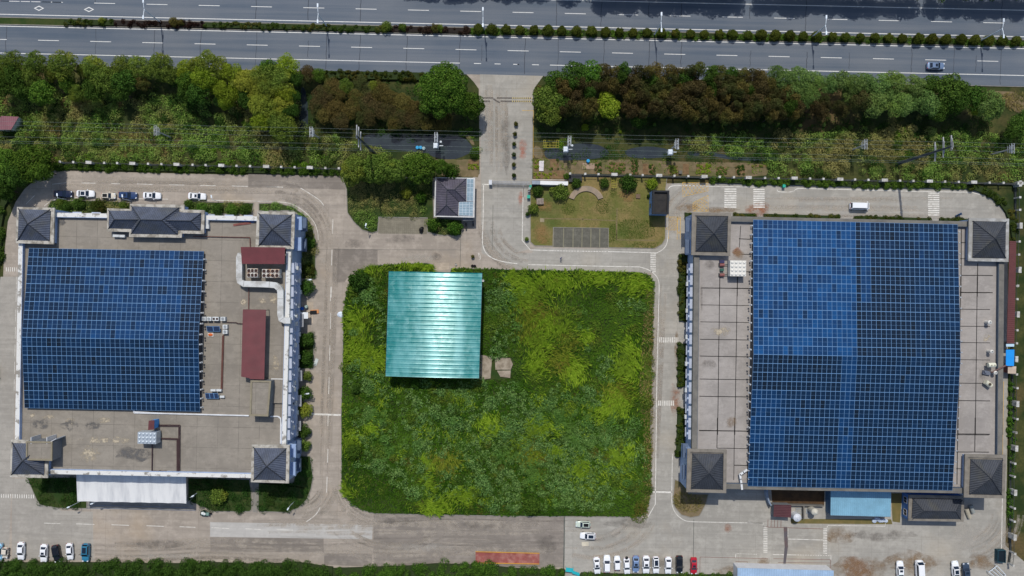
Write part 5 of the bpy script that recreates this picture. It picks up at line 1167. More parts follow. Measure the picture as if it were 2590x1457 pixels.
# ---------------------------------------------------------------- people (one skinned body each) and two-wheelers
SKIN = plain('skin', lin(196, 150, 122), .6, var=.05); HAIR = plain('dark_hair', lin(30, 26, 24), .7)
def person(px, rz, label, cloth, seated=False, z=0.012):
    p = P(px[0], px[1], 0); root = empty('person', (p.x, p.y, z), label, 'person', rotz=rz)
    J = {}; E = []; Rr = []
    def j(k, x, y, zz, r): J[k] = len(J); Rr.append(((x, y, zz), r))
    def e(a, b): E.append((J[a], J[b]))
    hz = .55 if seated else .93
    j('pelvis', 0, 0, hz, .15); j('waist', 0.02, 0, hz + .18, .13); j('chest', .03, 0, hz + .40, .16); j('neck', .04, 0, hz + .55, .06); j('head', .06, 0, hz + .68, .10); j('crown', .05, 0, hz + .80, .075)
    e('pelvis', 'waist'); e('waist', 'chest'); e('chest', 'neck'); e('neck', 'head'); e('head', 'crown')
    for s, n in ((1, 'l'), (-1, 'r')):
        j('sh' + n, .02, s * .19, hz + .48, .065); e('chest', 'sh' + n)
        if seated: el, wr = (.22, s * .27, hz + .25), (.46, s * .25, hz + .30)
        else: el, wr = (-.04 + .1 * s, s * .25, hz + .20), (.10 + .12 * s, s * .26, hz - .04)
        j('el' + n, *el, .045); j('wr' + n, *wr, .03); e('sh' + n, 'el' + n); e('el' + n, 'wr' + n)
        d = (Vector(wr) - Vector(el)).normalized(); pm = Vector(wr) + d * .07; j('pm' + n, *pm, .032); e('wr' + n, 'pm' + n)
        for k in range(4):
            o_ = Vector((0.012 * (k - 1.5), 0, 0)) if not seated else Vector((0, 0.018 * (k - 1.5), 0)); q = pm + d * (.07 + .01 * (1 - abs(k - 1.5))) + o_ + Vector((.012, -s * .012, -.01)); j('f%s%d' % (n, k), *q, .009); e('pm' + n, 'f%s%d' % (n, k))
        q = Vector(wr) + d * .05 + Vector((.045, -s * .02, 0)); j('th' + n, *q, .010); e('wr' + n, 'th' + n)
        j('hp' + n, 0, s * .09, hz - .06, .10); e('pelvis', 'hp' + n)
        if seated: kn, an, to = (.38, s * .12, hz - .06), (.34, s * .12, .12), (.5, s * .12, .06)
        else: kn, an, to = (.06 + .08 * s, s * .10, .50), (-.02 + .14 * s, s * .10, .08), (.12 + .14 * s, s * .11, .04)
        j('kn' + n, *kn, .065); j('an' + n, *an, .042); j('to' + n, *to, .035); e('hp' + n, 'kn' + n); e('kn' + n, 'an' + n); e('an' + n, 'to' + n)
    me = bpy.data.meshes.new('body'); me.from_pydata([r[0] for r in Rr], E, []); me.materials.append(cloth)
    b = bpy.data.objects.new('body', me); COL.objects.link(b); b.parent = root
    sk = b.modifiers.new('skin', 'SKIN'); lay = me.skin_vertices[0] if me.skin_vertices else None
    if lay is None: me.attributes.new('x', 'FLOAT', 'POINT')
    for i, r in enumerate(Rr):
        if me.skin_vertices: me.skin_vertices[0].data[i].radius = (r[1], r[1]); me.skin_vertices[0].data[i].use_root = (i == 0)
    sub = b.modifiers.new('sub', 'SUBSURF'); sub.levels = 1; sub.render_levels = 1
    mb = MB(); mb.lathe((.045, 0, hz + .70), [(.108, 0), (.112, .05), (.085, .12), (0, .15)], 12); h_ = bpy.data.objects.new('hair', local_mesh(mb, 'hair', HAIR)); COL.objects.link(h_); h_.parent = root
    mb = MB(); mb.lathe((.155, 0, hz + .655), [(.018, 0), (.0, .03)], 6); mb.box((.148, .035, hz + .69), (.02, .022, .014)); mb.box((.148, -.035, hz + .69), (.02, .022, .014)); mb.box((.146, 0, hz + .625), (.02, .05, .012)); f_ = bpy.data.objects.new('face', local_mesh(mb, 'face', SKIN)); COL.objects.link(f_); f_.parent = root
    return root
CL1 = plain('royal_blue_clothes', lin(52, 66, 150), .8); CL2 = plain('blue_work_jacket', lin(48, 92, 140), .8)
person((1418, 653.5), RAD(-20), 'person in blue clothes walking on the road south of the lawn', CL1)
def scooter(px, deg, col, label, cat='scooter', group=None):
    p = P(px[0], px[1], 0); o = empty('scooter', (p.x, p.y, .012), label, cat, group, RAD(deg)); m = plain('scooter_paint', col, .35)
    mb = MB(); mb.box((-.45, 0, .62), (.7, .34, .3)); mb.box((0, 0, .36), (.5, .34, .08)); mb.box((.42, 0, .68), (.12, .4, .62)); put('body', local_mesh(mb, 'body', m), m, o)
    mb = MB(); mb.box((-.42, 0, .81), (.68, .28, .1)); put('seat', local_mesh(mb, 'seat', BLACKTRIM), BLACKTRIM, o)
    mb = MB(); mb.cyl((.5, 0, .4), (.38, 0, 1.05), .04, .04, 6); mb.cyl((.36, -.34, 1.05), (.36, .34, 1.05), .03, .03, 6); put('handlebar', local_mesh(mb, 'handlebar', BLACKTRIM), BLACKTRIM, o)
    for x in (-.6, .62):
        mb = MB(); mb.cyl((0, -.06, 0), (0, .06, 0), .25, .25, 12); put('wheel', local_mesh(mb, 'wheel', RUBBER), RUBBER, o, (x, 0, .25))
    return o
scooter((2422.5, 543), 22, lin(60, 110, 160), 'blue scooter ridden past the hedge north of the east hall')
person((2420.5, 543.5), RAD(22), 'person in a blue jacket riding a scooter on the north ring road', CL2, True, .33)
scooter((1197, 565), 92, lin(70, 80, 96), 'slim grey scooter leaning by the gatehouse door'); scooter((1179, 572), 92, lin(34, 36, 42), 'black scooter parked beside the gatehouse steps'); scooter((1338, 490), 100, lin(190, 196, 206), 'white scooter between the bins at the gate')
p = P(1066, 582); mc = empty('covered_motorbike', (p.x, p.y, .02), 'motorbike under a crumpled black cover on the grass paving', 'motorbike', rotz=RAD(70))
rg = random.Random(8); mb = MB()
N_ = 14
for k in range(5):
    z_ = (0, .35, .7, .95, 1.08)[k]; r_ = (1.0, .95, .75, .5, .12)[k]
    for i in range(N_): a = 2 * math.pi * i / N_; mb.v.append((.85 * r_ * math.cos(a) * rg.uniform(.8, 1.15), .62 * r_ * math.sin(a) * rg.uniform(.75, 1.2), z_ + rg.uniform(-.06, .06) * (k > 0)))
for k in range(4):
    for i in range(N_): mb.f.append((k * N_ + i, k * N_ + (i + 1) % N_, (k + 1) * N_ + (i + 1) % N_, (k + 1) * N_ + i)); mb.mi.append(0)
mb.f.append(tuple(4 * N_ + i for i in range(N_))); mb.mi.append(0)
cm = plain('black_cover', lin(26, 28, 32), .5); put('cover', local_mesh(mb, 'cover', cm), cm, mc)

# ---------------------------------------------------------------- fences
FWHITE = patchy('fence_white', lin(206, 206, 202), lin(160, 156, 146), 1.5, .42, .6); FDARK = plain('fence_rail', lin(70, 74, 72), .7)
def post_mesh(w, h):
    mb = MB(); mb.box((0, 0, h / 2), (w, w, h)); mb.box((0, 0, h + .05), (w + .14, w + .14, .1)); return local_mesh(mb, 'fence_post', FWHITE)
POST = post_mesh(.38, 2.2); PIL = MB(); PIL.box((-.42, 0, 1.15), (.5, .5, 2.3)); PIL.box((.42, 0, 1.15), (.5, .5, 2.3)); PIL.box((0, 0, 1.1), (.4, .3, 2.2)); PIL.box((0, 0, 2.36), (1.5, .72, .12)); PILLAR = local_mesh(PIL, 'fence_pillar', FWHITE)
def fence(label, pts, zt, vertical=False):
    """pts: (px, is_pillar)"""
    W = [(P(q[0], q[1], zt), L) for q, L in pts]; c = W[len(W) // 2][0]; o = empty('fence', (c.x, c.y, 0), label, 'fence')
    for p, L in W:
        inst('fence_pillar' if L else 'fence_post', PILLAR if L else POST, o, (p.x, p.y, 0), RAD(88) if vertical else RAD(-1.3))
    for i in range(len(W) - 1):
        a, b = W[i][0], W[i + 1][0]; d = b - a; mb = MB(); m = (a + b) / 2; ang = math.atan2(d.y, d.x)
        mb.box((m.x, m.y, .25), (d.length - .4, .26, .5), ang)
        for z in (.8, 1.9): mb.box((m.x, m.y, z), (d.length - .4, .07, .08), ang)
        n = max(3, int(d.length / .35))
        for k in range(n): q = a.lerp(b, (k + .5) / n); mb.box((q.x, q.y, 1.2), (.04, .04, 1.5), ang)
        mb.build('fence_panel', FDARK, o)
fx = [(550, 0), (672, 0), (815, 1), (955, 0), (1075, 0), (1215, 1), (1358, 0), (1480, 0), (1620, 1), (1765, 0), (1885, 0), (2030, 1), (2168, 0), (2292, 0), (2440, 1)]
pts = [(b0(x, 215 + (x - 550) * .0224), L) for x, L in fx] + [(b1(x, 262 + (x - 222) * .0224), L) for x, L in ((222, 0), (345, 0), (485, 1), (627, 0), (750, 0))]
fence('white-posted fence north of the west ring road', pts, 2.2)
pts = [(b2(x, 322 + (x - 515) * .0224), L) for x, L in ((515, 0), (653, 0), (775, 0), (920, 1), (1065, 0), (1180, 0), (1330, 1), (1470, 0), (1597, 0), (1745, 1), (1885, 0), (2015, 0), (2150, 1), (2300, 0), (2425, 0))] + [(b3(x, 365 + (x - 432) * .0224), L) for x, L in ((432, 1), (575, 0), (698, 0), (850, 1), (987, 0), (1110, 0), (1258, 1), (1400, 0), (1522, 0), (1670, 1), (1812, 0), (1937, 0), (2075, 1), (2220, 0), (2348, 0), (2500, 1))]
fence('white-posted fence north of the lawn and the east ring road', pts, 2.2)
ys = [(b3, 2500, 415, 1), (b3, 2500, 540, 0), (b3, 2500, 655, 0), (b3, 2505, 800, 1), (b3, 2495, 945, 0), (b3, 2490, 1065, 0), (b3, 2495, 1205, 1), (b3, 2480, 1350, 0), (c3, 2475, 85, 0), (c3, 2475, 205, 0), (c3, 2480, 345, 1), (c3, 2475, 490, 0), (c3, 2470, 610, 0), (c3, 2465, 755, 1), (c3, 2470, 895, 0), (c3, 2475, 1020, 0), (c3, 2475, 1165, 1), (c3, 2475, 1305, 0), (c3, 2465, 1430, 0),
      (d3, 2465, 135, 0), (d3, 2465, 280, 1), (d3, 2455, 420, 0), (d3, 2450, 540, 0), (d3, 2455, 685, 1), (d3, 2450, 830, 0), (d3, 2450, 950, 0), (d3, 2450, 1095, 1), (d3, 2455, 1245, 0), (d3, 2440, 1355, 0)]
fence('white-posted fence along the east edge of the works', [(t(x, y), L) for t, x, y, L in ys], 2.2, True)

# ---------------------------------------------------------------- street lamps in the median, lamps in the gardens
LAMPW = plain('pale_blue_steel', lin(222, 232, 240), .4, 0)
def street_lamp(px, turn, label):
    p = P(px[0], px[1], 0); o = empty('street_lamp', (p.x, p.y, .1), label, 'street lamp', 'street lamps in the highway median'); o.rotation_euler = (0, 0, turn)
    mb = MB(); mb.cyl((0, 0, 0), (0, 0, 8.6), .17, .11, 8); mb.cyl((0, 0, 0), (0, 0, .5), .24, .2, 8); put('pole', local_mesh(mb, 'pole', LAMPW), LAMPW, o)
    for s in (-1, 1):
        mb = MB(); mb.tube([(0, 0, 8.4), (0, s * .5, 8.75), (0, s * 1.6, 9.0)], .075, 6); put('arm', local_mesh(mb, 'arm', LAMPW), LAMPW, o)
        mb = MB(); mb.box((0, s * 1.95, 9.02), (.36, .85, .14)); mb.box((0, s * 2.0, 8.94), (.24, .55, .06)); put('lamp_head', local_mesh(mb, 'lamp_head', LAMPW), LAMPW, o)
for px, lb in (((407, 57), 'double-armed street lamp standing in the dark purple hedge of the median'), ((827, 67), 'double-armed street lamp in the green median hedge, second from the west'), ((1225, 76), 'double-armed street lamp right at the western end of the ball shrubs'), ((1655, 88), 'double-armed street lamp among the ball shrubs, third from the east'), ((2052, 95), 'double-armed street lamp among the ball shrubs, second from the east'), ((2479, 103), 'double-armed street lamp nearest the north-east picture corner')):
    street_lamp(px, 0.0, lb)
def path_lamp(px, deg, label):
    p = P(px[0], px[1], 4.0); o = empty('path_lamp', (p.x, p.y, 0.05), label, 'lamp', 'small lamps in the gardens'); a = RAD(deg)
    mb = MB(); mb.cyl((0, 0, 0), (0, 0, 4.1), .07, .05, 6); mb.tube([(0, 0, 3.9), (.5 * math.cos(a), .5 * math.sin(a), 4.15)], .04, 5); put('pole', local_mesh(mb, 'pole', LAMPW), LAMPW, o)
    mb = MB(); mb.box((.75 * math.cos(a), .75 * math.sin(a), 4.16), (.7, .3, .1), a); put('lamp_head', local_mesh(mb, 'lamp_head', LAMPW), LAMPW, o)
for px, dg, lb in ((b0(530, 545), 95, 'garden lamp by the navy SUV'), (b0(1127, 555), 95, 'garden lamp by the dark blue crossover'), (c1(440, 1075), 10, 'lamp poking through a bush east of the west hall'), (b1(992, 818), 75, 'lamp at the tip of the gate garden'), (d0(655, 805), 205, 'lamp at the west end of the white awning'), (d1(300, 808), 240, 'lamp in the garden south-east of the west hall'), (b1(462, 1297), 5, 'lamp over a round bush beside the west hall windows'), (d0(870, 775), 200, 'lamp under the edge of the white awning'), (d0(1745, 728), 30, 'lamp at the east corner of the white awning'), (b0(1945, 560), 100, 'green lamp in the bed east of the pavilion')):
    path_lamp(px, dg, lb)

# ---------------------------------------------------------------- power line
CONCP = plain('concrete_pole', lin(170, 172, 172), .8); GALV = plain('galvanised_steel', lin(176, 184, 190), .5, .3); DARKP = plain('dark_steel_pole', lin(74, 82, 90), .6, .3); BROWNP = plain('porcelain', lin(128, 100, 84), .4)
def pole(px_base, label, arms=((0, 8.4), (.0, 7.6), (.0, 6.9)), trans=False, stay=True):
    p = P(px_base[0], px_base[1], 0); o = empty('utility_pole', (p.x, p.y, 0), label, 'utility pole', 'utility poles along the ditch')
    mb = MB(); mb.cyl((0, 0, 0), (0, 0, 8.9), .2, .12, 8); put('pole', local_mesh(mb, 'pole', CONCP), CONCP, o)
    for k, (x, z) in enumerate(arms):
        mb = MB()
        for sx in (-.3, .05, .35): mb.box((x + sx, 0, z), (.09, 2.5 - .5 * k, .09))
        mb.box((x, 0, z), (.9, .09, .09)); put('crossarm', local_mesh(mb, 'crossarm', GALV), GALV, o)
        mb = MB()
        for y in (-1.05, -.35, .35, 1.05):
            y *= (1 - .2 * k); mb.lathe((x, y, z + .05), [(.06, 0), (.09, .08), (.05, .14), (.09, .2), (0, .3)], 6)
        put('insulators', local_mesh(mb, 'insulators', BROWNP), BROWNP, o)
    if trans:
        mb = MB(); mb.box((-.5, -1.1, 3.0), (1.2, 1.3, 1.2)); mb.box((-.5, -1.1, 3.68), (1.0, 1.1, .14)); put('transformer', local_mesh(mb, 'transformer', plain('white_transformer', lin(206, 210, 210), .5)), LAMPW, o)
        mb = MB(); mb.box((0, -.9, 2.3), (2.4, .2, .2)); mb.cyl((.9, -.5, 4.6), (.9, -.5, 5.4), .28, .28, 8); put('bracket', local_mesh(mb, 'bracket', GALV), GALV, o)
    return o
pole((433, 348), 'concrete utility pole standing in scrub north of the west ring road'); pole((809, 351), 'utility pole beside the narrow stream'); pole((1111, 364), 'utility pole with a transformer standing in the pond', trans=True)
pole((1434, 373), 'transformer pole at the ditch just east of the entrance road', trans=True); pole((1694, 380), 'transformer pole over the ditch near the vegetable plots', trans=True); pole((2150, 381), 'utility pole in scrub north of the white minivan'); pole((2506, 391), 'utility pole near the north-east end of the fence')
def big_pole(base, label, offs, mat):
    p = P(base[0], base[1], 0); o = empty('transmission_pole', (p.x, p.y, 0), label, 'transmission pole', 'tall transmission poles')
    mb = MB(); mb.cyl((0, 0, 0), (0, 0, 24), .42, .2, 10); put('pole', local_mesh(mb, 'pole', mat), mat, o)
    for z, L, y in offs:
        mb = MB(); mb.box((0, y, z), (.22, L, .22)); mb.box((0, y, z + .35), (.12, L * .6, .12)); put('crossarm', local_mesh(mb, 'crossarm', CONCP), CONCP, o)
        mb = MB()
        for s in (-1, 1): mb.lathe((0, y + s * L * .46, z - .7), [(.08, 0), (.16, .15), (.08, .3), (.16, .45), (.05, .6)], 6)
        put('insulators', local_mesh(mb, 'insulators', BROWNP), BROWNP, o)
big_pole((951, 392), 'tall dark transmission pole rising from the trees beside the pond', ((23.5, 3.0, 1.0), (21.5, 4.6, .2), (19.2, 4.2, -.2)), DARKP); big_pole((2268, 415), 'tall dark transmission pole leaning in view near the north-east scrub', ((23.6, 3.4, .8), (20.5, 4.6, .4), (17.2, 4.4, 0), (23.9, 1.8, .2)), DARKP)
WIRE = plain('aluminium_wire', lin(140, 150, 146), .5, .2)
def wire(y0, z, label):
    mb = MB(); pts = []
    xs = np.linspace(-700, 3300, 60)
    for x in xs:
        pts.append(P(x, hw(x, y0)[1] if True else 0, z) + Vector((0, 0, -.5 * math.sin(math.pi * ((x - 100) % 330) / 330))))
    mb.tube(pts, .017, 4); tag(mb.build('overhead_wire', WIRE), label, 'power cable', 'overhead wires along the ditch')
for y0, z in ((306, 21.0), (345, 20.5), (356, 18.5), (360.5, 18.0), (316, 8.6), (327, 8.6)):
    wire(y0, z, 'thin power cable running along the ditch over the scrub')

# ---------------------------------------------------------------- roof equipment of the west hall
GALVD = patchy('galvanised_duct', lin(208, 210, 208), lin(168, 166, 160), .5, .42, .62, .55)
def duct(name, label, path, w, z0, h, mat, cat='duct'):
    o = empty(name, (path[0].x, path[0].y, ZS), label, cat); n = len(path)
    L, R = [], []
    for i, p in enumerate(path):
        a = path[max(0, i - 1)]; b = path[min(n - 1, i + 1)]; d = (b - a).normalized(); nn = Vector((-d.y, d.x, 0)) * w / 2; L.append(p + nn); R.append(p - nn)
    mb = MB(); vs = []
    for i in range(n):
        for q, z in ((L[i], z0), (L[i], z0 + h), (R[i], z0 + h), (R[i], z0)): vs.append((q.x, q.y, z))
    fs = []
    for i in range(n - 1):
        for k in range(4): fs.append((4 * i + k, 4 * i + (k + 1) % 4, 4 * i + 4 + (k + 1) % 4, 4 * i + 4 + k))
    fs += [(0, 1, 2, 3), (4 * n - 1, 4 * n - 2, 4 * n - 3, 4 * n - 4)]
    mb.add(vs, fs); mb.build('casing', mat, o)
    m2 = MB()
    for i in range(0, n):
        if (i % 2) == 0: m2.add([L[i] + Vector((0, 0, z0 + h + .005 - L[i].z)), R[i] + Vector((0, 0, z0 + h + .005 - R[i].z)), R[i] + (path[min(n - 1, i + 1)] - path[i]).normalized() * .12 + Vector((0, 0, z0 + h + .005 - R[i].z)), L[i] + (path[min(n - 1, i + 1)] - path[i]).normalized() * .12 + Vector((0, 0, z0 + h + .005 - L[i].z))], [(0, 3, 2, 1)])
    m2.build('flange', plain('duct_flange', lin(150, 150, 146), .5), o)
    for i in range(1, n - 1, 3):
        m3 = MB(); p = path[i]; m3.box((p.x, p.y, (ZS + z0) / 2), (.14, .14, z0 - ZS)); m3.build('support', STEEL, o)
    return o
zd = 11.4
def dense(pts, step=2.0):
    out_ = [pts[0]]
    for a, b in zip(pts[:-1], pts[1:]):
        n = max(1, int((b - a).length / step))
        for i in range(1, n + 1): out_.append(a.lerp(b, i / n))
    return out_
dp = [b0(2205, 1058), b0(2190, 1090), b0(2190, 1270), b0(2195, 1310), b0(2230, 1333), b0(2400, 1337), b1(110, 1340), b1(165, 1346), b1(200, 1372), c1(213, 135), c1(214, 200), c1(213, 350), c1(222, 390), c1(250, 402), c1(305, 402)]
duct('ventilation_duct', 'wide pale S-shaped ventilation duct on the west hall roof around the chillers', dense(PL(dp, zd), 2.5), 1.42, zd - 1.0, 1.0, GALVD)
RUSTF = plain('rusty_fan', lin(62, 42, 38), .7); CHW = patchy('rusty_white_casing', lin(208, 204, 196), lin(176, 138, 104), .9, .48, .62, .6)
def chiller(x0, x1, y0, y1, nx, label):
    q = [P(*b0(x, y), ZS + 2.3) for x, y in ((x0, y0), (x1, y0), (x1, y1), (x0, y1))]; c = sum(q, Vector((0, 0, 0))) / 4
    o = empty('chiller', (c.x, c.y, ZS), label, 'air conditioner', 'chillers on the west hall roof'); mb = MB(); mb.prism(q, ZS + .3, ZS + 2.3); mb.build('casing', CHW, o)
    mb = MB(); mb.prism(offset_poly(q, .3), ZS, ZS + .3); mb.build('plinth', GREYCONC, o)
    for i in range(nx):
        for j in range(2):
            p = bil(q, (i + .5) / nx, (j + .5) / 2); mb = MB(); r = .42; mb.lathe((p.x, p.y, ZS + 2.3), [(r + .08, 0), (r + .08, .22), (r, .24), (r, .06)], 14); f = mb.build('fan_ring', CHW, o)
            mb = MB(); mb.cyl((p.x, p.y, ZS + 2.31), (p.x, p.y, ZS + 2.37), r, r, 14); mb.build('fan', RUSTF, f)
chiller(2268, 2362, 1192, 1276, 3, 'six-fan chiller with a greyish side on the west hall roof'); chiller(2402, 2560, 1198, 1278, 4, 'larger rusty eight-fan chiller on the west hall roof')
ACW = plain('white_ac_casing', lin(204, 208, 208), .5); FANM = plain('fan_grille', lin(150, 156, 160), .5)
def ac_unit(t, x, y, w, d, h, z, label, fans=1, dark=False, grp='outdoor air conditioner units on the west hall roof', vertical=True):
    p = P(*t(x, y), z + h); o = empty('air_conditioner', (p.x, p.y, z), label, 'air conditioner', grp, -ROT)
    mb = MB(); mb.box((0, 0, h / 2 + .05), (w, d, h)); put('casing', local_mesh(mb, 'casing', ACW), ACW, o)
    mb = MB()
    for s in (-.4, .4): mb.box((s * w, 0, .03), (.08, d, .06))
    put('feet', local_mesh(mb, 'feet', STEEL), STEEL, o)
    for i in range(fans):
        fx_ = (i - (fans - 1) / 2) * w / max(1, fans); r = min(w / max(1, fans), d) * .36
        mb = MB(); mb.lathe((fx_, 0, h + .05), [(r, 0), (r, .07), (r * .75, .07), (r * .75, .02), (r * .3, .02), (r * .3, .06), (0, .06)], 12); put('fan_grille', local_mesh(mb, 'fan_grille', FANM), RUSTF if dark else FANM, o)
for x, lb, f, dk in ((1865, 'white fan unit nearest the solar array, westernmost of four in line', 1, 0), (1915, 'white fan unit second from the solar array', 1, 0), (1975, 'white fan unit with two dark fans', 2, 1), (2042, 'pale blue-sided fan unit at the east end of the line', 1, 0)): ac_unit(c0, x, 386, 1.15 if f == 1 else 1.5, .95, 1.0, ZS, lb, f, dk)
ac_unit(c0, 2062, 458, 1.1, .95, .9, ZS, 'white fan unit north of its twin at the brown pipe'); ac_unit(c0, 2062, 504, 1.1, .95, .9, ZS, 'white fan unit south of its twin at the brown pipe')
ac_unit(c0, 1953, 1041, 1.2, .5, .8, ZS, 'slim white unit above the lone flat collector, west one of two', 0); ac_unit(c0, 2005, 1041, 1.2, .5, .8, ZS, 'slim white unit above the lone flat collector, east one of two', 0); ac_unit(c0, 2035, 1100, 1.1, .5, .5, ZS, 'small white box right beside the lone flat collector', 0)
ac_unit(b0, 1062, 893, 1.5, .6, .8, ZS, 'pale unit under the south-west side of the pavilion, west of its twin', 0); ac_unit(b0, 1118, 895, 1.3, .6, .8, ZS, 'pale unit under the south-west side of the pavilion, east of its twin', 0); ac_unit(b0, 1896, 768, .7, 1.1, .9, ZS, 'silver unit right against the east side of the pavilion, north of its twin', 0); ac_unit(b0, 1898, 808, .8, 1.0, .9, ZS, 'silver unit right against the east side of the pavilion, south of its twin', 0)
def collector(t, x0, y0, x1, y1, label, n):
    q = PL([t(x0, y0), t(x1, y0), t(x1, y1), t(x0, y1)], ZS + .7); c = sum(q, Vector((0, 0, 0))) / 4; o = empty('flat_collector', (c.x, c.y, ZS), label, 'solar panel')
    for i in range(2): q[i].z += .5
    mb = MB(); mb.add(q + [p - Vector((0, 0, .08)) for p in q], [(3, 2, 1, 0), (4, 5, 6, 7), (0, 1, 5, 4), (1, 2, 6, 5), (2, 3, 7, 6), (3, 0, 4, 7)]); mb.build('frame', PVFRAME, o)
    for i in range(n):
        mb = MB(); mb.add([bil(q, u, v) + Vector((0, 0, .015)) for u, v in ((i / n + .03, .93), ((i + 1) / n - .03, .93), ((i + 1) / n - .03, .07), (i / n + .03, .07))], [(0, 1, 2, 3)]); mb.build('pane', plain('collector_glass', lin(46, 62, 92), .15, 0, .6), o)
    for k in range(4): mb = MB(); p = q[k]; mb.cyl((p.x, p.y, ZS), (p.x, p.y, p.z - .08), .04, .04, 5); mb.build('leg', STEEL, o)
collector(c0, 1898, 452, 2018, 502, 'grey-blue flat collector in front of the four white fan units', 2); collector(c0, 1886, 1064, 2004, 1116, 'lone dark flat collector in the middle of the west hall roof', 3)
mb = MB(); q = PL([c0(1903, 514), c0(1956, 514), c0(1956, 550), c0(1903, 548)], ZS + .2); mb.prism(q, ZS, ZS + .2); tr_ = tag(mb.build('tray', plain('white_tray', lin(206, 202, 194), .6)), 'white tray holding an orange cushion beside the flat collector', 'tray'); 
mb = MB(); c = sum(q, Vector((0, 0, 0))) / 4; mb.lathe((c.x, c.y, ZS + .2), [(.55, 0), (.58, .08), (.4, .18), (0, .2)], 12, sy=.6); tag(mb.build('cushion', plain('orange_cloth', lin(206, 104, 50), .8)), 'orange cushion lying in a white tray on the roof', 'cushion')
PIPEM = plain('rusty_brown_pipe', lin(108, 72, 64), .7); PIPEB = plain('dark_brown_pipe', lin(74, 56, 56), .7)
def pipe(label, pts, mat, r=.11, z=ZS + .25, twin=0.0, sup=True):
    q = PL(pts, z); o = empty('roof_pipe', (q[0].x, q[0].y, ZS), label, 'pipe', 'pipes on the west hall roof')
    for k in ((0,) if not twin else (-twin, twin)):
        mb = MB(); mb.tube([p + Vector((k, k, 0)) for p in q], r, 6); mb.build('pipe', mat, o)
    for a, b in zip(q[:-1], q[1:]):
        n = max(1, int((b - a).length / 4))
        for i in range(n): p = a.lerp(b, (i + .5) / n); mb = MB(); mb.box((p.x, p.y, (ZS + z) / 2 - .02), (.3 + 2 * twin, .3 + 2 * twin, z - ZS - .06)); mb.build('saddle', GREYCONC, o)
pipe('straight rusty pipe running south from the twin fan units', [c0(2044, 535), c0(2030, 1035)], PIPEM, .12, twin=.12); pipe('short brown pipe running to the long maroon shed', [c0(2075, 418), c0(2165, 420), c0(2170, 428), c0(2222, 431)], PIPEB, .1)
pipe('rusty pipe bending south from the pavilion to the maroon sheds', [b0(1770, 898), b0(2290, 908), b0(2292, 995)], PIPEM, .1); pipe('rusty pipe linking the duct and the long maroon shed', [c0(2280, 100), c0(2278, 298)], PIPEM, .1)
pipe('brown twin pipe loop running south from the water tank', [d0(1452, 70), d0(1643, 72), d0(1640, 490)], PIPEB, .11, twin=.14); pipe('brown pipe loop east of the water tank', [d0(1478, 190), d0(1625, 194), d0(1625, 490)], PIPEB, .11, twin=.1); pipe('single brown pipe running south under the water tank', [d0(1395, 240), d0(1392, 485)], PIPEB, .14); pipe('thin brown pipe along the south parapet', [d0(1392, 485), d0(1530, 488)], PIPEB, .08)
def water_tank(t, pts, z0, h, nx, ny, mat, label, legs=.4):
    q = PL([t(*p) for p in pts], z0 + h); c = sum(q, Vector((0, 0, 0))) / 4; o = empty('water_tank', (c.x, c.y, z0), label, 'water tank')
    mb = MB(); mb.prism(q, z0 + legs, z0 + h); mb.build('tank', mat, o)
    for i in range(nx):
        for j in range(ny):
            p = bil(q, (i + .5) / nx, (j + .5) / ny); r = min((q[1] - q[0]).length / nx, (q[3] - q[0]).length / ny) * .38
            mb = MB(); mb.lathe((p.x, p.y, z0 + h), [(r, 0), (r * .92, r * .3), (r * .7, r * .52), (r * .38, r * .66), (0, r * .7)], 14); mb.build('pressed_dome', mat, o, smooth=True)
    for p in offset_poly(q, .15): mb = MB(); mb.box((p.x, p.y, z0 + legs / 2), (.2, .2, legs)); mb.build('leg', STEEL, o)
    return o
TANKS = NT('stainless_tank', .42, .35, .5); TANKS.color(lin(186, 196, 204)); TANKW = plain('white_tank_panel', lin(218, 216, 208), .4, 0, .5, var=.05)
water_tank(d0, [(1262, 130), (1432, 133), (1430, 240), (1260, 236)], ZS, 2.7, 5, 3, TANKS.m, 'silver sectional water tank with rows of domes on the west hall roof'); water_tank(b2, [(1981, 1118), (2128, 1120), (2126, 1264), (1980, 1262)], ZSR, 2.6, 4, 4, TANKW, 'white sectional water tank with sixteen domes on the east hall roof', .6)
HUT_Z[0] = ZS
simple_hut('pump_cabin', 'small blue pump cabin with a maroon roof beside the silver water tank', 'cabin', [d0(1362, 26), d0(1414, 20), d0(1412, 106), d0(1356, 112)], ZS + 2.7, plain('vivid_blue_panel', lin(76, 152, 220), .5), plain('maroon_panel', lin(98, 56, 58), .6)); HUT_Z[0] = 0
def planks(items, z, grp, cat):
    for (t, x0, y0, x1, y1, w, m_, lb) in items:
        a, b = P(*t(x0, y0), z), P(*t(x1, y1), z); d = b - a; c = (a + b) / 2; mb = MB(); mb.box((c.x, c.y, z + .08), (d.length, w, .16), math.atan2(d.y, d.x)); mb.box((c.x + .2, c.y + .12, z + .2), (d.length * .8, w * .5, .08), math.atan2(d.y, d.x) + .03); tag(mb.build('plank', m_), lb, cat, grp)
planks([(b0, 2140, 795, 2300, 775, .5, plain('red_board', lin(134, 84, 76), .8), 'reddish board lying by the north-east corner tower'), (b0, 2190, 755, 2330, 768, .35, plain('blue_board', lin(86, 112, 160), .8), 'blue board lying by the north-east corner tower')], ZS, 'loose boards on the roof', 'board')
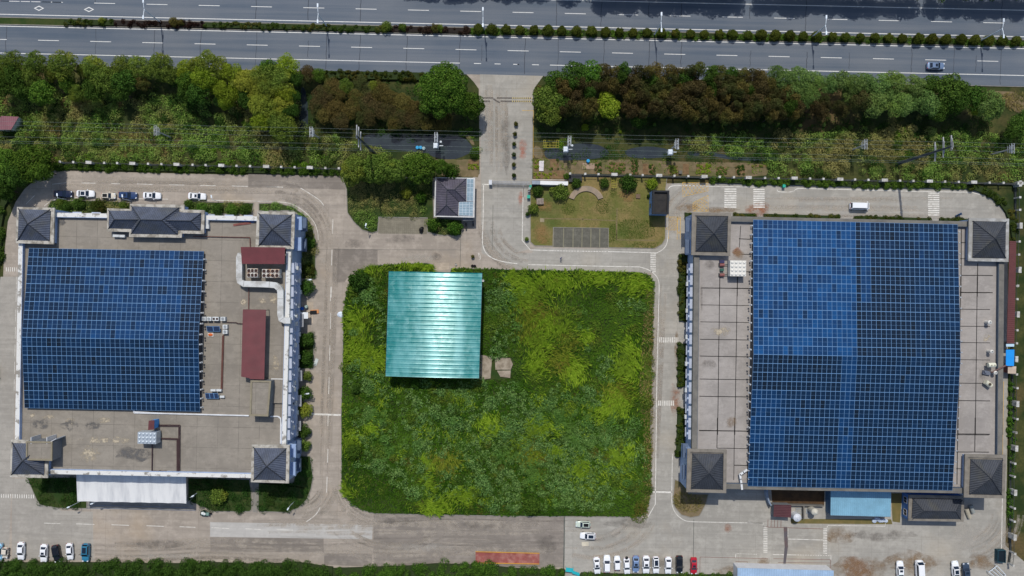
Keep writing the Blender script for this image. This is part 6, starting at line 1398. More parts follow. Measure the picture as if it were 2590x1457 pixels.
# roof equipment of the east hall
def vent_cap(t, x, y, r, h, z, label, mat=TANKW):
    p = P(*t(x, y), z + h); o = empty('roof_vent', (p.x, p.y, z), label, 'roof vent', 'white vents on the east hall roof'); mb = MB(); mb.cyl((0, 0, 0), (0, 0, h), r * .8, r * .8, 12); put('duct', local_mesh(mb, 'duct', mat), mat, o)
    mb = MB(); mb.lathe((0, 0, h), [(r, -.1), (r, .12), (r * .55, .3), (r * .5, .3), (r * .5, .1)], 14); put('cap', local_mesh(mb, 'cap', mat), mat, o); mb = MB(); mb.cyl((0, 0, h + .1), (0, 0, h + .14), r * .48, r * .48, 12); put('opening', local_mesh(mb, 'opening', BLACKTRIM), FANM, o)
vent_cap(c3, 2222, 418, .5, 1.6, ZSR, 'white roof vent farthest north on the east roof strip'); vent_cap(c3, 2240, 686, .45, 1.6, ZSR, 'white roof vent with a dark mouth in the middle of the east roof strip'); vent_cap(c3, 2274, 880, .45, 1.4, ZSR, 'white six-sided vent beside the brown flue pipe')
p0, p1 = P(*c3(2205, 810), ZSR + 1.6), P(*c3(2270, 808), ZSR + 1.6); o = empty('pressure_vessel', ((p0.x + p1.x) / 2, p0.y, ZSR), 'cream cylinder tank lying on the east roof edge', 'tank'); mb = MB(); mb.cyl(p0, p1, .55, .55, 14); mb.lathe(p0, [(0, 0)], 4); mb.build('vessel', plain('cream_vessel', lin(214, 214, 196), .5), o, smooth=False)
for i in (0.35, .8):
    p = p0.lerp(p1, i); mb = MB(); mb.cyl((p.x, p.y, p.z + .4), (p.x, p.y, p.z + .68), .16, .16, 8); mb.build('manhole', plain('cream_lid', lin(168, 164, 140), .6), o); mb = MB(); mb.box((p.x, p.y, ZSR + .55), (.2, .7, 1.1)); mb.build('saddle', STEEL, o)
q0, q1 = P(*c3(2182, 962), ZSR + .9), P(*c3(2232, 1000), ZSR + .9); o = empty('pressure_vessel', ((q0.x + q1.x) / 2, (q0.y + q1.y) / 2, ZSR), 'cream oval tank with a dark manhole lying on the east roof strip', 'tank'); mb = MB(); mb.cyl(q0, q1, .62, .62, 14); mb.build('vessel', plain('cream_vessel_two', lin(208, 206, 186), .5), o); c = q0.lerp(q1, .55); mb = MB(); mb.cyl((c.x, c.y, c.z + .5), (c.x, c.y, c.z + .72), .34, .34, 10); mb.build('manhole', plain('dark_lid', lin(76, 66, 54), .7), o)
mb = MB(); f0, f1 = P(*c3(2245, 875), ZSR + 1.0), P(*c3(2372, 812), ZSR + 1.4); mb.cyl(f0, f1, .2, .2, 8); mb.cyl((f0.x, f0.y, ZSR), f0, .2, .2, 8); tag(mb.build('flue_pipe', plain('brown_flue', lin(112, 88, 84), .7)), 'slanting brown flue pipe crossing the east parapet', 'pipe')
mb = MB(); p = P(*c3(2195, 880), ZSR + .5); mb.box((p.x, p.y, ZSR + .3), (1.8, .9, .6), -.2); mb.box((p.x - .5, p.y + .3, ZSR + .5), (.6, .5, 1.0)); tag(mb.build('blower', plain('grey_blower', lin(108, 114, 128), .6)), 'grey blower box at the foot of the brown flue', 'blower')
for t, x, y, lb in ((b2, 1905, 1160, 'red pump set north of its twin by the white tank'), (b2, 1905, 1252, 'red pump set south of its twin by the white tank')):
    p = P(*t(x, y), ZSR + .8); o = empty('pump', (p.x, p.y, ZSR), lb, 'pump', 'pumps by the white roof tank'); rm_ = plain('pump_red', lin(142, 92, 88), .6)
    mb = MB(); mb.cyl((-.45, 0, .6), (.45, 0, .6), .38, .38, 10); mb.cyl((.45, 0, .6), (.62, 0, .6), .45, .45, 10); put('motor', local_mesh(mb, 'motor', rm_), rm_, o); mb = MB(); mb.box((0, 0, .12), (1.3, .9, .24)); put('base', local_mesh(mb, 'base', STEEL), STEEL, o); mb = MB(); mb.tube([(.6, 0, .6), (1.2, .1, .6), (1.9, .1, .7)], .1, 6); put('outlet_pipe', local_mesh(mb, 'outlet_pipe', plain('green_pipe', lin(60, 96, 84), .6)), STEEL, o)
mb = MB(); p = P(*b2(1905, 1205), ZSR + .5); mb.box((p.x, p.y, ZSR + .35), (.9, .6, .7)); tag(mb.build('valve_box', plain('green_valve', lin(46, 92, 80), .6)), 'green valve box between the two red pumps', 'valve box')
mb = MB(); p = P(*b2(1905, 1130), ZSR + .5); mb.box((p.x, p.y, ZSR + .4), (1.1, .7, .8)); tag(mb.build('control_cabinet', plain('indigo_cabinet', lin(54, 54, 92), .6)), 'dark indigo control cabinet north of the red pumps', 'cabinet')
o = MB(); pts = dense(PL([d2(2136, 478), d2(2074, 522), d2(2086, 604), d2(2092, 656)], ZPR + .5), 1.0)
for a, b in zip(pts[:-1], pts[1:]): d = b - a; c = (a + b) / 2; o.box((c.x, c.y, ZPR + .2), (d.length + .2, .45, .4), math.atan2(d.y, d.x))
tag(o.build('cable_duct', plain('white_cable_duct', lin(214, 216, 216), .6)), 'white bent cable duct crossing the south parapet of the east hall', 'cable duct')
for (t, x, y, rx, ry, m_) in ((b2, 2060, 1060, 80, 65, MUD), (b2, 2050, 1040, 60, 50, RUST), (b2, 1790, 1160, 75, 60, DARKST), (c2, 1720, 150, 18, 160, DARKST), (c2, 1990, 1330, 60, 70, MUD), (c3, 2190, 560, 50, 50, PEEL_L), (c3, 2150, 900, 60, 90, DARKST), (c2, 1780, 800, 90, 60, DARKST), (c2, 1900, 500, 120, 60, PEEL_L)):
    pts = [t(x + rx * math.cos(a) * rng.uniform(.6, 1.1), y + ry * math.sin(a) * rng.uniform(.6, 1.1)) for a in [2 * math.pi * i / 16 for i in range(16)]]
    m = MB(); m.poly(PL(pts, ZSR + .02 + rng.random() * .01)); m.build('roof_patch', m_, EH)
# outdoor units on the hall facades
rg = random.Random(21)
for k in range(16):
    u = .2 + .65 * k / 15 + rg.uniform(-.01, .01); p = E_N + (E_S - E_N) * u; z = rg.choice((2.9, 4.6, 6.0)); o = empty('air_conditioner', (p.x + .75, p.y, z), 'white air conditioner unit on the east wall of the west hall', 'air conditioner', 'air conditioner units on the west hall wall')
    mb = MB(); mb.box((0, 0, .4), (.5, 1.0, .75)); put('casing', local_mesh(mb, 'casing', ACW), ACW, o); mb = MB(); mb.box((-.25, 0, 0), (.9, .9, .05)); put('bracket', local_mesh(mb, 'bracket', STEEL), STEEL, o); mb = MB(); mb.cyl((.25, 0, .4), (.29, 0, .4), .3, .3, 10); put('fan_grille', local_mesh(mb, 'fan_grille', FANM), FANM, o)
for k in range(6):
    u = .25 + .5 * k / 5; p = W_N + (W_S - W_N) * u; o = empty('air_conditioner', (p.x - .75, p.y, 3.2), 'white air conditioner unit on the west wall of the east hall', 'air conditioner', 'air conditioner units on the east hall wall')
    mb = MB(); mb.box((0, 0, .4), (.5, 1.0, .75)); put('casing', local_mesh(mb, 'casing', ACW), ACW, o); mb = MB(); mb.box((.25, 0, 0), (.9, .9, .05)); put('bracket', local_mesh(mb, 'bracket', STEEL), STEEL, o)

# ---------------------------------------------------------------- small things on the ground
def tank_round(px, r, h, label, mat, roofm=None):
    p = P(px[0], px[1], h); o = empty('storage_tank', (p.x, p.y, 0), label, 'tank', 'white tanks south of the soil court'); mb = MB(); mb.cyl((0, 0, 0), (0, 0, h), r, r, 20, caps=False); put('shell', local_mesh(mb, 'shell', mat), mat, o)
    mb = MB(); mb.lathe((0, 0, h), [(r + .05, 0), (r * .7, .3), (r * .3, .5), (r * .3, .62), (0, .66)], 20); me = local_mesh(mb, 'lid', mat); put('lid', me, roofm or mat, o)
tank_round(d3(460, 915), .95, 2.4, 'white round tank with a tarp flap near the yellow kerb', plain('white_tank_skin', lin(212, 216, 222), .5)); tank_round(d3(620, 862), .8, 3.0, 'white conical-topped silo beside the pale blue shed', plain('cream_silo_skin', lin(204, 200, 186), .5))
for px, lb in ((d3(472, 850), 'framed floor grating west of the block wall'), (d3(553, 852), 'framed floor grating east of the block wall')):
    p = P(px[0], px[1]); o = MB(); w_, h_ = (1.5, 1.1) if px[0] < 2030 else (.8, 1.1)
    for s in (-1, 1): o.box((p.x + s * w_ / 2, p.y, .1), (.1, h_, .2)); o.box((p.x, p.y + s * h_ / 2, .1), (w_ + .1, .1, .2))
    for i in range(5): o.box((p.x - w_ / 2 + w_ * (i + .5) / 5, p.y, .12), (.05, h_, .05))
    tag(o.build('floor_grating', GALV), lb, 'grating')
def sack(mb, c, s, sx=1, sy=1): mb.lathe(c, [(s * .85, 0), (s, s * .35), (s * .8, s * .75), (s * .35, s * .95), (0, s)], 9, sx=sx, sy=sy)
rg = random.Random(6); SACK = patchy('white_sack_cloth', lin(214, 222, 232), lin(168, 184, 208), 1.2, .42, .6)
for k in range(7):
    p = P(*d3(1160 + 18 * k, 925 + rg.uniform(-18, 26))); mb = MB(); sack(mb, (p.x, p.y, .02), rg.uniform(.42, .62), rg.uniform(.9, 1.2)); tag(mb.build('sack', SACK), 'white bulging sack in the pile at the pale blue shed', 'sack', 'white sacks by the pale blue shed')
for (x, y, lb, m_) in ((2012, 870, 'long beige rolled tarp beside the service block', plain('beige_tarp', lin(178, 170, 150), .8)), (2048, 830, 'grey covered bundle beside the service block', plain('grey_tarp', lin(146, 150, 146), .8))):
    p = P(*d3(x, y)); mb = MB(); d = Vector((.35, -.94, 0)); L_ = 2.4 if x < 2030 else 2.0
    a, b = p - d * L_ / 2, p + d * L_ / 2; mb.cyl((a.x, a.y, .5), (b.x, b.y, .45), .52, .48, 12); tag(mb.build('tarp_roll', m_), lb, 'tarp')
TEALB = plain('teal_bin_plastic', lin(42, 172, 146), .45); GREYB = plain('grey_bin_plastic', lin(148, 168, 164), .5)
def bin_(px, m_, label, s=1.0):
    p = P(px[0], px[1], 1.0); o = empty('bin', (p.x, p.y, .012), label, 'bin'); mb = MB(); mb.prism([Vector((sx * .28 * s, sy * .3 * s, 0)) for sx, sy in ((-1, -1), (1, -1), (1, 1), (-1, 1))], .06, .95 * s); put('body', local_mesh(mb, 'body', m_), m_, o); mb = MB(); mb.box((0, 0, s), (.66 * s, .7 * s, .08)); put('lid', local_mesh(mb, 'lid', m_), m_, o)
    for s_ in (-1, 1): mb = MB(); mb.cyl((s_ * .26, .25, .1), (s_ * .32, .25, .1), .1, .1, 8); put('wheel', local_mesh(mb, 'wheel', RUBBER), RUBBER, o)
bin_((1341.7, 470.7), TEALB, 'teal wheelie bin nearest the gate', .9); bin_((1340, 476.5), GREYB, 'pale grey wheelie bin next to the teal bin at the gate', .9); bin_((1338.5, 483.5), plain('dark_bin', lin(92, 84, 84), .6), 'dark wheelie bin between the pale bin and the white scooter', .9); bin_((1337, 497.6), TEALB, 'larger teal bin south of the white scooter', 1.15); bin_(b3(338, 436), TEALB, 'teal bin standing alone at the hedge north of the east hall', 1.1)
BLUEB = plain('blue_drum_plastic', lin(32, 158, 214), .4)
for px, m_, lb in (((1055.5, 373), BLUEB, 'blue plastic drum at the pond, west one of two'), ((1063.8, 373), BLUEB, 'blue plastic drum at the pond, between a blue and a grey one'), ((1071.5, 375), plain('grey_drum', lin(150, 176, 178), .5), 'grey drum beside the two blue drums at the pond'), (b2(680, 205), BLUEB, 'blue drum on the vegetable plots'), (c1(410, 292), plain('royal_blue_drum', lin(24, 104, 206), .4), 'round blue tub beside the small white canopy'), (c1(447, 275), plain('pale_drum', lin(158, 178, 172), .5), 'pale grey tub beside the round blue tub')):
    p = P(px[0], px[1], .9); o = empty('drum', (p.x, p.y, .02), lb, 'drum'); mb = MB(); mb.lathe((0, 0, 0), [(.38, 0), (.42, .05), (.40, .3), (.43, .33), (.40, .36), (.40, .6), (.43, .63), (.41, .9), (.36, .92)], 14); put('drum_body', local_mesh(mb, 'drum_body', m_), m_, o); mb = MB(); mb.cyl((.18, 0, .92), (.18, 0, .96), .07, .07, 8); put('bung', local_mesh(mb, 'bung', BLACKTRIM), BLACKTRIM, o)
def slab_thing(name, q, z0, z1, m_, lab, cat):
    mb = MB(); mb.prism(PL(q), z0, z1); return tag(mb.build(name, m_), lab, cat)
slab_thing('board', [c1(540, 745), c1(565, 758), c1(543, 818), c1(513, 808)], .01, .12, plain('white_board', lin(200, 206, 204), .6), 'pale board lying at the kerb of the west hall road', 'board')
crumple = MB(); p = P(*c1(766, 350)); rg = random.Random(2)
ringp = [(733, 345), (745, 325), (770, 318), (790, 330), (792, 350), (785, 358), (793, 382), (760, 372), (740, 362)]; base = [P(*c1(*q)) for q in ringp]; c = sum(base, Vector((0, 0, 0))) / len(base)
n = len(base); crumple.add([Vector((q.x, q.y, .03)) for q in base] + [Vector(((q.x + c.x) / 2, (q.y + c.y) / 2, .18 + .14 * rg.random())) for q in base] + [Vector((c.x, c.y, .2))], [(i, (i + 1) % n, n + (i + 1) % n, n + i) for i in range(n)] + [(n + i, n + (i + 1) % n, 2 * n) for i in range(n)])
tag(crumple.build('plastic_sheet', plain('white_plastic', lin(214, 226, 240), .4)), 'crumpled white plastic sheet at the meadow edge', 'plastic sheet')
slab_thing('mattress', [c1(492, 306), c1(566, 300), c1(570, 334), c1(490, 342)], .02, .3, plain('orange_board', lin(206, 142, 92), .8), 'orange-edged board under a black panel by the white canopy', 'board'); slab_thing('dark_board', [c1(489, 312), c1(551, 308), c1(552, 338), c1(488, 341)], .302, .38, BLACKTRIM, 'black board lying on the orange-edged board', 'panel')
slab_thing('table', [b2(205, 552), b2(270, 550), b2(272, 606), b2(208, 608)], .3, .75, patchy('plank_grey', lin(150, 138, 126), lin(122, 110, 102), 1.5, .45, .55), 'square grey planked table on the lawn', 'table')
slab_thing('inspection_cover', [b2(1115, 512), b2(1155, 512), b2(1155, 552), b2(1115, 550)], .1, .4, plain('brown_hatch', lin(112, 92, 76), .8), 'brown inspection cover near the blue substation', 'cover'); slab_thing('manhole_frame', [b2(238, 730), b2(278, 732), b2(277, 768), b2(238, 766)], .1, .16, plain('pale_frame', lin(150, 138, 112), .9), 'pale square manhole frame in the lawn corner', 'cover')
slab_thing('concrete_plate', [d2(620, 1138), d2(684, 1138), d2(684, 1172), d2(622, 1174)], .014, .05, plain('cream_plate', lin(206, 198, 178), .9), 'cream concrete plate south of the white crossover', 'plate')
for q, lb in (([b2(230, 208), b2(275, 206), b2(270, 300), b2(230, 300)], 'white fleece sheet over a vegetable bed by the entrance road'),): slab_thing('bed_cover', q, .02, .25, plain('fleece', lin(212, 206, 206), .8), lb, 'sheet')
slab_thing('black_tarp', [b2(505, 335), b2(618, 338), b2(622, 395), b2(500, 405)], .05, .9, plain('black_tarp_cloth', lin(44, 46, 50), .6), 'black tarp stretched behind the gate wall end', 'tarp')
slab_thing('garden_slab', [b2(628, 225), b2(738, 230), b2(738, 284), b2(626, 280)], .03, .12, plain('pinkish_slab', lin(168, 144, 124), .9), 'pinkish slab with a blue drum in the vegetable plots', 'slab')
slab_thing('water_box', [b2(1508, 298), b2(1536, 298), b2(1536, 328), b2(1506, 328)], .02, .6, plain('concrete_box', lin(104, 100, 92), .8), 'small square water box in the vegetable plots', 'box')
skip = empty('skip', P(2536, 1407), 'dark teal waste container at the south-east corner', 'container'); mb = MB(); q = PL([d3(2298, 1215), d3(2372, 1215), d3(2370, 1330), d3(2295, 1322)], 1.4); mb.ring(q, offset_poly(q, .12), 0, 1.4); mb.build('shell', plain('dark_teal_steel', lin(26, 68, 80), .5), skip); mb = MB(); mb.prism(offset_poly(q, .1), .6, 1.1); mb.build('lid', plain('black_lid', lin(22, 34, 42), .5), skip)
fr = empty('pallet_frame', P(2520, 1450), 'white tubular pallet frame at the south-east picture corner', 'frame'); q = PL([d3(2215, 1412), d3(2290, 1355), d3(2370, 1440), d3(2330, 1500)], 1.0)
for i in range(4):
    a, b = q[i], q[(i + 1) % 4]; mb = MB(); mb.cyl(a, b, .07, .07, 6); mb.cyl((a.x, a.y, 0), a, .07, .07, 6); mb.build('rail', LAMPW, fr)
for i in (1, 2): mb = MB(); mb.cyl(bil(q, i / 3, 0), bil(q, i / 3, 1), .06, .06, 6); mb.build('bar', LAMPW, fr)
st = empty('stair_platform', P(1440, 1445), 'turquoise steel platform and steps in the south hedge', 'platform'); tq = plain('turquoise_paint', lin(40, 176, 186), .5)
mb = MB(); q = PL([d2(478, 1372), d2(545, 1380), d2(542, 1418), d2(472, 1408)], 1.2); mb.prism(q, 1.1, 1.2, bottom=True)
for p in q: mb.cyl((p.x, p.y, 0), (p.x, p.y, 1.1), .05, .05, 5)
mb.build('platform', tq, st); mb = MB(); a, b = P(*d2(535, 1412), 1.2), P(*d2(600, 1435), .2)
for s in (-.35, .35): mb.cyl(a + Vector((0, s, 0)), b + Vector((0, s, 0)), .06, .06, 5)
for i in range(6): c = a.lerp(b, (i + .5) / 6); mb.box(c, (.3, .75, .05))
mb.build('steps', tq, st)
for px, lb, m_ in (((1339.5, 541), 'red and white cone-shaped marker at the lawn kerb', plain('pink_red', lin(206, 110, 100), .6)), ((1339, 519), 'small white-topped bollard on the lawn kerb', FWHITE)):
    p = P(px[0], px[1], .4); mb = MB(); mb.box((p.x, p.y, .04), (.5, .5, .06)); mb.cyl((p.x, p.y, .06), (p.x, p.y, .8), .22, .06, 10); tag(mb.build('traffic_cone', m_), lb, 'cone')
for px, lb in (((b1(1822, 1155)), 'white bucket at the meadow corner by the barrier line'), (c1(446, 52 + 1294), 'white ball-shaped lamp on the paving east of the west hall'), (b1(2080, 1305), 'white satellite dish on the corner of the teal roof')):
    p = P(px[0], px[1], .4); mb = MB(); mb.lathe((p.x, p.y, .02 if lb[6] != 's' else 6.2), [(.2, 0), (.28, .3), (.3, .4), (.24, .4), (.2, .1)], 12); tag(mb.build('bucket' if 'bucket' in lb else 'globe_lamp' if 'ball' in lb else 'satellite_dish', FWHITE), lb, 'bucket' if 'bucket' in lb else 'lamp' if 'ball' in lb else 'satellite dish')
for px, lb in ((b1(1975, 1170), 'black tyre lying at the meadow corner, west one of two'), (b1(1995, 1172), 'black tyre lying at the meadow corner, east one of two')):
    p = P(*px); mb = MB(); mb.lathe((p.x, p.y, .02), [(.2, 0), (.36, .03), (.4, .12), (.36, .22), (.2, .24), (.2, .0)], 14); tag(mb.build('tyre', RUBBER), lb, 'tyre')
for k, (y, lb) in enumerate(((262, 'speed bump'), (248, ''))): pass
def speed_bump(pts, label):
    q = PL(pts, 0.02); o = empty('speed_bump', q[0].lerp(q[-1], .5), label, 'speed bump', 'rubber speed bumps on the entrance road'); yb, bb = MB(), MB()
    for a, b in zip(q[:-1], q[1:]):
        n = max(1, int((b - a).length / .26))
        for i in range(n):
            c = a.lerp(b, (i + .5) / n); d = b - a; w_ = d.length / n; ang = math.atan2(d.y, d.x)
            ((yb if (i % 2 and c.x > 0.1) else bb)).box((c.x, c.y, .03), (w_ * .72, .34, .06), ang)
    bb.build('rubber_blocks', plain('bump_black', lin(72, 66, 66), .8), o)
    if yb.v: yb.build('yellow_blocks', plain('bump_yellow', lin(196, 176, 104), .7), o)
E_ = lambda x, y: (1190 + x / 5.795, 230 + y / 5.795)
speed_bump([E_(175, 102), E_(335, 103)], 'short worn west stub of the northern speed bump'); speed_bump([E_(385, 103), E_(900, 107)], 'long northern black and yellow speed bump on the entrance road'); speed_bump([E_(178, 149), E_(288, 150)], 'short worn west stub of the southern speed bump'); speed_bump([E_(335, 115), E_(370, 140), E_(430, 172)], 'dislodged black speed bump piece lying askew'); speed_bump([E_(440, 150), E_(900, 155)], 'long southern black and yellow speed bump on the entrance road')
# timber, boards and banner roll by the south building
for q, z1, m_, lb, nm in (([(1955, 1431), (2012, 1431), (2018, 1439), (1960, 1439)], .7, plain('white_banner', lin(220, 222, 222), .6), 'white wrapped stack leaning at the pale blue building', 'wrapped_stack'), ([(2014, 1432), (2056, 1431), (2062, 1439), (2020, 1439)], .45, plain('light_timber', lin(184, 150, 108), .8), 'stack of light timber beside the white wrapped stack', 'timber_stack'), ([(1912, 1436), (1934, 1436), (1934, 1440), (1912, 1440)], .3, plain('pale_timber', lin(192, 168, 138), .8), 'short pale timber board by the pale blue building', 'timber_stack')):
    slab_thing(nm, q, .02, z1, m_, lb, 'timber' if 'timber' in nm else 'stack')
# bamboo trellises
BAM = plain('bamboo', lin(176, 166, 74), .7)
def trellis(t, x0, y0, x1, y1, nx, ny, label):
    mb = MB(); q = PL([t(x0, y0), t(x1, y0), t(x1, y1), t(x0, y1)], 1.3); rr = random.Random(x0)
    for i in range(nx + 1): a, b = bil(q, i / nx, 0), bil(q, min(1, max(0, i / nx + rr.uniform(-.06, .06))), 1); mb.cyl(a, b, .05, .05, 5); mb.cyl((a.x, a.y, 0), a, .05, .05, 5); mb.cyl((b.x, b.y, 0), b, .05, .05, 5)
    for j in range(ny + 1): mb.cyl(bil(q, 0, j / ny), bil(q, 1, min(1, max(0, j / ny + rr.uniform(-.15, .15)))), .05, .05, 5)
    tag(mb.build('bamboo_trellis', BAM), label, 'trellis')
trellis(a2, 270, 1285, 410, 1352, 8, 3, 'yellow bamboo trellis beside the ditch'); trellis(b2, 895, 362, 940, 450, 3, 4, 'thin bamboo trellis at the north edge of the lawn')

# ---------------------------------------------------------------- vegetation
G = {
    'brown': foliage('brown_leaves', lin(62, 56, 34), lin(108, 96, 62), lin(78, 88, 48), .15, .46, .6),
    'olive': foliage('olive_leaves', lin(68, 92, 34), lin(132, 152, 68), lin(146, 152, 58), .08),
    'dark': foliage('dark_green_leaves', lin(42, 70, 26), lin(92, 122, 52), None),
    'camphor': foliage('glossy_green_leaves', lin(46, 82, 28), lin(108, 140, 54), None),
    'lime': foliage('yellow_green_leaves', lin(96, 122, 26), lin(160, 176, 62), None),
    'willow': foliage('grey_green_leaves', lin(72, 104, 50), lin(134, 158, 88), lin(116, 142, 66), .1),
    'oliveb': foliage('russet_olive_leaves', lin(78, 72, 36), lin(128, 116, 66), lin(88, 100, 50), .12),
    'purple': foliage('purple_leaves', lin(44, 34, 30), lin(76, 58, 48), None),
    'hedge': foliage('hedge_leaves', lin(40, 58, 22), lin(88, 104, 44), lin(104, 98, 48), .25),
    'ball': foliage('ball_shrub_leaves', lin(46, 58, 20), lin(104, 114, 48), lin(126, 112, 50), .35, .6, .72),
}
BARK = patchy('bark', lin(92, 80, 66), lin(62, 54, 46), 2.0, .4, .6)
def crown_mesh(name, seed, nl=16, R=2.5, Hh=2.2, zc=5.4, leaf=(.24, .42), dens=26, lump=.40, top=.5, wild=.75):
    rng = np.random.default_rng(seed); C = []; Rr = []
    for i in range(nl):
        a = i * 2.399963 + rng.uniform(-.4, .4); u = 1 - (i + .5) / nl * 1.55; rad = math.sqrt(max(0.0, 1 - u * u)) * rng.uniform(.55, .78)
        C.append((R * rad * math.cos(a), R * rad * math.sin(a), zc + Hh * u * rng.uniform(.55, .85))); r = R * lump * rng.uniform(.75, 1.2); Rr.append((r, r * rng.uniform(.85, 1.15), r * rng.uniform(.75, 1.0)))
    Pt, Nn = lump_points(rng, np.array(C), np.array(Rr), dens, zmin=-.6, wild=wild)
    q = rng.normal(size=(500, 3)); q /= np.linalg.norm(q, axis=1, keepdims=True); q = q * rng.random((500, 1)) ** .33 * np.array([R * .7, R * .7, Hh * .7]) + np.array([0, 0, zc])
    Pt = np.concatenate([Pt, q]); Nn = np.concatenate([Nn, rng.normal(size=(500, 3))])
    return leaves_mesh(name, Pt, Nn, rng.uniform(*leaf, len(Pt)), .6, rng)
def trunk_mesh(seed, h=4.8, r=.2):
    rr = random.Random(seed); mb = MB(); pts = [Vector((0, 0, 0)), Vector((rr.uniform(-.1, .1), rr.uniform(-.1, .1), h * .5)), Vector((rr.uniform(-.2, .2), rr.uniform(-.2, .2), h * 1.15))]
    mb.cyl(pts[0], pts[1], r, r * .75, 8); mb.cyl(pts[1], pts[2], r * .75, r * .3, 8)
    for i in range(5):
        a = i * 1.26 + rr.random(); b = pts[1].lerp(pts[2], .1 + .16 * i); mb.cyl(b, b + Vector((1.3 * math.cos(a), 1.3 * math.sin(a), 1.1)), r * .4, r * .12, 5)
    return local_mesh(mb, 'trunk', BARK)
CROWN = {'a': [crown_mesh('crown', s) for s in (1, 2, 3, 4)], 'fine': [crown_mesh('crown', s, 22, 2.5, 2.3, 5.4, (.16, .30), 46, .34, wild=.9) for s in (11, 12, 13)],
         'big': [crown_mesh('crown', 21, 60, 7.2, 5.0, 7.6, (.30, .5), 22, .22), crown_mesh('crown', 22, 40, 4.2, 3.2, 5.6, (.28, .46), 24, .26)],
         'cone': [crown_mesh('crown', s, 18, 2.2, 3.0, 5.6, (.20, .36), 34, .36, wild=.9) for s in (31, 32, 33, 34)]}
TRUNK = [trunk_mesh(s) for s in (1, 2, 3)]
rt = random.Random(77)
def tree(px, R, kind, mesh, label, group, name='tree', z=5.4, base=2.5, var=.12, zs=None, i=None):
    p = P(px[0], px[1], z); o = empty(name, (p.x, p.y, 0), label, 'tree', group, rt.uniform(0, 6.28)); s = R / base
    k = zs if zs else min(1.25, max(.45, s ** .5)) * rt.uniform(.92, 1.1)
    o.scale = (s * rt.uniform(1 - var, 1 + var), s * rt.uniform(1 - var, 1 + var), k)
    t = bpy.data.objects.new('trunk', rt.choice(TRUNK)); COL.objects.link(t); t.parent = o
    m = CROWN[mesh][i] if i is not None else rt.choice(CROWN[mesh]); link_mesh('crown', m, G[kind], o); return o
LB_ = {'olive': 'olive green tree in the western roadside belt', 'dark': 'dark green tree in the western roadside belt', 'lime': 'bright yellow-green tree in the western roadside belt', 'brown': 'small brown-leaved tree in the plot between stream and entrance road', 'oliveb': 'russet-olive tree in the plot between stream and entrance road', 'camphor': 'fresh green tree in the western roadside belt', 'o2': 'olive green tree in the plot between stream and entrance road', 'c2': 'small fresh green tree at the north-west corner of the plot by the stream'}
def z36(r): return r / 36.23
for x, y, r, k in ((20, 600, 90, 'olive'), (150, 580, 105, 'olive'), (160, 700, 95, 'dark'), (360, 590, 105, 'olive'), (310, 700, 95, 'olive'), (620, 620, 125, 'olive'), (620, 755, 75, 'camphor'), (900, 640, 110, 'olive'), (980, 740, 115, 'olive'), (870, 830, 95, 'dark'), (1130, 630, 100, 'olive'), (1150, 750, 105, 'dark'), (1110, 850, 80, 'dark'), (1280, 620, 95, 'olive'), (1500, 620, 110, 'olive'), (1400, 640, 80, 'olive'), (1560, 690, 85, 'olive'), (1700, 640, 85, 'lime'), (1720, 745, 85, 'camphor'),
                   (1910, 590, 100, 'olive'), (1880, 740, 115, 'lime'), (1965, 790, 70, 'lime'), (2030, 620, 90, 'olive'), (2140, 690, 95, 'lime'), (2090, 860, 105, 'lime'), (2060, 930, 70, 'lime'), (2260, 760, 100, 'olive'), (2380, 720, 100, 'olive'), (2480, 650, 90, 'camphor'), (2450, 850, 110, 'olive'), (2400, 960, 100, 'olive'), (1830, 860, 100, 'dark'), (50, 800, 100, 'dark'), (400, 860, 100, 'camphor'), (700, 850, 75, 'olive'), (60, 690, 85, 'olive'), (1290, 760, 60, 'oliveb'), (1790, 590, 70, 'olive'), (760, 640, 60, 'olive'), (2250, 900, 80, 'dark'), (470, 660, 70, 'olive'), (1700, 850, 70, 'dark'), (200, 830, 80, 'dark'), (2330, 860, 70, 'olive')):
    tree(a0(x, y), z36(r) * 1.06, k, 'fine' if k in ('olive', 'lime') else 'a', LB_.get(k if k != 'oliveb' else 'olive'), 'trees of the western roadside belt')
for x, y, r, k in ((130, 700, 100, 'olive'), (280, 610, 105, 'lime'), (220, 760, 105, 'olive'), (90, 840, 105, 'olive'), (250, 860, 90, 'lime'), (60, 970, 110, 'olive'), (230, 960, 90, 'olive'), (330, 720, 75, 'dark'), (300, 1030, 85, 'dark'), (40, 1110, 90, 'lime'), (250, 1190, 125, 'olive'), (170, 1080, 80, 'olive'), (330, 880, 60, 'dark')):
    tree(a1(x, y), z36(r) * 1.06, k, 'fine', LB_[k], 'trees of the western roadside belt')
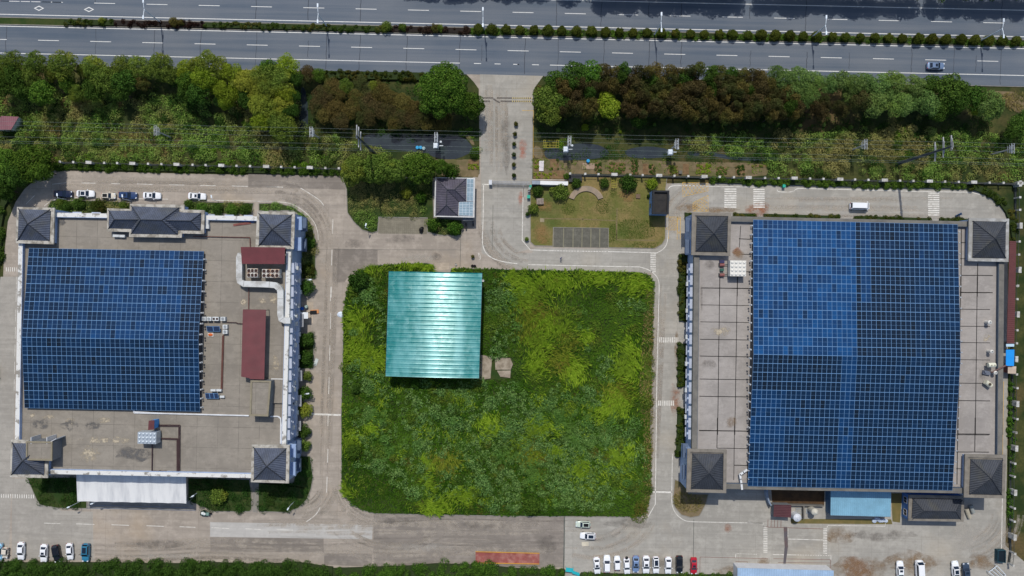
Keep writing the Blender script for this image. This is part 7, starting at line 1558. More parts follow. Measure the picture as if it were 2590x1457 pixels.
for x, y, r, k in ((470, 680, 80, 'brown'), (565, 690, 65, 'camphor'), (600, 880, 85, 'brown'), (560, 980, 95, 'brown'), (680, 800, 85, 'oliveb'), (820, 790, 65, 'olive'), (950, 760, 75, 'brown'), (1130, 840, 90, 'oliveb'), (1000, 940, 100, 'brown'), (1220, 890, 90, 'oliveb'), (1340, 940, 90, 'oliveb'), (1080, 1000, 100, 'brown'), (880, 1000, 95, 'oliveb'), (720, 1000, 95, 'oliveb'), (775, 880, 60, 'oliveb'), (1200, 1030, 85, 'brown'), (1330, 1080, 100, 'brown'), (1440, 990, 80, 'oliveb'), (1460, 1100, 95, 'brown'), (1590, 1050, 85, 'brown'), (1700, 1110, 95, 'oliveb'), (1000, 1080, 95, 'brown'), (770, 1110, 85, 'brown'), (610, 1060, 70, 'oliveb'), (1250, 1130, 80, 'oliveb'), (1560, 1130, 70, 'oliveb'), (910, 900, 70, 'oliveb'), (1080, 790, 50, 'olive'), (660, 900, 60, 'brown')):
    tree(a1(x, y), z36(r), k, 'fine', LB_[{'olive': 'o2', 'camphor': 'c2'}.get(k, k)], 'small trees between stream and entrance road', zs=.62, z=3.2)
tree(a1(1705, 830), 7.4, 'camphor', 'big', 'large round green tree at the west side of the entrance road', None, z=7.6, base=7.2, zs=1.0, var=.03, i=0); tree(a1(1960, 960), 3.6, 'camphor', 'big', 'green tree leaning over the entrance road beside the large round tree', None, z=5.4, base=4.2, zs=1.0, i=1)
LE = {'brown': 'dark brown-leaved tree packed in the eastern roadside belt', 'oliveb': 'russet-olive tree packed in the eastern roadside belt', 'willow': 'grey-green willow-like tree in the eastern roadside belt', 'dark': 'dark green tree in the eastern roadside belt', 'camphor': 'fresh green tree at the west end of the eastern belt', 'lime': 'bright lime green round tree in front of the brown eastern belt', 'olive': 'olive tree at the west end of the eastern belt'}
GE_ = 'trees of the eastern roadside belt'
for x, y, r, k in ((560, 690, 125, 'dark'), (690, 690, 115, 'camphor'), (380, 740, 95, 'dark'), (300, 930, 120, 'olive'), (320, 1050, 105, 'olive'), (245, 840, 60, 'oliveb'), (430, 950, 85, 'dark'), (330, 830, 90, 'dark'), (1190, 1020, 55, 'dark'), (1150, 1090, 75, 'dark')): tree(a2(x, y), z36(r), k, 'a', LE[k], GE_)
tree(a2(862, 960), z36(108), 'lime', 'a', LE['lime'], None)
grid = []
for j in range(6):
    for i in range(26):
        x = 430 + i * 98 + (49 if j % 2 else 0) + rt.uniform(-22, 22); y = 640 + j * 76 + rt.uniform(-20, 20) + i * 2.0
        px = a2(x, y)
        if (x < 800 and y < 760) or px[0] > 2120 or (abs(x - 862) < 120 and abs(y - 960) < 120): continue
        top = 620 + (150 if x < 560 else 0)
        X3 = (px[0] - 1890) * Z7
        if y < top or (X3 > 60 and y < 640 + (X3 - 60) * .55) or (X3 > 450): continue
        grid.append((px, rt.choice(('brown', 'brown', 'brown', 'oliveb', 'brown', 'oliveb', 'dark'))))
for px in ((a3(720, 930)), (a3(620, 980)), (a3(830, 980)), (a3(980, 960)), (a3(900, 1020)), (a3(700, 1020)), (a3(1040, 930))): grid.append((px, 'brown'))
for px, k in grid: tree(px, rt.uniform(1.7, 2.5), k, 'cone', LE[k], GE_, z=6.0, zs=rt.uniform(.8, 1.25))
for x, y, r, k in ((270, 670, 80, 'willow'), (340, 740, 100, 'willow'), (470, 720, 105, 'willow'), (610, 740, 100, 'willow'), (410, 850, 95, 'willow'), (560, 880, 105, 'willow'), (750, 780, 95, 'willow'), (850, 755, 105, 'willow'), (970, 780, 105, 'willow'), (1090, 770, 90, 'willow'), (1200, 800, 105, 'willow'), (1330, 780, 115, 'willow'), (1170, 960, 120, 'willow'), (1380, 960, 125, 'willow'), (1280, 890, 100, 'willow'), (1530, 800, 100, 'willow'), (1690, 790, 105, 'dark'), (1830, 830, 140, 'dark'), (1640, 960, 120, 'willow'), (1750, 1010, 105, 'dark'), (1890, 950, 110, 'dark'), (2070, 900, 115, 'dark'), (2200, 970, 125, 'willow'), (2120, 990, 60, 'lime'), (1530, 940, 80, 'willow'), (960, 860, 80, 'willow'), (500, 800, 80, 'willow'), (1960, 830, 90, 'dark'), (2280, 1020, 70, 'willow')):
    tree(a3(x, y), z36(r), k, 'fine' if k == 'willow' else 'a', LE[k] if k != 'lime' else 'small lime green tree near the east end of the belt', GE_, z=5.8)
for x, y, r, k in ((2480, 1150, 110, 'dark'), (2400, 1230, 60, 'dark'), (2536, 1090, 80, 'dark')): tree(a3(x, y), z36(r), k, 'a', 'dark green tree at the east picture edge above the fence', 'dark trees at the east picture edge', z=4, zs=.8)
for k in range(58):     # the row beyond the north carriageway, whose shadows fall on the road
    x = 1040 + k * 30 + rt.uniform(-9, 9)
    if 1885 < x < 1910 or 2300 < x < 2350 or 1380 < x < 1400: continue
    y = (-34 if x < 1500 else -24) + (x - 1500) * .016 + rt.uniform(-5, 5); p = P(x, y); o = tree((x, y), rt.uniform(2.2, 2.9), 'dark', 'a', 'dark tree beyond the north carriageway', 'trees beyond the north carriageway', z=0.0, zs=rt.uniform(.85, 1.02) * (.7 if x < 1500 else 1.0))
# trees and shrubs inside the works
for px, R, k, lb in ((b0(40, 230), 3.9, 'camphor', 'large green tree at the west picture edge by the ring road bend'), (b0(300, 225), 5.0, 'camphor', 'large spreading green tree at the north-west bend of the ring road'), (b0(390, 300), 3.0, 'camphor', 'smaller green tree hugging the inside of the north-west road bend'), (b0(130, 340), 3.6, 'dark', 'dark tree filling the corner west of the road bend'), (b0(40, 470), 2.6, 'dark', 'dark bushy tree down the west picture edge')):
    tree(px, R, k, 'big', lb, 'trees at the north-west bend', base=4.2, i=1, zs=1.0)
for px, R, k, lb in ((b1(895, 290), 3.9, 'olive', 'olive-green tree at the west end of the clump above the gate garden'), (b1(1095, 280), 4.6, 'olive', 'big olive-green tree in the middle of the clump above the gate garden'), (b1(1275, 300), 3.3, 'olive', 'yellowish tree squeezed between olive and dark trees above the gate garden'), (b1(1490, 270), 4.5, 'camphor', 'big dark-green tree at the east end of the clump above the gate garden'), (b1(1690, 265), 2.0, 'camphor', 'small tree between the clump and the round tree by the gatehouse')):
    tree(px, R, k, 'big', lb, 'trees above the gate garden', base=4.2, i=1, zs=1.0)
BUSH = [crown_mesh('foliage', s, 20, 1.5, 1.1, 1.0, (.18, .3), 40, .36, wild=.7) for s in (41, 42, 43)]
def bush(px, R, kind, label, group=None, zs=1.0, name='bush', z=1.4):
    p = P(px[0], px[1], z); o = empty(name, (p.x, p.y, 0), label, 'bush', group, rt.uniform(0, 6.28)); s = R / 1.5; o.scale = (s, s, zs * min(1.5, s ** .5)); link_mesh('foliage', rt.choice(BUSH), G[kind], o)
    t = bpy.data.objects.new('stem', TRUNK[0]); COL.objects.link(t); t.parent = o; t.scale = (.3, .3, .16); return o
GB_ = 'round bushes along the west hall'
bush(b1(1785, 308), 2.1, 'camphor', 'round clipped tree touching the north-west gatehouse roof edge', zs=2.4, z=3.5)
for px, R, k, lb in ((b1(1620, 790), 1.75, 'camphor', 'round bush south-west of the gatehouse beside the covered motorbike'), (b1(1812, 822), 2.0, 'camphor', 'round bush right below the gatehouse, east of its twin'), (b1(1500, 540), 1.6, 'camphor', 'bush under the dark-green tree in the gate garden'), (b1(1365, 505), 1.5, 'olive', 'olive bush below the yellowish tree in the gate garden')): bush(px, R, k, lb, zs=1.2)
for px, R, k, lb in ((b1(480, 960), 1.6, 'dark', 'bush right below the north-east corner tower'), (b1(478, 1200), 1.7, 'hedge', 'dark bush second below the north-east corner tower'), (b1(462, 1365), 2.0, 'dark', 'round dark bush north of the small white canopy'), (c1(455, 580), 2.0, 'dark', 'round dark bush just south of the white canopy'), (c1(450, 740), 1.8, 'dark', 'bush beside the pale board at the kerb'), (c1(460, 912), 1.3, 'olive', 'small olive bush with a white flower south of the pale board'), (c1(440, 1068), 2.0, 'dark', 'round bush with a lamp poking through its top'), (c1(437, 1222), 1.9, 'olive', 'olive-green bush level with the painted stop line'), (d1(432, 125), 1.75, 'dark', 'dark bush north of the south-east corner tower'), (d1(440, 255), 1.5, 'olive', 'yellowish bush right beside the south-east corner tower')): bush(px, R, k, lb, GB_, 1.15)
for px, R, k, lb in ((d0(2000, 715), 2.1, 'olive', 'round olive bush east of the white awning'), (b1(930, 1300), 2.7, 'dark', 'big dark round bush in the north-west meadow corner'), (d1(882, 308), 1.9, 'camphor', 'round green bush at the west edge of the meadow'), (c1(905, 1035), 1.2, 'dark', 'small dark bush in the meadow south-west of the teal warehouse'), (d2(160, 805), 2.2, 'camphor', 'round bush near the south edge of the meadow'), (c1(1450, 985), 1.2, 'camphor', 'bush against the south side of the teal warehouse')): bush(px, R, k, lb, zs=1.2)
for px, R, k, lb in ((b2(215, 480), 1.6, 'dark', 'dark bush right behind the gate bins'), (b2(420, 485), 2.4, 'olive', 'wide sparse olive bush south of the gate wall'), (b2(572, 412), 1.4, 'dark', 'dark bush at the west end of the seat wall'), (b2(830, 412), 1.4, 'dark', 'dark bush at the east end of the seat wall'), (b2(1050, 412), 2.4, 'dark', 'wide dark bush at the lawn north edge'), (b2(1263, 415), 1.6, 'lime', 'bright green bush north of the blue substation'), (b2(180, 645), 1.5, 'olive', 'bush at the lawn kerb beside the cone'), (b2(482, 342), .8, 'camphor', 'small bush at the end of the gate wall'), (b2(118, 922), .55, 'olive', 'small potted-looking bush at the lawn south-west corner'), (b2(125, 690), .6, 'dark', 'low dark bush on the kerb next to the cone'), (a1(1990, 1405), 1.2, 'dark', 'dark round bush between pond and entrance road'), (b2(1240, 525), .5, 'dark', 'tiny bush touching the blue substation')): bush(px, R, k, lb)
for px, R, k, lb in ((b0(600, 620), 1.5, 'dark', 'bush in the bed north of the west hall beside the white sedan'), (b0(720, 600), 1.7, 'dark', 'bush in the bed below the white sedan with a glass roof'), (b0(890, 615), 1.8, 'hedge', 'clipped bush just west of the pavilion'), (b0(540, 590), 1.2, 'olive', 'bush at the west end of the north bed'), (b0(1120, 610), 1.0, 'olive', 'pale bush beside the pavilion cornice'), (b0(1720, 600), 1.1, 'dark', 'dark bush right east of the pavilion'), (b0(1850, 640), 1.6, 'camphor', 'green bush second east of the pavilion'), (b0(1990, 640), 1.5, 'dark', 'dark bush beside the green lamp'), (b0(2120, 650), 1.7, 'camphor', 'leafy bush in the middle of the bed east of the pavilion'), (b0(2240, 650), 1.6, 'dark', 'bush at the east end of the bed east of the pavilion')): bush(px, R, k, lb, 'bushes north of the west hall')
# ball shrubs of the median
BALL = [crown_mesh('foliage', s, 30, 1.2, 1.0, .98, (.14, .24), 110, .42, wild=.5) for s in (51, 52)]
xs = [a1(x, 0)[0] for x in (2028, 2153, 2282)] + [a2(x, 0)[0] for x in (55, 185, 312, 440, 575, 708, 840, 965, 1093, 1220, 1352, 1480, 1620, 1748, 1880, 2002)] + [a3(x, 0)[0] for x in (10, 128, 260, 390, 515, 640, 778, 900, 1038, 1170, 1295, 1425, 1565, 1690, 1822, 1957, 2085, 2215, 2340, 2468)]
for x in xs:
    p = P(x, hw(x, 46.5)[1], 1.1); o = empty('ball_shrub', (p.x, p.y, .1), 'clipped ball-shaped shrub in the row along the highway median', 'shrub', 'ball shrubs in the highway median', rt.uniform(0, 6.28)); s = rt.uniform(.86, 1.08); o.scale = (s * rt.uniform(.95, 1.08), s, s * rt.uniform(.85, 1.1))
    link_mesh('foliage', rt.choice(BALL), G['ball'], o); t = bpy.data.objects.new('stem', TRUNK[1]); COL.objects.link(t); t.parent = o; t.scale = (.3, .3, .14)
# potted plants on the entrance road
POT = MB(); POT.lathe((0, 0, 0), [(.34, 0), (.48, .5), (.52, .55), (.44, .55), (.40, .45), (0, .45)], 14); POT_ME = local_mesh(POT, 'pot', plain('dark_pot', lin(66, 60, 56), .8))
PLANT = crown_mesh('plant', 61, 12, .62, .5, .95, (.16, .3), 60, .42)
for x, y in ((665, 485), (652, 632), (640, 782), (638, 935), (636, 1085), (636, 1240)):
    p = P(*E_(x, y), .6); o = empty('potted_plant', (p.x, p.y, .014), 'dark potted shrub in the row dividing the entrance road', 'potted plant', 'potted plants on the entrance road', rt.uniform(0, 6)); o.scale = (.88, .88, .95); put('pot', POT_ME, POT_ME.materials[0], o); link_mesh('plant', PLANT, G['hedge'], o)
p = P(*b1(1977, 1082), .5); o = empty('potted_plant', (p.x, p.y, .014), 'small potted plant standing alone on the paving by the scribbled road mark', 'potted plant'); put('pot', POT_ME, POT_ME.materials[0], o); link_mesh('plant', PLANT, G['oliveb'], o); o.scale = (.7, .7, .8)
# hedges
CORE = [plain('twigs_and_leaves', lin(46, 60, 26), .95, var=.35, scale=3.0), plain('purple_twigs', lin(42, 36, 32), .95, var=.3, scale=3.0)]
def hedge(label, polys, seed, kind, h=(.9, 1.2), r=(.45, .7), lumps=1.5, dens=50, leaf=(.16, .3), name='hedge', cat='hedge', z=0.0, group=None):
    o = scrub(name, polys, seed, G[kind], lumps, r, h, dens, leaf, .65, z, wild=.7); c = CORE[kind == 'purple']
    mb = MB()
    for p in polys: mb.prism(p, z + .01, z + h[0] * .62)
    mb.build('twig_core', c, o); return tag(o, label, cat, group)
mq = lambda x0, x1, ya=46.5, yb=59.5: band(x0, x1, ya, yb, 0)
hedge('green clipped hedge strip west of the purple strip in the median', [mq(165, 290)], 1, 'hedge'); hedge('long purple hedge strip in the median under the westernmost street lamp', [mq(290, 520)], 2, 'purple', h=(.7, 1.1)); hedge('green clipped hedge strip between two purple strips in the median', [mq(520, 985)], 3, 'hedge'); hedge('purple hedge strip in the median just west of the ball shrubs', [mq(985, 1190)], 4, 'purple', h=(.7, 1.1)); hedge('low green hedge under the ball shrubs in the median', [mq(1190, 2750)], 5, 'camphor', h=(.4, .7), r=(.45, .7), dens=40)
hedge('thick clipped hedge at the highway south verge, west of the large round tree', [PL([a1(590, 655), a1(1530, 672), a1(1530, 740), a1(590, 722)])], 6, 'hedge', h=(1.2, 1.6))
for x, r in ((977, 1.4), (1018, 1.1), (1100, 1.2), (1112, 1.0), (438, 1.3), (255, .9), (455, .9)): bush((x, hw(x, 45)[1]), r, 'oliveb' if x in (438, 1100, 455) else 'olive', 'loose bush sticking out of the median hedge', 'loose bushes in the median', name='bush')
hedge('clipped hedge under the white-posted fence of the west ring road', [PL([b0(500, 232), b1(765, 290), b1(768, 335), b0(500, 283)])], 7, 'camphor', h=(.8, 1.4), r=(.5, .9))
hedge('clipped hedge under the fence north of the east ring road', [PL([b2(1780, 365), b3(400, 385), b3(2000, 425), b3(2000, 462), b3(1000, 446), b2(1785, 405)])], 8, 'camphor', h=(.9, 1.4), r=(.5, .9))
hedge('hedge curving round the north-east road bend', [PL(smoothpts([b3(2000, 440), b3(2120, 440), b3(2250, 480), b3(2400, 600), b3(2460, 760), b3(2475, 930), b3(2415, 935), b3(2400, 790), b3(2340, 640), b3(2210, 530), b3(2080, 478), b3(2000, 466)], 1))], 9, 'hedge', h=(1.0, 1.4))
hedge('narrow hedge strip along the fence east of the east hall', [PL([c3(2400, 960), c3(2445, 960), d3(2430, 600), d3(2425, 1010), d3(2385, 1000), d3(2390, 300)])], 10, 'camphor', h=(.7, 1.2), r=(.4, .8))
hk = dict(h=(1.0, 1.3), r=(.45, .65), lumps=1.6)
for t0, q, lb, sd in ((c2, [(1508, -200), (1592, -200), (1592, 400), (1510, 405)], 'dark clipped hedge block along the west wall of the east hall, northernmost of three', 11), (c2, [(1500, 612), (1584, 612), (1572, 995), (1494, 1000)], 'dark clipped hedge block along the west wall of the east hall, middle of three', 12), (c2, [(1495, 1205), (1568, 1205), (1555, 1645), (1482, 1650)], 'dark clipped hedge block along the west wall of the east hall, southernmost of three', 13),
                     (b2, [(1560, 680), (1620, 690), (1620, 742), (1562, 735)], 'small hedge clump at the north-west tower of the east hall', 14), (b2, [(2015, 688), (2205, 690), (2205, 725), (2015, 720)], 'short low hedge at the north wall beside the north-west tower', 15), (b2, [(2285, 692), (2975, 712), (2975, 742), (2285, 728)], 'long low hedge at the north wall of the east hall, west of the brick path', 16), (b3, [(980, 712), (1665, 732), (1665, 760), (980, 742)], 'long low hedge at the north wall of the east hall opposite the white minivan', 17), (b3, [(1755, 732), (2035, 740), (2035, 766), (1755, 762)], 'short low hedge at the north wall beside the scooter rider', 18)):
    hedge(lb, [PL([t0(*k) for k in q])], sd, 'hedge', **hk)
hedge('tall leafy hedge along the south-west picture edge', [PL([(-60, 1422), d0(840, 1320), d0(1600, 1330), d0(2000, 1320), d1(0, 1335), d1(380, 1318), d1(600, 1350), d1(700, 1360), (840, 1500), (-60, 1500)])], 19, 'dark', h=(1.6, 2.8), r=(.9, 1.7), lumps=.55, dens=24, leaf=(.22, .38)); hedge('brighter leafy hedge along the south edge below the weighbridge', [PL([(840, 1436), d1(1100, 1360), d1(1400, 1350), d1(1640, 1330), d1(2100, 1345), d2(0, 1372), d2(230, 1385), d2(465, 1385), (1428, 1500), (840, 1500)])], 20, 'camphor', h=(1.2, 2.2), r=(.8, 1.5), lumps=.6, dens=24, leaf=(.2, .36))
hedge('ragged green strip behind the south car row', [PL([(1470, 1447), (1560, 1450), (1750, 1452), (1880, 1452), (1870, 1490), (1440, 1490)])], 21, 'camphor', h=(.3, .7), r=(.5, 1.0), lumps=.5)
hedge('overgrown hedge down the west picture edge', [PL([(-120, 470), b0(60, 470), b0(130, 520), b0(60, 620), b0(30, 800), b0(28, 1000), b0(20, 1150), (-120, 720)])], 22, 'dark', h=(1.2, 2.4), r=(.8, 1.5), lumps=.5, dens=24, leaf=(.22, .38))
# masses of ground plants
def veg(name, polys, seed, mat, **k): o = scrub(name, polys, seed, mat, **k); o['kind'] = 'stuff'; return o
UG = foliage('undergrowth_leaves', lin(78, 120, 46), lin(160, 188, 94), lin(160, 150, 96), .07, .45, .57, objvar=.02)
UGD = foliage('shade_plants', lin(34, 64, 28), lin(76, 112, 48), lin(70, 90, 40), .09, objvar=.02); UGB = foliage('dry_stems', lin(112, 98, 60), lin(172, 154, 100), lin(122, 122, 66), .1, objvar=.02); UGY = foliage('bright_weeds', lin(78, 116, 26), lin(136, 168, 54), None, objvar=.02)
veg('undergrowth', [PL([(-200, 235), (90, 235), (330, 245), (560, 245), (750, 260), a1(380, 1150), a1(480, 1240), a1(700, 1240), a1(1000, 1370), a1(1350, 1400), a1(1550, 1420), b1(1500, 190), b1(760, 262), b0(2536, 245), b0(500, 200), (-200, 395)])], 101, UG, lumps=.42, r=(.6, 1.8), h=(.4, 2.2), dens=13, leaf=(.22, .42))
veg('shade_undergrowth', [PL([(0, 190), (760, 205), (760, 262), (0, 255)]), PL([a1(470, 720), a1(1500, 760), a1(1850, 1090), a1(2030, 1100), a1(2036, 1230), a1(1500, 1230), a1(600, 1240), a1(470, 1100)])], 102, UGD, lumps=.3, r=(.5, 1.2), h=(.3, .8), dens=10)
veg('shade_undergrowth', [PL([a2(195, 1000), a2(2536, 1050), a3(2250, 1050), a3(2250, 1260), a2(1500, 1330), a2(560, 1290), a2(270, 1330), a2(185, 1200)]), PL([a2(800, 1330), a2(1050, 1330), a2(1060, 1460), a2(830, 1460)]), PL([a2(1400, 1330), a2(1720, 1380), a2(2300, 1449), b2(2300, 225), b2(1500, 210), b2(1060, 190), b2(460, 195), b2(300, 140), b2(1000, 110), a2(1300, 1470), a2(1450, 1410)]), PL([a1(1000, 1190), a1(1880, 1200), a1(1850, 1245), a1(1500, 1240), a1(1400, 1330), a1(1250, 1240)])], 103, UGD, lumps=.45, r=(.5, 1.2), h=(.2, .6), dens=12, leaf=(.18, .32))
veg('undergrowth', [PL([a2(1480, 1290), a2(1700, 1240), a3(400, 1220), a3(1250, 1200), a3(1300, 1150), a3(1500, 1180), a3(2536, 1250), b3(2536, 395), b3(1800, 380), b3(1000, 355), b3(430, 350), b3(200, 320), b3(200, 200), b2(2000, 150), b2(1700, 100)])], 104, UG, lumps=.42, r=(.6, 1.8), h=(.4, 2.2), dens=13, leaf=(.22, .42))
veg('bright_weeds', [PL([a1(1830, 1180), a1(2036, 1150), a1(2036, 1449), a1(1990, 1449), a1(1990, 1300)]), PL([b0(500, 170), b0(1000, 130), b0(1000, 212), b0(500, 205)]), PL([b0(1900, 180), b0(2400, 190), b0(2400, 240), b0(1900, 230)]), PL([b1(0, 180), b1(700, 170), b1(760, 260), b1(0, 245)]), PL([a2(170, 1290), a2(470, 1290), a2(450, 1360), a2(180, 1360)]), PL([b3(1250, 120), b3(1500, 120), b3(1500, 190), b3(1250, 170)]), PL([a3(1300, 1180), a3(1470, 1180), a3(1470, 1330), a3(1300, 1330)]), PL([a0(2200, 1070), a0(2536, 1100), a0(2450, 1220), a0(2200, 1200)]), PL([a0(1600, 1300), a0(2050, 1330), a0(2050, 1449), a0(1600, 1449)])], 105, UGY, lumps=.45, r=(.5, 1.2), h=(.4, 1.1), dens=13, leaf=(.2, .36))
for sd, pl, d_ in ((106, [PL([a0(520, 900), a0(880, 900), a0(890, 1010), a0(560, 1010)]), PL([a0(0, 880), a0(60, 880), a0(50, 980), a0(0, 980)]), PL([a0(1040, 930), a0(1140, 930), a0(1120, 1010), a0(1040, 1010)])], .7), (107, [PL([a0(250, 1060), a0(560, 1080), a0(560, 1260), a0(250, 1250)]), PL([a0(1050, 1200), a0(1560, 1260), a0(1560, 1449), a0(1050, 1449)]), PL([a1(150, 1230), a1(430, 1280), a1(430, 1400), a1(150, 1420)]), PL([b3(1850, 300), b3(1980, 310), b3(1970, 390), b3(1850, 380)]), PL([b3(2240, 320), b3(2450, 330), b3(2450, 400), b3(2240, 400)]), PL([a3(1480, 1250), a3(1620, 1250), a3(1620, 1400), a3(1480, 1400)])], 2.2), (111, [PL([a3(2150, 850), a3(2536, 870), a3(2536, 1050), a3(2400, 1020), a3(2280, 900)]), PL(smoothpts([d2(1480, 680), d2(1700, 720), d2(1730, 800), d2(1640, 890), d2(1520, 860), d2(1470, 780)], 1)), PL([c2(1190, 300), c2(1262, 320), c2(1255, 1449), d2(1245, 700), d2(1200, 880), d2(1165, 870), d2(1180, 300), c2(1180, 900)])], 1.5)):
    o = grass('dry_grass', pl, sd, UGB, dens=16, length=(.5, 1.3), width=.13, lean=.9, dirn=(lambda q, d_=d_: d_ + .8 * np.sin(q[:, 0] * .5) + .5 * np.cos(q[:, 1] * .7))); o['kind'] = 'stuff'
for key, mt, sd in (('gate_garden', UG, 120), ('south_west_bed', UGD, 121), ('south_bed', UGD, 122), ('south_east_bed', UGD, 123), ('north_beds', UG, 124), ('north_bed_east', UG, 125), ('corner_bed', UG, 126), ('tree_bed', UGD, 127)):
    poly = BEDS[key]
    if key == 'gate_garden':
        poly = PL([(868, 452), (1058, 452), (1090, 455), (1095, 550), (1165, 558), (1165, 590), (1116, 590), (1084, 584), (1080, 548), (957, 546), (952, 582), (940, 586), (917, 578), (897, 558), (882, 536), (880, 480)])
    veg('bed_plants', [poly], sd, mt, lumps=.8, r=(.45, 1.2), h=(.4, 1.5), dens=16, leaf=(.16, .3), z=.1)
VG = veg('plot_weeds', [PL([b2(170, 170), b2(460, 210), b2(1060, 190), b2(1500, 215), b2(2300, 225), b2(2340, 290), b2(2300, 350), b2(1660, 340), b2(500, 314), b2(460, 372), b2(180, 362)])], 140, UGY, lumps=.32, r=(.3, .8), h=(.15, .5), dens=16, leaf=(.14, .28))
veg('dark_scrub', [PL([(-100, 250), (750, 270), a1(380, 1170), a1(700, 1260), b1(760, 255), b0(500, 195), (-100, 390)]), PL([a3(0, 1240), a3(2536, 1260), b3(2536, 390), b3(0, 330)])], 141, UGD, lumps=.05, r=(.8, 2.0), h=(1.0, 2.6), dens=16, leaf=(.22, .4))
# saplings in the shade below the eastern belt
for x, y, r in ((470, 1090, .4), (650, 1170, .95), (405, 1190, .6), (850, 1190, .5), (975, 1210, .45), (1085, 1195, .4), (1290, 1140, .45), (1330, 1215, .4), (1620, 1120, .55), (1710, 1130, .4), (1830, 1120, .45), (1940, 1130, .65), (2040, 1140, .6), (2285, 1145, .55), (2110, 1260, .6), (2536, 1140, .5), (1645, 1225, .5), (2140, 1195, .4)): bush(a2(x, y), r, 'lime' if x in (650, 975) else 'willow', 'bright yellow-green sapling in the shade of the eastern belt' if x in (650, 975) else 'pale sapling in the shade of the eastern belt', 'saplings south of the eastern belt', name='sapling', z=.8)
for x, y, r in ((150, 1145, .5), (393, 1140, .6), (490, 1147, .5), (705, 1145, .55), (835, 1165, .55), (948, 1168, .6), (1090, 1175, .5), (870, 1270, .5), (985, 1300, .45), (600, 1150, .35)): bush(a3(x, y), r, 'willow', 'pale sapling in the shade of the eastern belt', 'saplings south of the eastern belt', name='sapling', z=.8)
# vegetable plots
VSOIL = patchy('tilled_soil', lin(112, 88, 62), lin(134, 110, 78), 1.0, .4, .6)
for (x0, y0, x1, y1, k, lb) in ((745, 222, 800, 328, 'dark', 'dark green vegetable bed beside the pinkish slab'), (870, 222, 1015, 318, 'olive', 'pale leafy vegetable bed in the middle of the plots'), (1075, 200, 1135, 330, 'dark', 'long dark green vegetable bed'), (1180, 235, 1230, 330, None, 'bare tilled brown bed between two green beds'), (1240, 238, 1285, 335, 'dark', 'narrow dark green vegetable bed east of a bare bed'), (1410, 250, 1500, 328, 'olive', 'patchy green bed next to the water box'), (1548, 235, 1602, 332, None, 'bare tilled bed east of the water box'), (1672, 238, 1800, 320, 'lime', 'bright green vegetable bed'), (1850, 262, 1950, 332, 'olive', 'olive green vegetable bed'), (2030, 250, 2115, 330, 'dark', 'thin green rows at the east end of the plots'), (187, 198, 228, 300, 'lime', 'bright green bed beside the white fleece sheet'), (176, 318, 342, 368, 'lime', 'bright lime lettuce bed north of the gate wall'), (352, 295, 462, 370, None, 'bare brown bed north of the gate wall'), (330, 190, 410, 290, 'dark', 'bed of dark separate cabbages'), (2180, 246, 2335, 262, 'olive', 'thin green row edging the easternmost plot')):
    q = PL([b2(x0, y0), b2(x1, y0), b2(x1, y1), b2(x0, y1)]); c = sum(q, Vector((0, 0, 0))) / 4; o = empty('vegetable_bed', (c.x, c.y, 0), lb, 'vegetable bed', 'vegetable beds north of the lawn fence'); mb = MB(); mb.prism(q, .02, .12); mb.build('soil', VSOIL, o)
    if k:
        rng_ = np.random.default_rng(int(x0)); A = area(q); n = max(6, int(A * (4.5 if k != 'dark' or x0 != 330 else .8))); pts = rand_in(q, n, rng_); Pt, Nn = lump_points(rng_, np.stack([pts[:, 0], pts[:, 1], np.full(n, .12)], 1), np.tile([[.3, .3, .28]], (n, 1)) * rng_.uniform(.7, 1.3, (n, 1)), 60, zmin=0); me = leaves_mesh('crop', Pt - np.array([c.x, c.y, 0]), Nn, rng_.uniform(.12, .24, len(Pt)), .7, rng_); cr = link_mesh('crop', me, G[k], o)
q = PL([a1(1940, 1560 - 10), a1(2034, 1550), a1(2034, 1590), a1(1940, 1590)]); 
q = PL([b1(1938, 240), b1(2030, 240), b1(2030, 285), b1(1938, 285)]); c = sum(q, Vector((0, 0, 0))) / 4; o = empty('vegetable_bed', (c.x, c.y, 0), 'small green bed at the west kerb of the entrance road', 'vegetable bed', 'vegetable beds north of the lawn fence'); mb = MB(); mb.prism(q, .02, .12); mb.build('soil', VSOIL, o); rng_ = np.random.default_rng(5); pts = rand_in(q, 20, rng_); Pt, Nn = lump_points(rng_, np.stack([pts[:, 0], pts[:, 1], np.full(20, .12)], 1), np.tile([[.3, .3, .25]], (20, 1)), 60, zmin=0); link_mesh('crop', leaves_mesh('crop', Pt - np.array([c.x, c.y, 0]), Nn, rng_.uniform(.12, .24, len(Pt)), .7, rng_), G['lime'], o)
q = PL([b1(1938, 195), b1(2034, 195), b1(2034, 236), b1(1938, 236)]); c = sum(q, Vector((0, 0, 0))) / 4; o = empty('vegetable_bed', (c.x, c.y, 0), 'small bare brown bed at the west kerb of the entrance road', 'vegetable bed', 'vegetable beds north of the lawn fence'); mb = MB(); mb.prism(q, .02, .12); mb.build('soil', VSOIL, o)
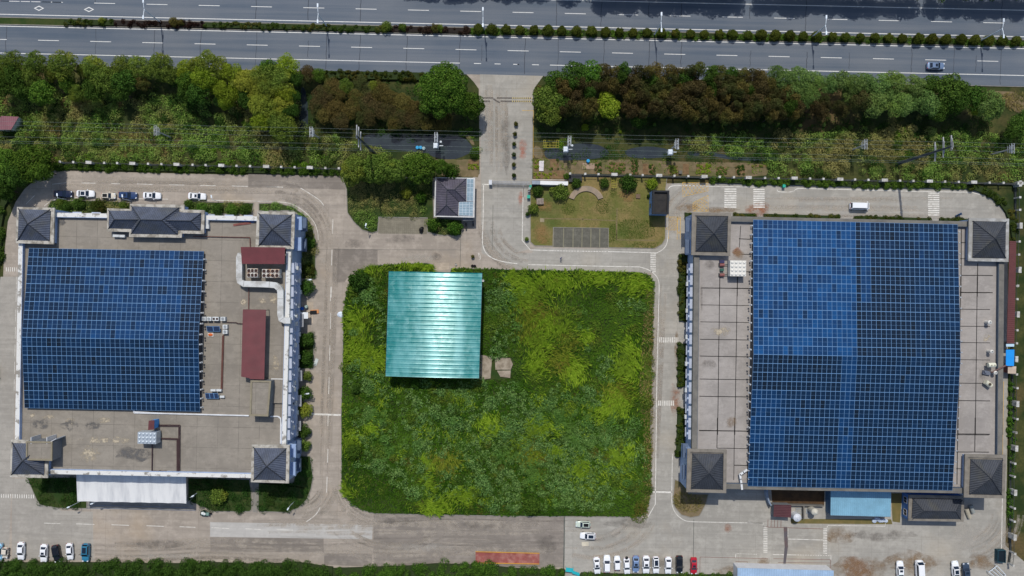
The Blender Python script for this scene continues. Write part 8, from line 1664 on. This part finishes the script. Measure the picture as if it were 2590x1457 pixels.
# lawn blades
LG = foliage('lawn_grass', lin(96, 98, 44), lin(150, 140, 82), lin(92, 116, 46), .08, .45, .6, objvar=.02)
lawnp = [b2(160, 545), b2(480, 540), b2(900, 500), b2(1200, 470), b2(1230, 700), b2(1370, 712), b2(1370, 930), b2(1290, 1000), b2(885, 990), b2(880, 815), b2(360, 805), b2(350, 980), b2(170, 960)]
o = grass('lawn_grass', [PL(lawnp)], 130, LG, dens=16, length=(.12, .3), width=.05, lean=.8, z=.1); o['kind'] = 'stuff'
GLAWN = foliage('green_lawn_grass', lin(62, 92, 30), lin(106, 128, 54), None, objvar=.02)
o = grass('lawn_grass', [PL(smoothpts([b2(950, 740), b2(1220, 740), b2(1290, 800), b2(1290, 920), b2(960, 920)], 1)), PL([b2(1090, 950), b2(1340, 950), b2(1280, 1005), b2(1080, 1000)]), PL([b2(870, 780), b2(930, 780), b2(930, 940), b2(870, 960)]), PL(smoothpts([b2(740, 560), b2(860, 560), b2(880, 690), b2(760, 690)], 1)), PL(smoothpts([b2(430, 600), b2(560, 590), b2(560, 700), b2(440, 700)], 1)), PL(smoothpts([b2(860, 470), b2(960, 480), b2(900, 560)], 1))], 131, GLAWN, dens=42, length=(.15, .35), width=.07, lean=.8, z=.1); o['kind'] = 'stuff'

# ---------------------------------------------------------------- the overgrown plot in the middle
M_DARK = foliage('meadow_dark', lin(40, 80, 20), lin(80, 122, 38), lin(88, 126, 42), .05, .47, .56, objvar=.02, trans=.4); M_LEAF = foliage('meadow_broadleaf', lin(50, 90, 36), lin(140, 172, 98), lin(96, 132, 56), .08, objvar=.02); M_OLV = foliage('meadow_olive_weed', lin(72, 100, 32), lin(124, 146, 58), lin(104, 98, 46), .15, objvar=.02)
M_YEL = foliage('meadow_bright_grass', lin(102, 140, 30), lin(162, 188, 62), lin(120, 148, 46), .2, objvar=.02, trans=.4); M_RUS = foliage('meadow_russet_grass', lin(92, 110, 34), lin(138, 150, 54), lin(116, 114, 48), .2, objvar=.02)
MEAD = BEDS['meadow']
shed = [b1(1215, 1225), b1(2055, 1240), c1(2025, 915), c1(1185, 900)]
def clear_of(q):
    s_ = PL(shed); ok = ~inside(s_, q[:, 0], q[:, 1]); pad = PL([c1(2040, 715), c1(2345, 735), c1(2330, 935), c1(2040, 945)]); pth = PL([b1(1625, 1130), b1(1765, 1130), b1(1765, 1230), b1(1640, 1230)])
    return ok & ~inside(pad, q[:, 0], q[:, 1]) & ~inside(pth, q[:, 0], q[:, 1])
def swirl(q): return 1.2 * np.sin(q[:, 0] * .13 + 1) + 1.5 * np.cos(q[:, 1] * .11) + .6 * np.sin(q[:, 0] * .5 + q[:, 1] * .4)
def tuft(s, dens, rng):
    c = P(*F(s[0], s[1])); rx, ry = s[2] * .1, s[3] * .1; n = int(math.pi * rx * ry * dens * 2.2); g = rng.normal(size=(n, 2)) * np.array([rx, ry]) * .62
    ph = rng.uniform(0, 6.28, 4); g = g + .55 * np.stack([np.sin(g[:, 1] * 1.7 + ph[0]) + .6 * np.sin(g[:, 1] * 4 + ph[1]), np.sin(g[:, 0] * 1.9 + ph[2]) + .6 * np.sin(g[:, 0] * 4.3 + ph[3])], 1)
    return g + np.array([c.x, c.y])
def meadow_grass(name, polys, seed, mat, dens, length, width, lean, z=.12, zmax=.25, dirn=swirl):
    rng = np.random.default_rng(seed); q = np.concatenate([tuft(p, dens, rng) if isinstance(p, tuple) else rand_in(p, max(4, int(area(p) * dens)), rng) for p in polys]); q = q[clear_of(q)]; q = q[inside(MEAD, q[:, 0], q[:, 1])]
    n = len(q); L = rng.uniform(*length, n); a = dirn(q) + rng.normal(0, .45, n); T = np.stack([np.cos(a) * lean, np.sin(a) * lean, rng.uniform(.2, .9, n)], 1); T /= np.linalg.norm(T, axis=1, keepdims=True)
    N = np.cross(T, np.stack([-np.sin(a), np.cos(a), np.zeros(n)], 1)) + .35 * rng.normal(size=(n, 3)); hgt = zmax * (.5 + .5 * np.sin(q[:, 0] * .9) * np.cos(q[:, 1] * .8)) + zmax * .5 * rng.random(n)
    Pt = np.stack([q[:, 0], q[:, 1], z + hgt], 1) + T * (L * .5)[:, None]; o = link_mesh(name, leaves_mesh(name, Pt, N, L, width / np.mean(length), rng, T), mat); o['kind'] = 'stuff'; return o
def meadow_weeds(name, polys, seed, mat, lumps, r, h, dens, leaf, wild=.9):
    rng = np.random.default_rng(seed); q = np.concatenate([rand_in(p, max(4, int(area(p) * lumps)), rng) for p in polys]); q = q[clear_of(q)]; q = q[inside(offset_poly(MEAD, .35), q[:, 0], q[:, 1])]; n = len(q); rr = rng.uniform(*r, n)
    Pt, Nn = lump_points(rng, np.stack([q[:, 0], q[:, 1], np.full(n, .1)], 1), np.stack([rr, rr * rng.uniform(.8, 1.2, n), rng.uniform(*h, n)], 1), dens, zmin=0, wild=wild); Pt[:, 2] = np.maximum(Pt[:, 2], .13); o = link_mesh(name, leaves_mesh(name, Pt, Nn, rng.uniform(*leaf, len(Pt)), .75, rng), mat); o['kind'] = 'stuff'; return o
meadow_grass('meadow_grass', [MEAD], 201, M_DARK, 24, (.35, .8), .17, 1.5, zmax=.3)
FP = lambda *pts: PL(smoothpts([F(*p) for p in pts], 1))
meadow_weeds('broadleaf_weeds', [FP((880, 690), (975, 700), (970, 930), (930, 960), (960, 990), (860, 1000), (865, 960), (940, 900), (960, 830), (920, 760)), FP((1215, 690), (1310, 700), (1310, 900), (1240, 890)), FP((940, 960), (1300, 960), (1540, 1100), (1480, 1290), (1100, 1270), (900, 1180), (880, 1050)), FP((1440, 740), (1470, 760), (1480, 850), (1500, 880), (1460, 880)), FP((1540, 740), (1630, 760), (1630, 800), (1550, 780)), FP((1500, 880), (1570, 870), (1560, 960), (1500, 960)), FP((1480, 960), (1600, 1080), (1620, 1200), (1500, 1300), (1400, 1220), (1300, 1050), (1400, 960)), FP((1150, 1050), (1650, 1080), (1620, 1280), (1200, 1290))], 202, M_LEAF, .5, (.45, 1.1), (.45, 1.1), 15, (.22, .46))
meadow_weeds('olive_weeds', [FP((870, 980), (1000, 1000), (980, 1280), (880, 1230)), FP((1000, 1180), (1350, 1190), (1400, 1290), (1000, 1290)), FP((1460, 1060), (1620, 1060), (1620, 1180), (1480, 1150)), FP((1230, 680), (1400, 690), (1380, 740), (1240, 730)), FP((1350, 900), (1500, 930), (1480, 1010), (1360, 990))], 203, M_OLV, .4, (.4, 1.0), (.3, .7), 15, (.16, .32))
meadow_weeds('dark_weeds', [FP((870, 700), (975, 690), (975, 960), (880, 1200), (865, 1000)), FP((1490, 1180), (1640, 1150), (1630, 1290), (1500, 1290)), FP((1000, 1100), (1250, 1150), (1200, 1290), (950, 1280))], 204, M_DARK, .3, (.4, .9), (.3, .7), 14, (.18, .34))
meadow_weeds('tall_weeds', [FP((870, 960), (1400, 950), (1630, 1050), (1630, 1290), (900, 1280)), FP((1215, 690), (1330, 700), (1320, 930), (1240, 930)), FP((870, 700), (975, 700), (975, 1000), (870, 1000))], 209, M_LEAF, .045, (1.0, 2.4), (.7, 1.5), 16, (.22, .44)); meadow_weeds('tall_weeds', [MEAD], 210, M_OLV, .02, (.9, 2.2), (.6, 1.4), 16, (.2, .4)); meadow_weeds('tall_weeds', [MEAD], 211, G['dark'], .014, (.8, 1.8), (.6, 1.3), 18, (.18, .36))
meadow_grass('bright_grass', [(rt.uniform(880, 1620), rt.uniform(960, 1280), rt.uniform(8, 26), rt.uniform(8, 22)) for _ in range(36)], 212, M_YEL, 4, (.4, 1.0), .13, 1.4, z=.3, zmax=.5)
spots = [(1400, 715, 50, 25, 0), (1330, 742, 35, 40, 0), (1350, 790, 40, 28, 1), (1395, 820, 38, 28, 0), (1325, 832, 22, 26, 1), (1352, 862, 30, 24, 0), (1405, 905, 34, 30, 1), (1345, 918, 24, 28, 0), (1440, 930, 26, 30, 0), (1592, 716, 30, 28, 0), (1575, 905, 27, 52, 0), (1560, 985, 36, 24, 1), (1556, 1012, 34, 30, 0), (1520, 1032, 22, 16, 0), (1227, 1066, 26, 24, 0), (1358, 1078, 34, 22, 0), (1095, 1276, 42, 20, 0), (1456, 1182, 19, 26, 0), (1582, 1128, 15, 20, 0), (1540, 1150, 26, 18, 0), (1332, 1150, 28, 24, 1), (1076, 1157, 12, 14, 0), (1076, 1216, 13, 20, 0), (900, 815, 30, 32, 0), (890, 885, 40, 30, 0), (945, 905, 34, 22, 0), (935, 1072, 14, 13, 0), (1500, 702, 46, 14, 0), (910, 684, 46, 12, 0), (1060, 672, 60, 10, 0), (1400, 1140, 16, 12, 0), (1470, 845, 16, 14, 0), (1120, 1160, 40, 22, 1), (880, 1120, 16, 30, 0), (1160, 1245, 34, 16, 0), (1430, 860, 18, 22, 1), (1300, 700, 26, 16, 0), (870, 1240, 12, 26, 0)]
meadow_grass('bright_grass', [s for s in spots if not s[4]], 205, M_YEL, 17, (.6, 1.5), .15, 1.5, z=.35, zmax=.5); meadow_grass('russet_grass', [s for s in spots if s[4]], 206, M_RUS, 13, (.5, 1.2), .14, 1.3, z=.35, zmax=.4)
meadow_grass('dry_grass', [PL([c2(1190, 100), c2(1275, 120), c2(1262, 1449), d2(1245, 700), d2(1200, 880), d2(1150, 880), d2(1185, 300), c2(1150, 900)])], 207, UGB, 16, (.4, .9), .12, .9)
meadow_grass('bright_grass', [PL([c1(800, 200), c1(850, 300), c1(830, 900), c1(790, 900)]), PL([b1(920, 1210), b1(1500, 1150), b1(1500, 1180), b1(960, 1250)]), PL([c1(775, 1150), c1(830, 1150), d1(820, 300), d1(780, 300)])], 208, G['lime'], 10, (.3, .8), .12, .9)
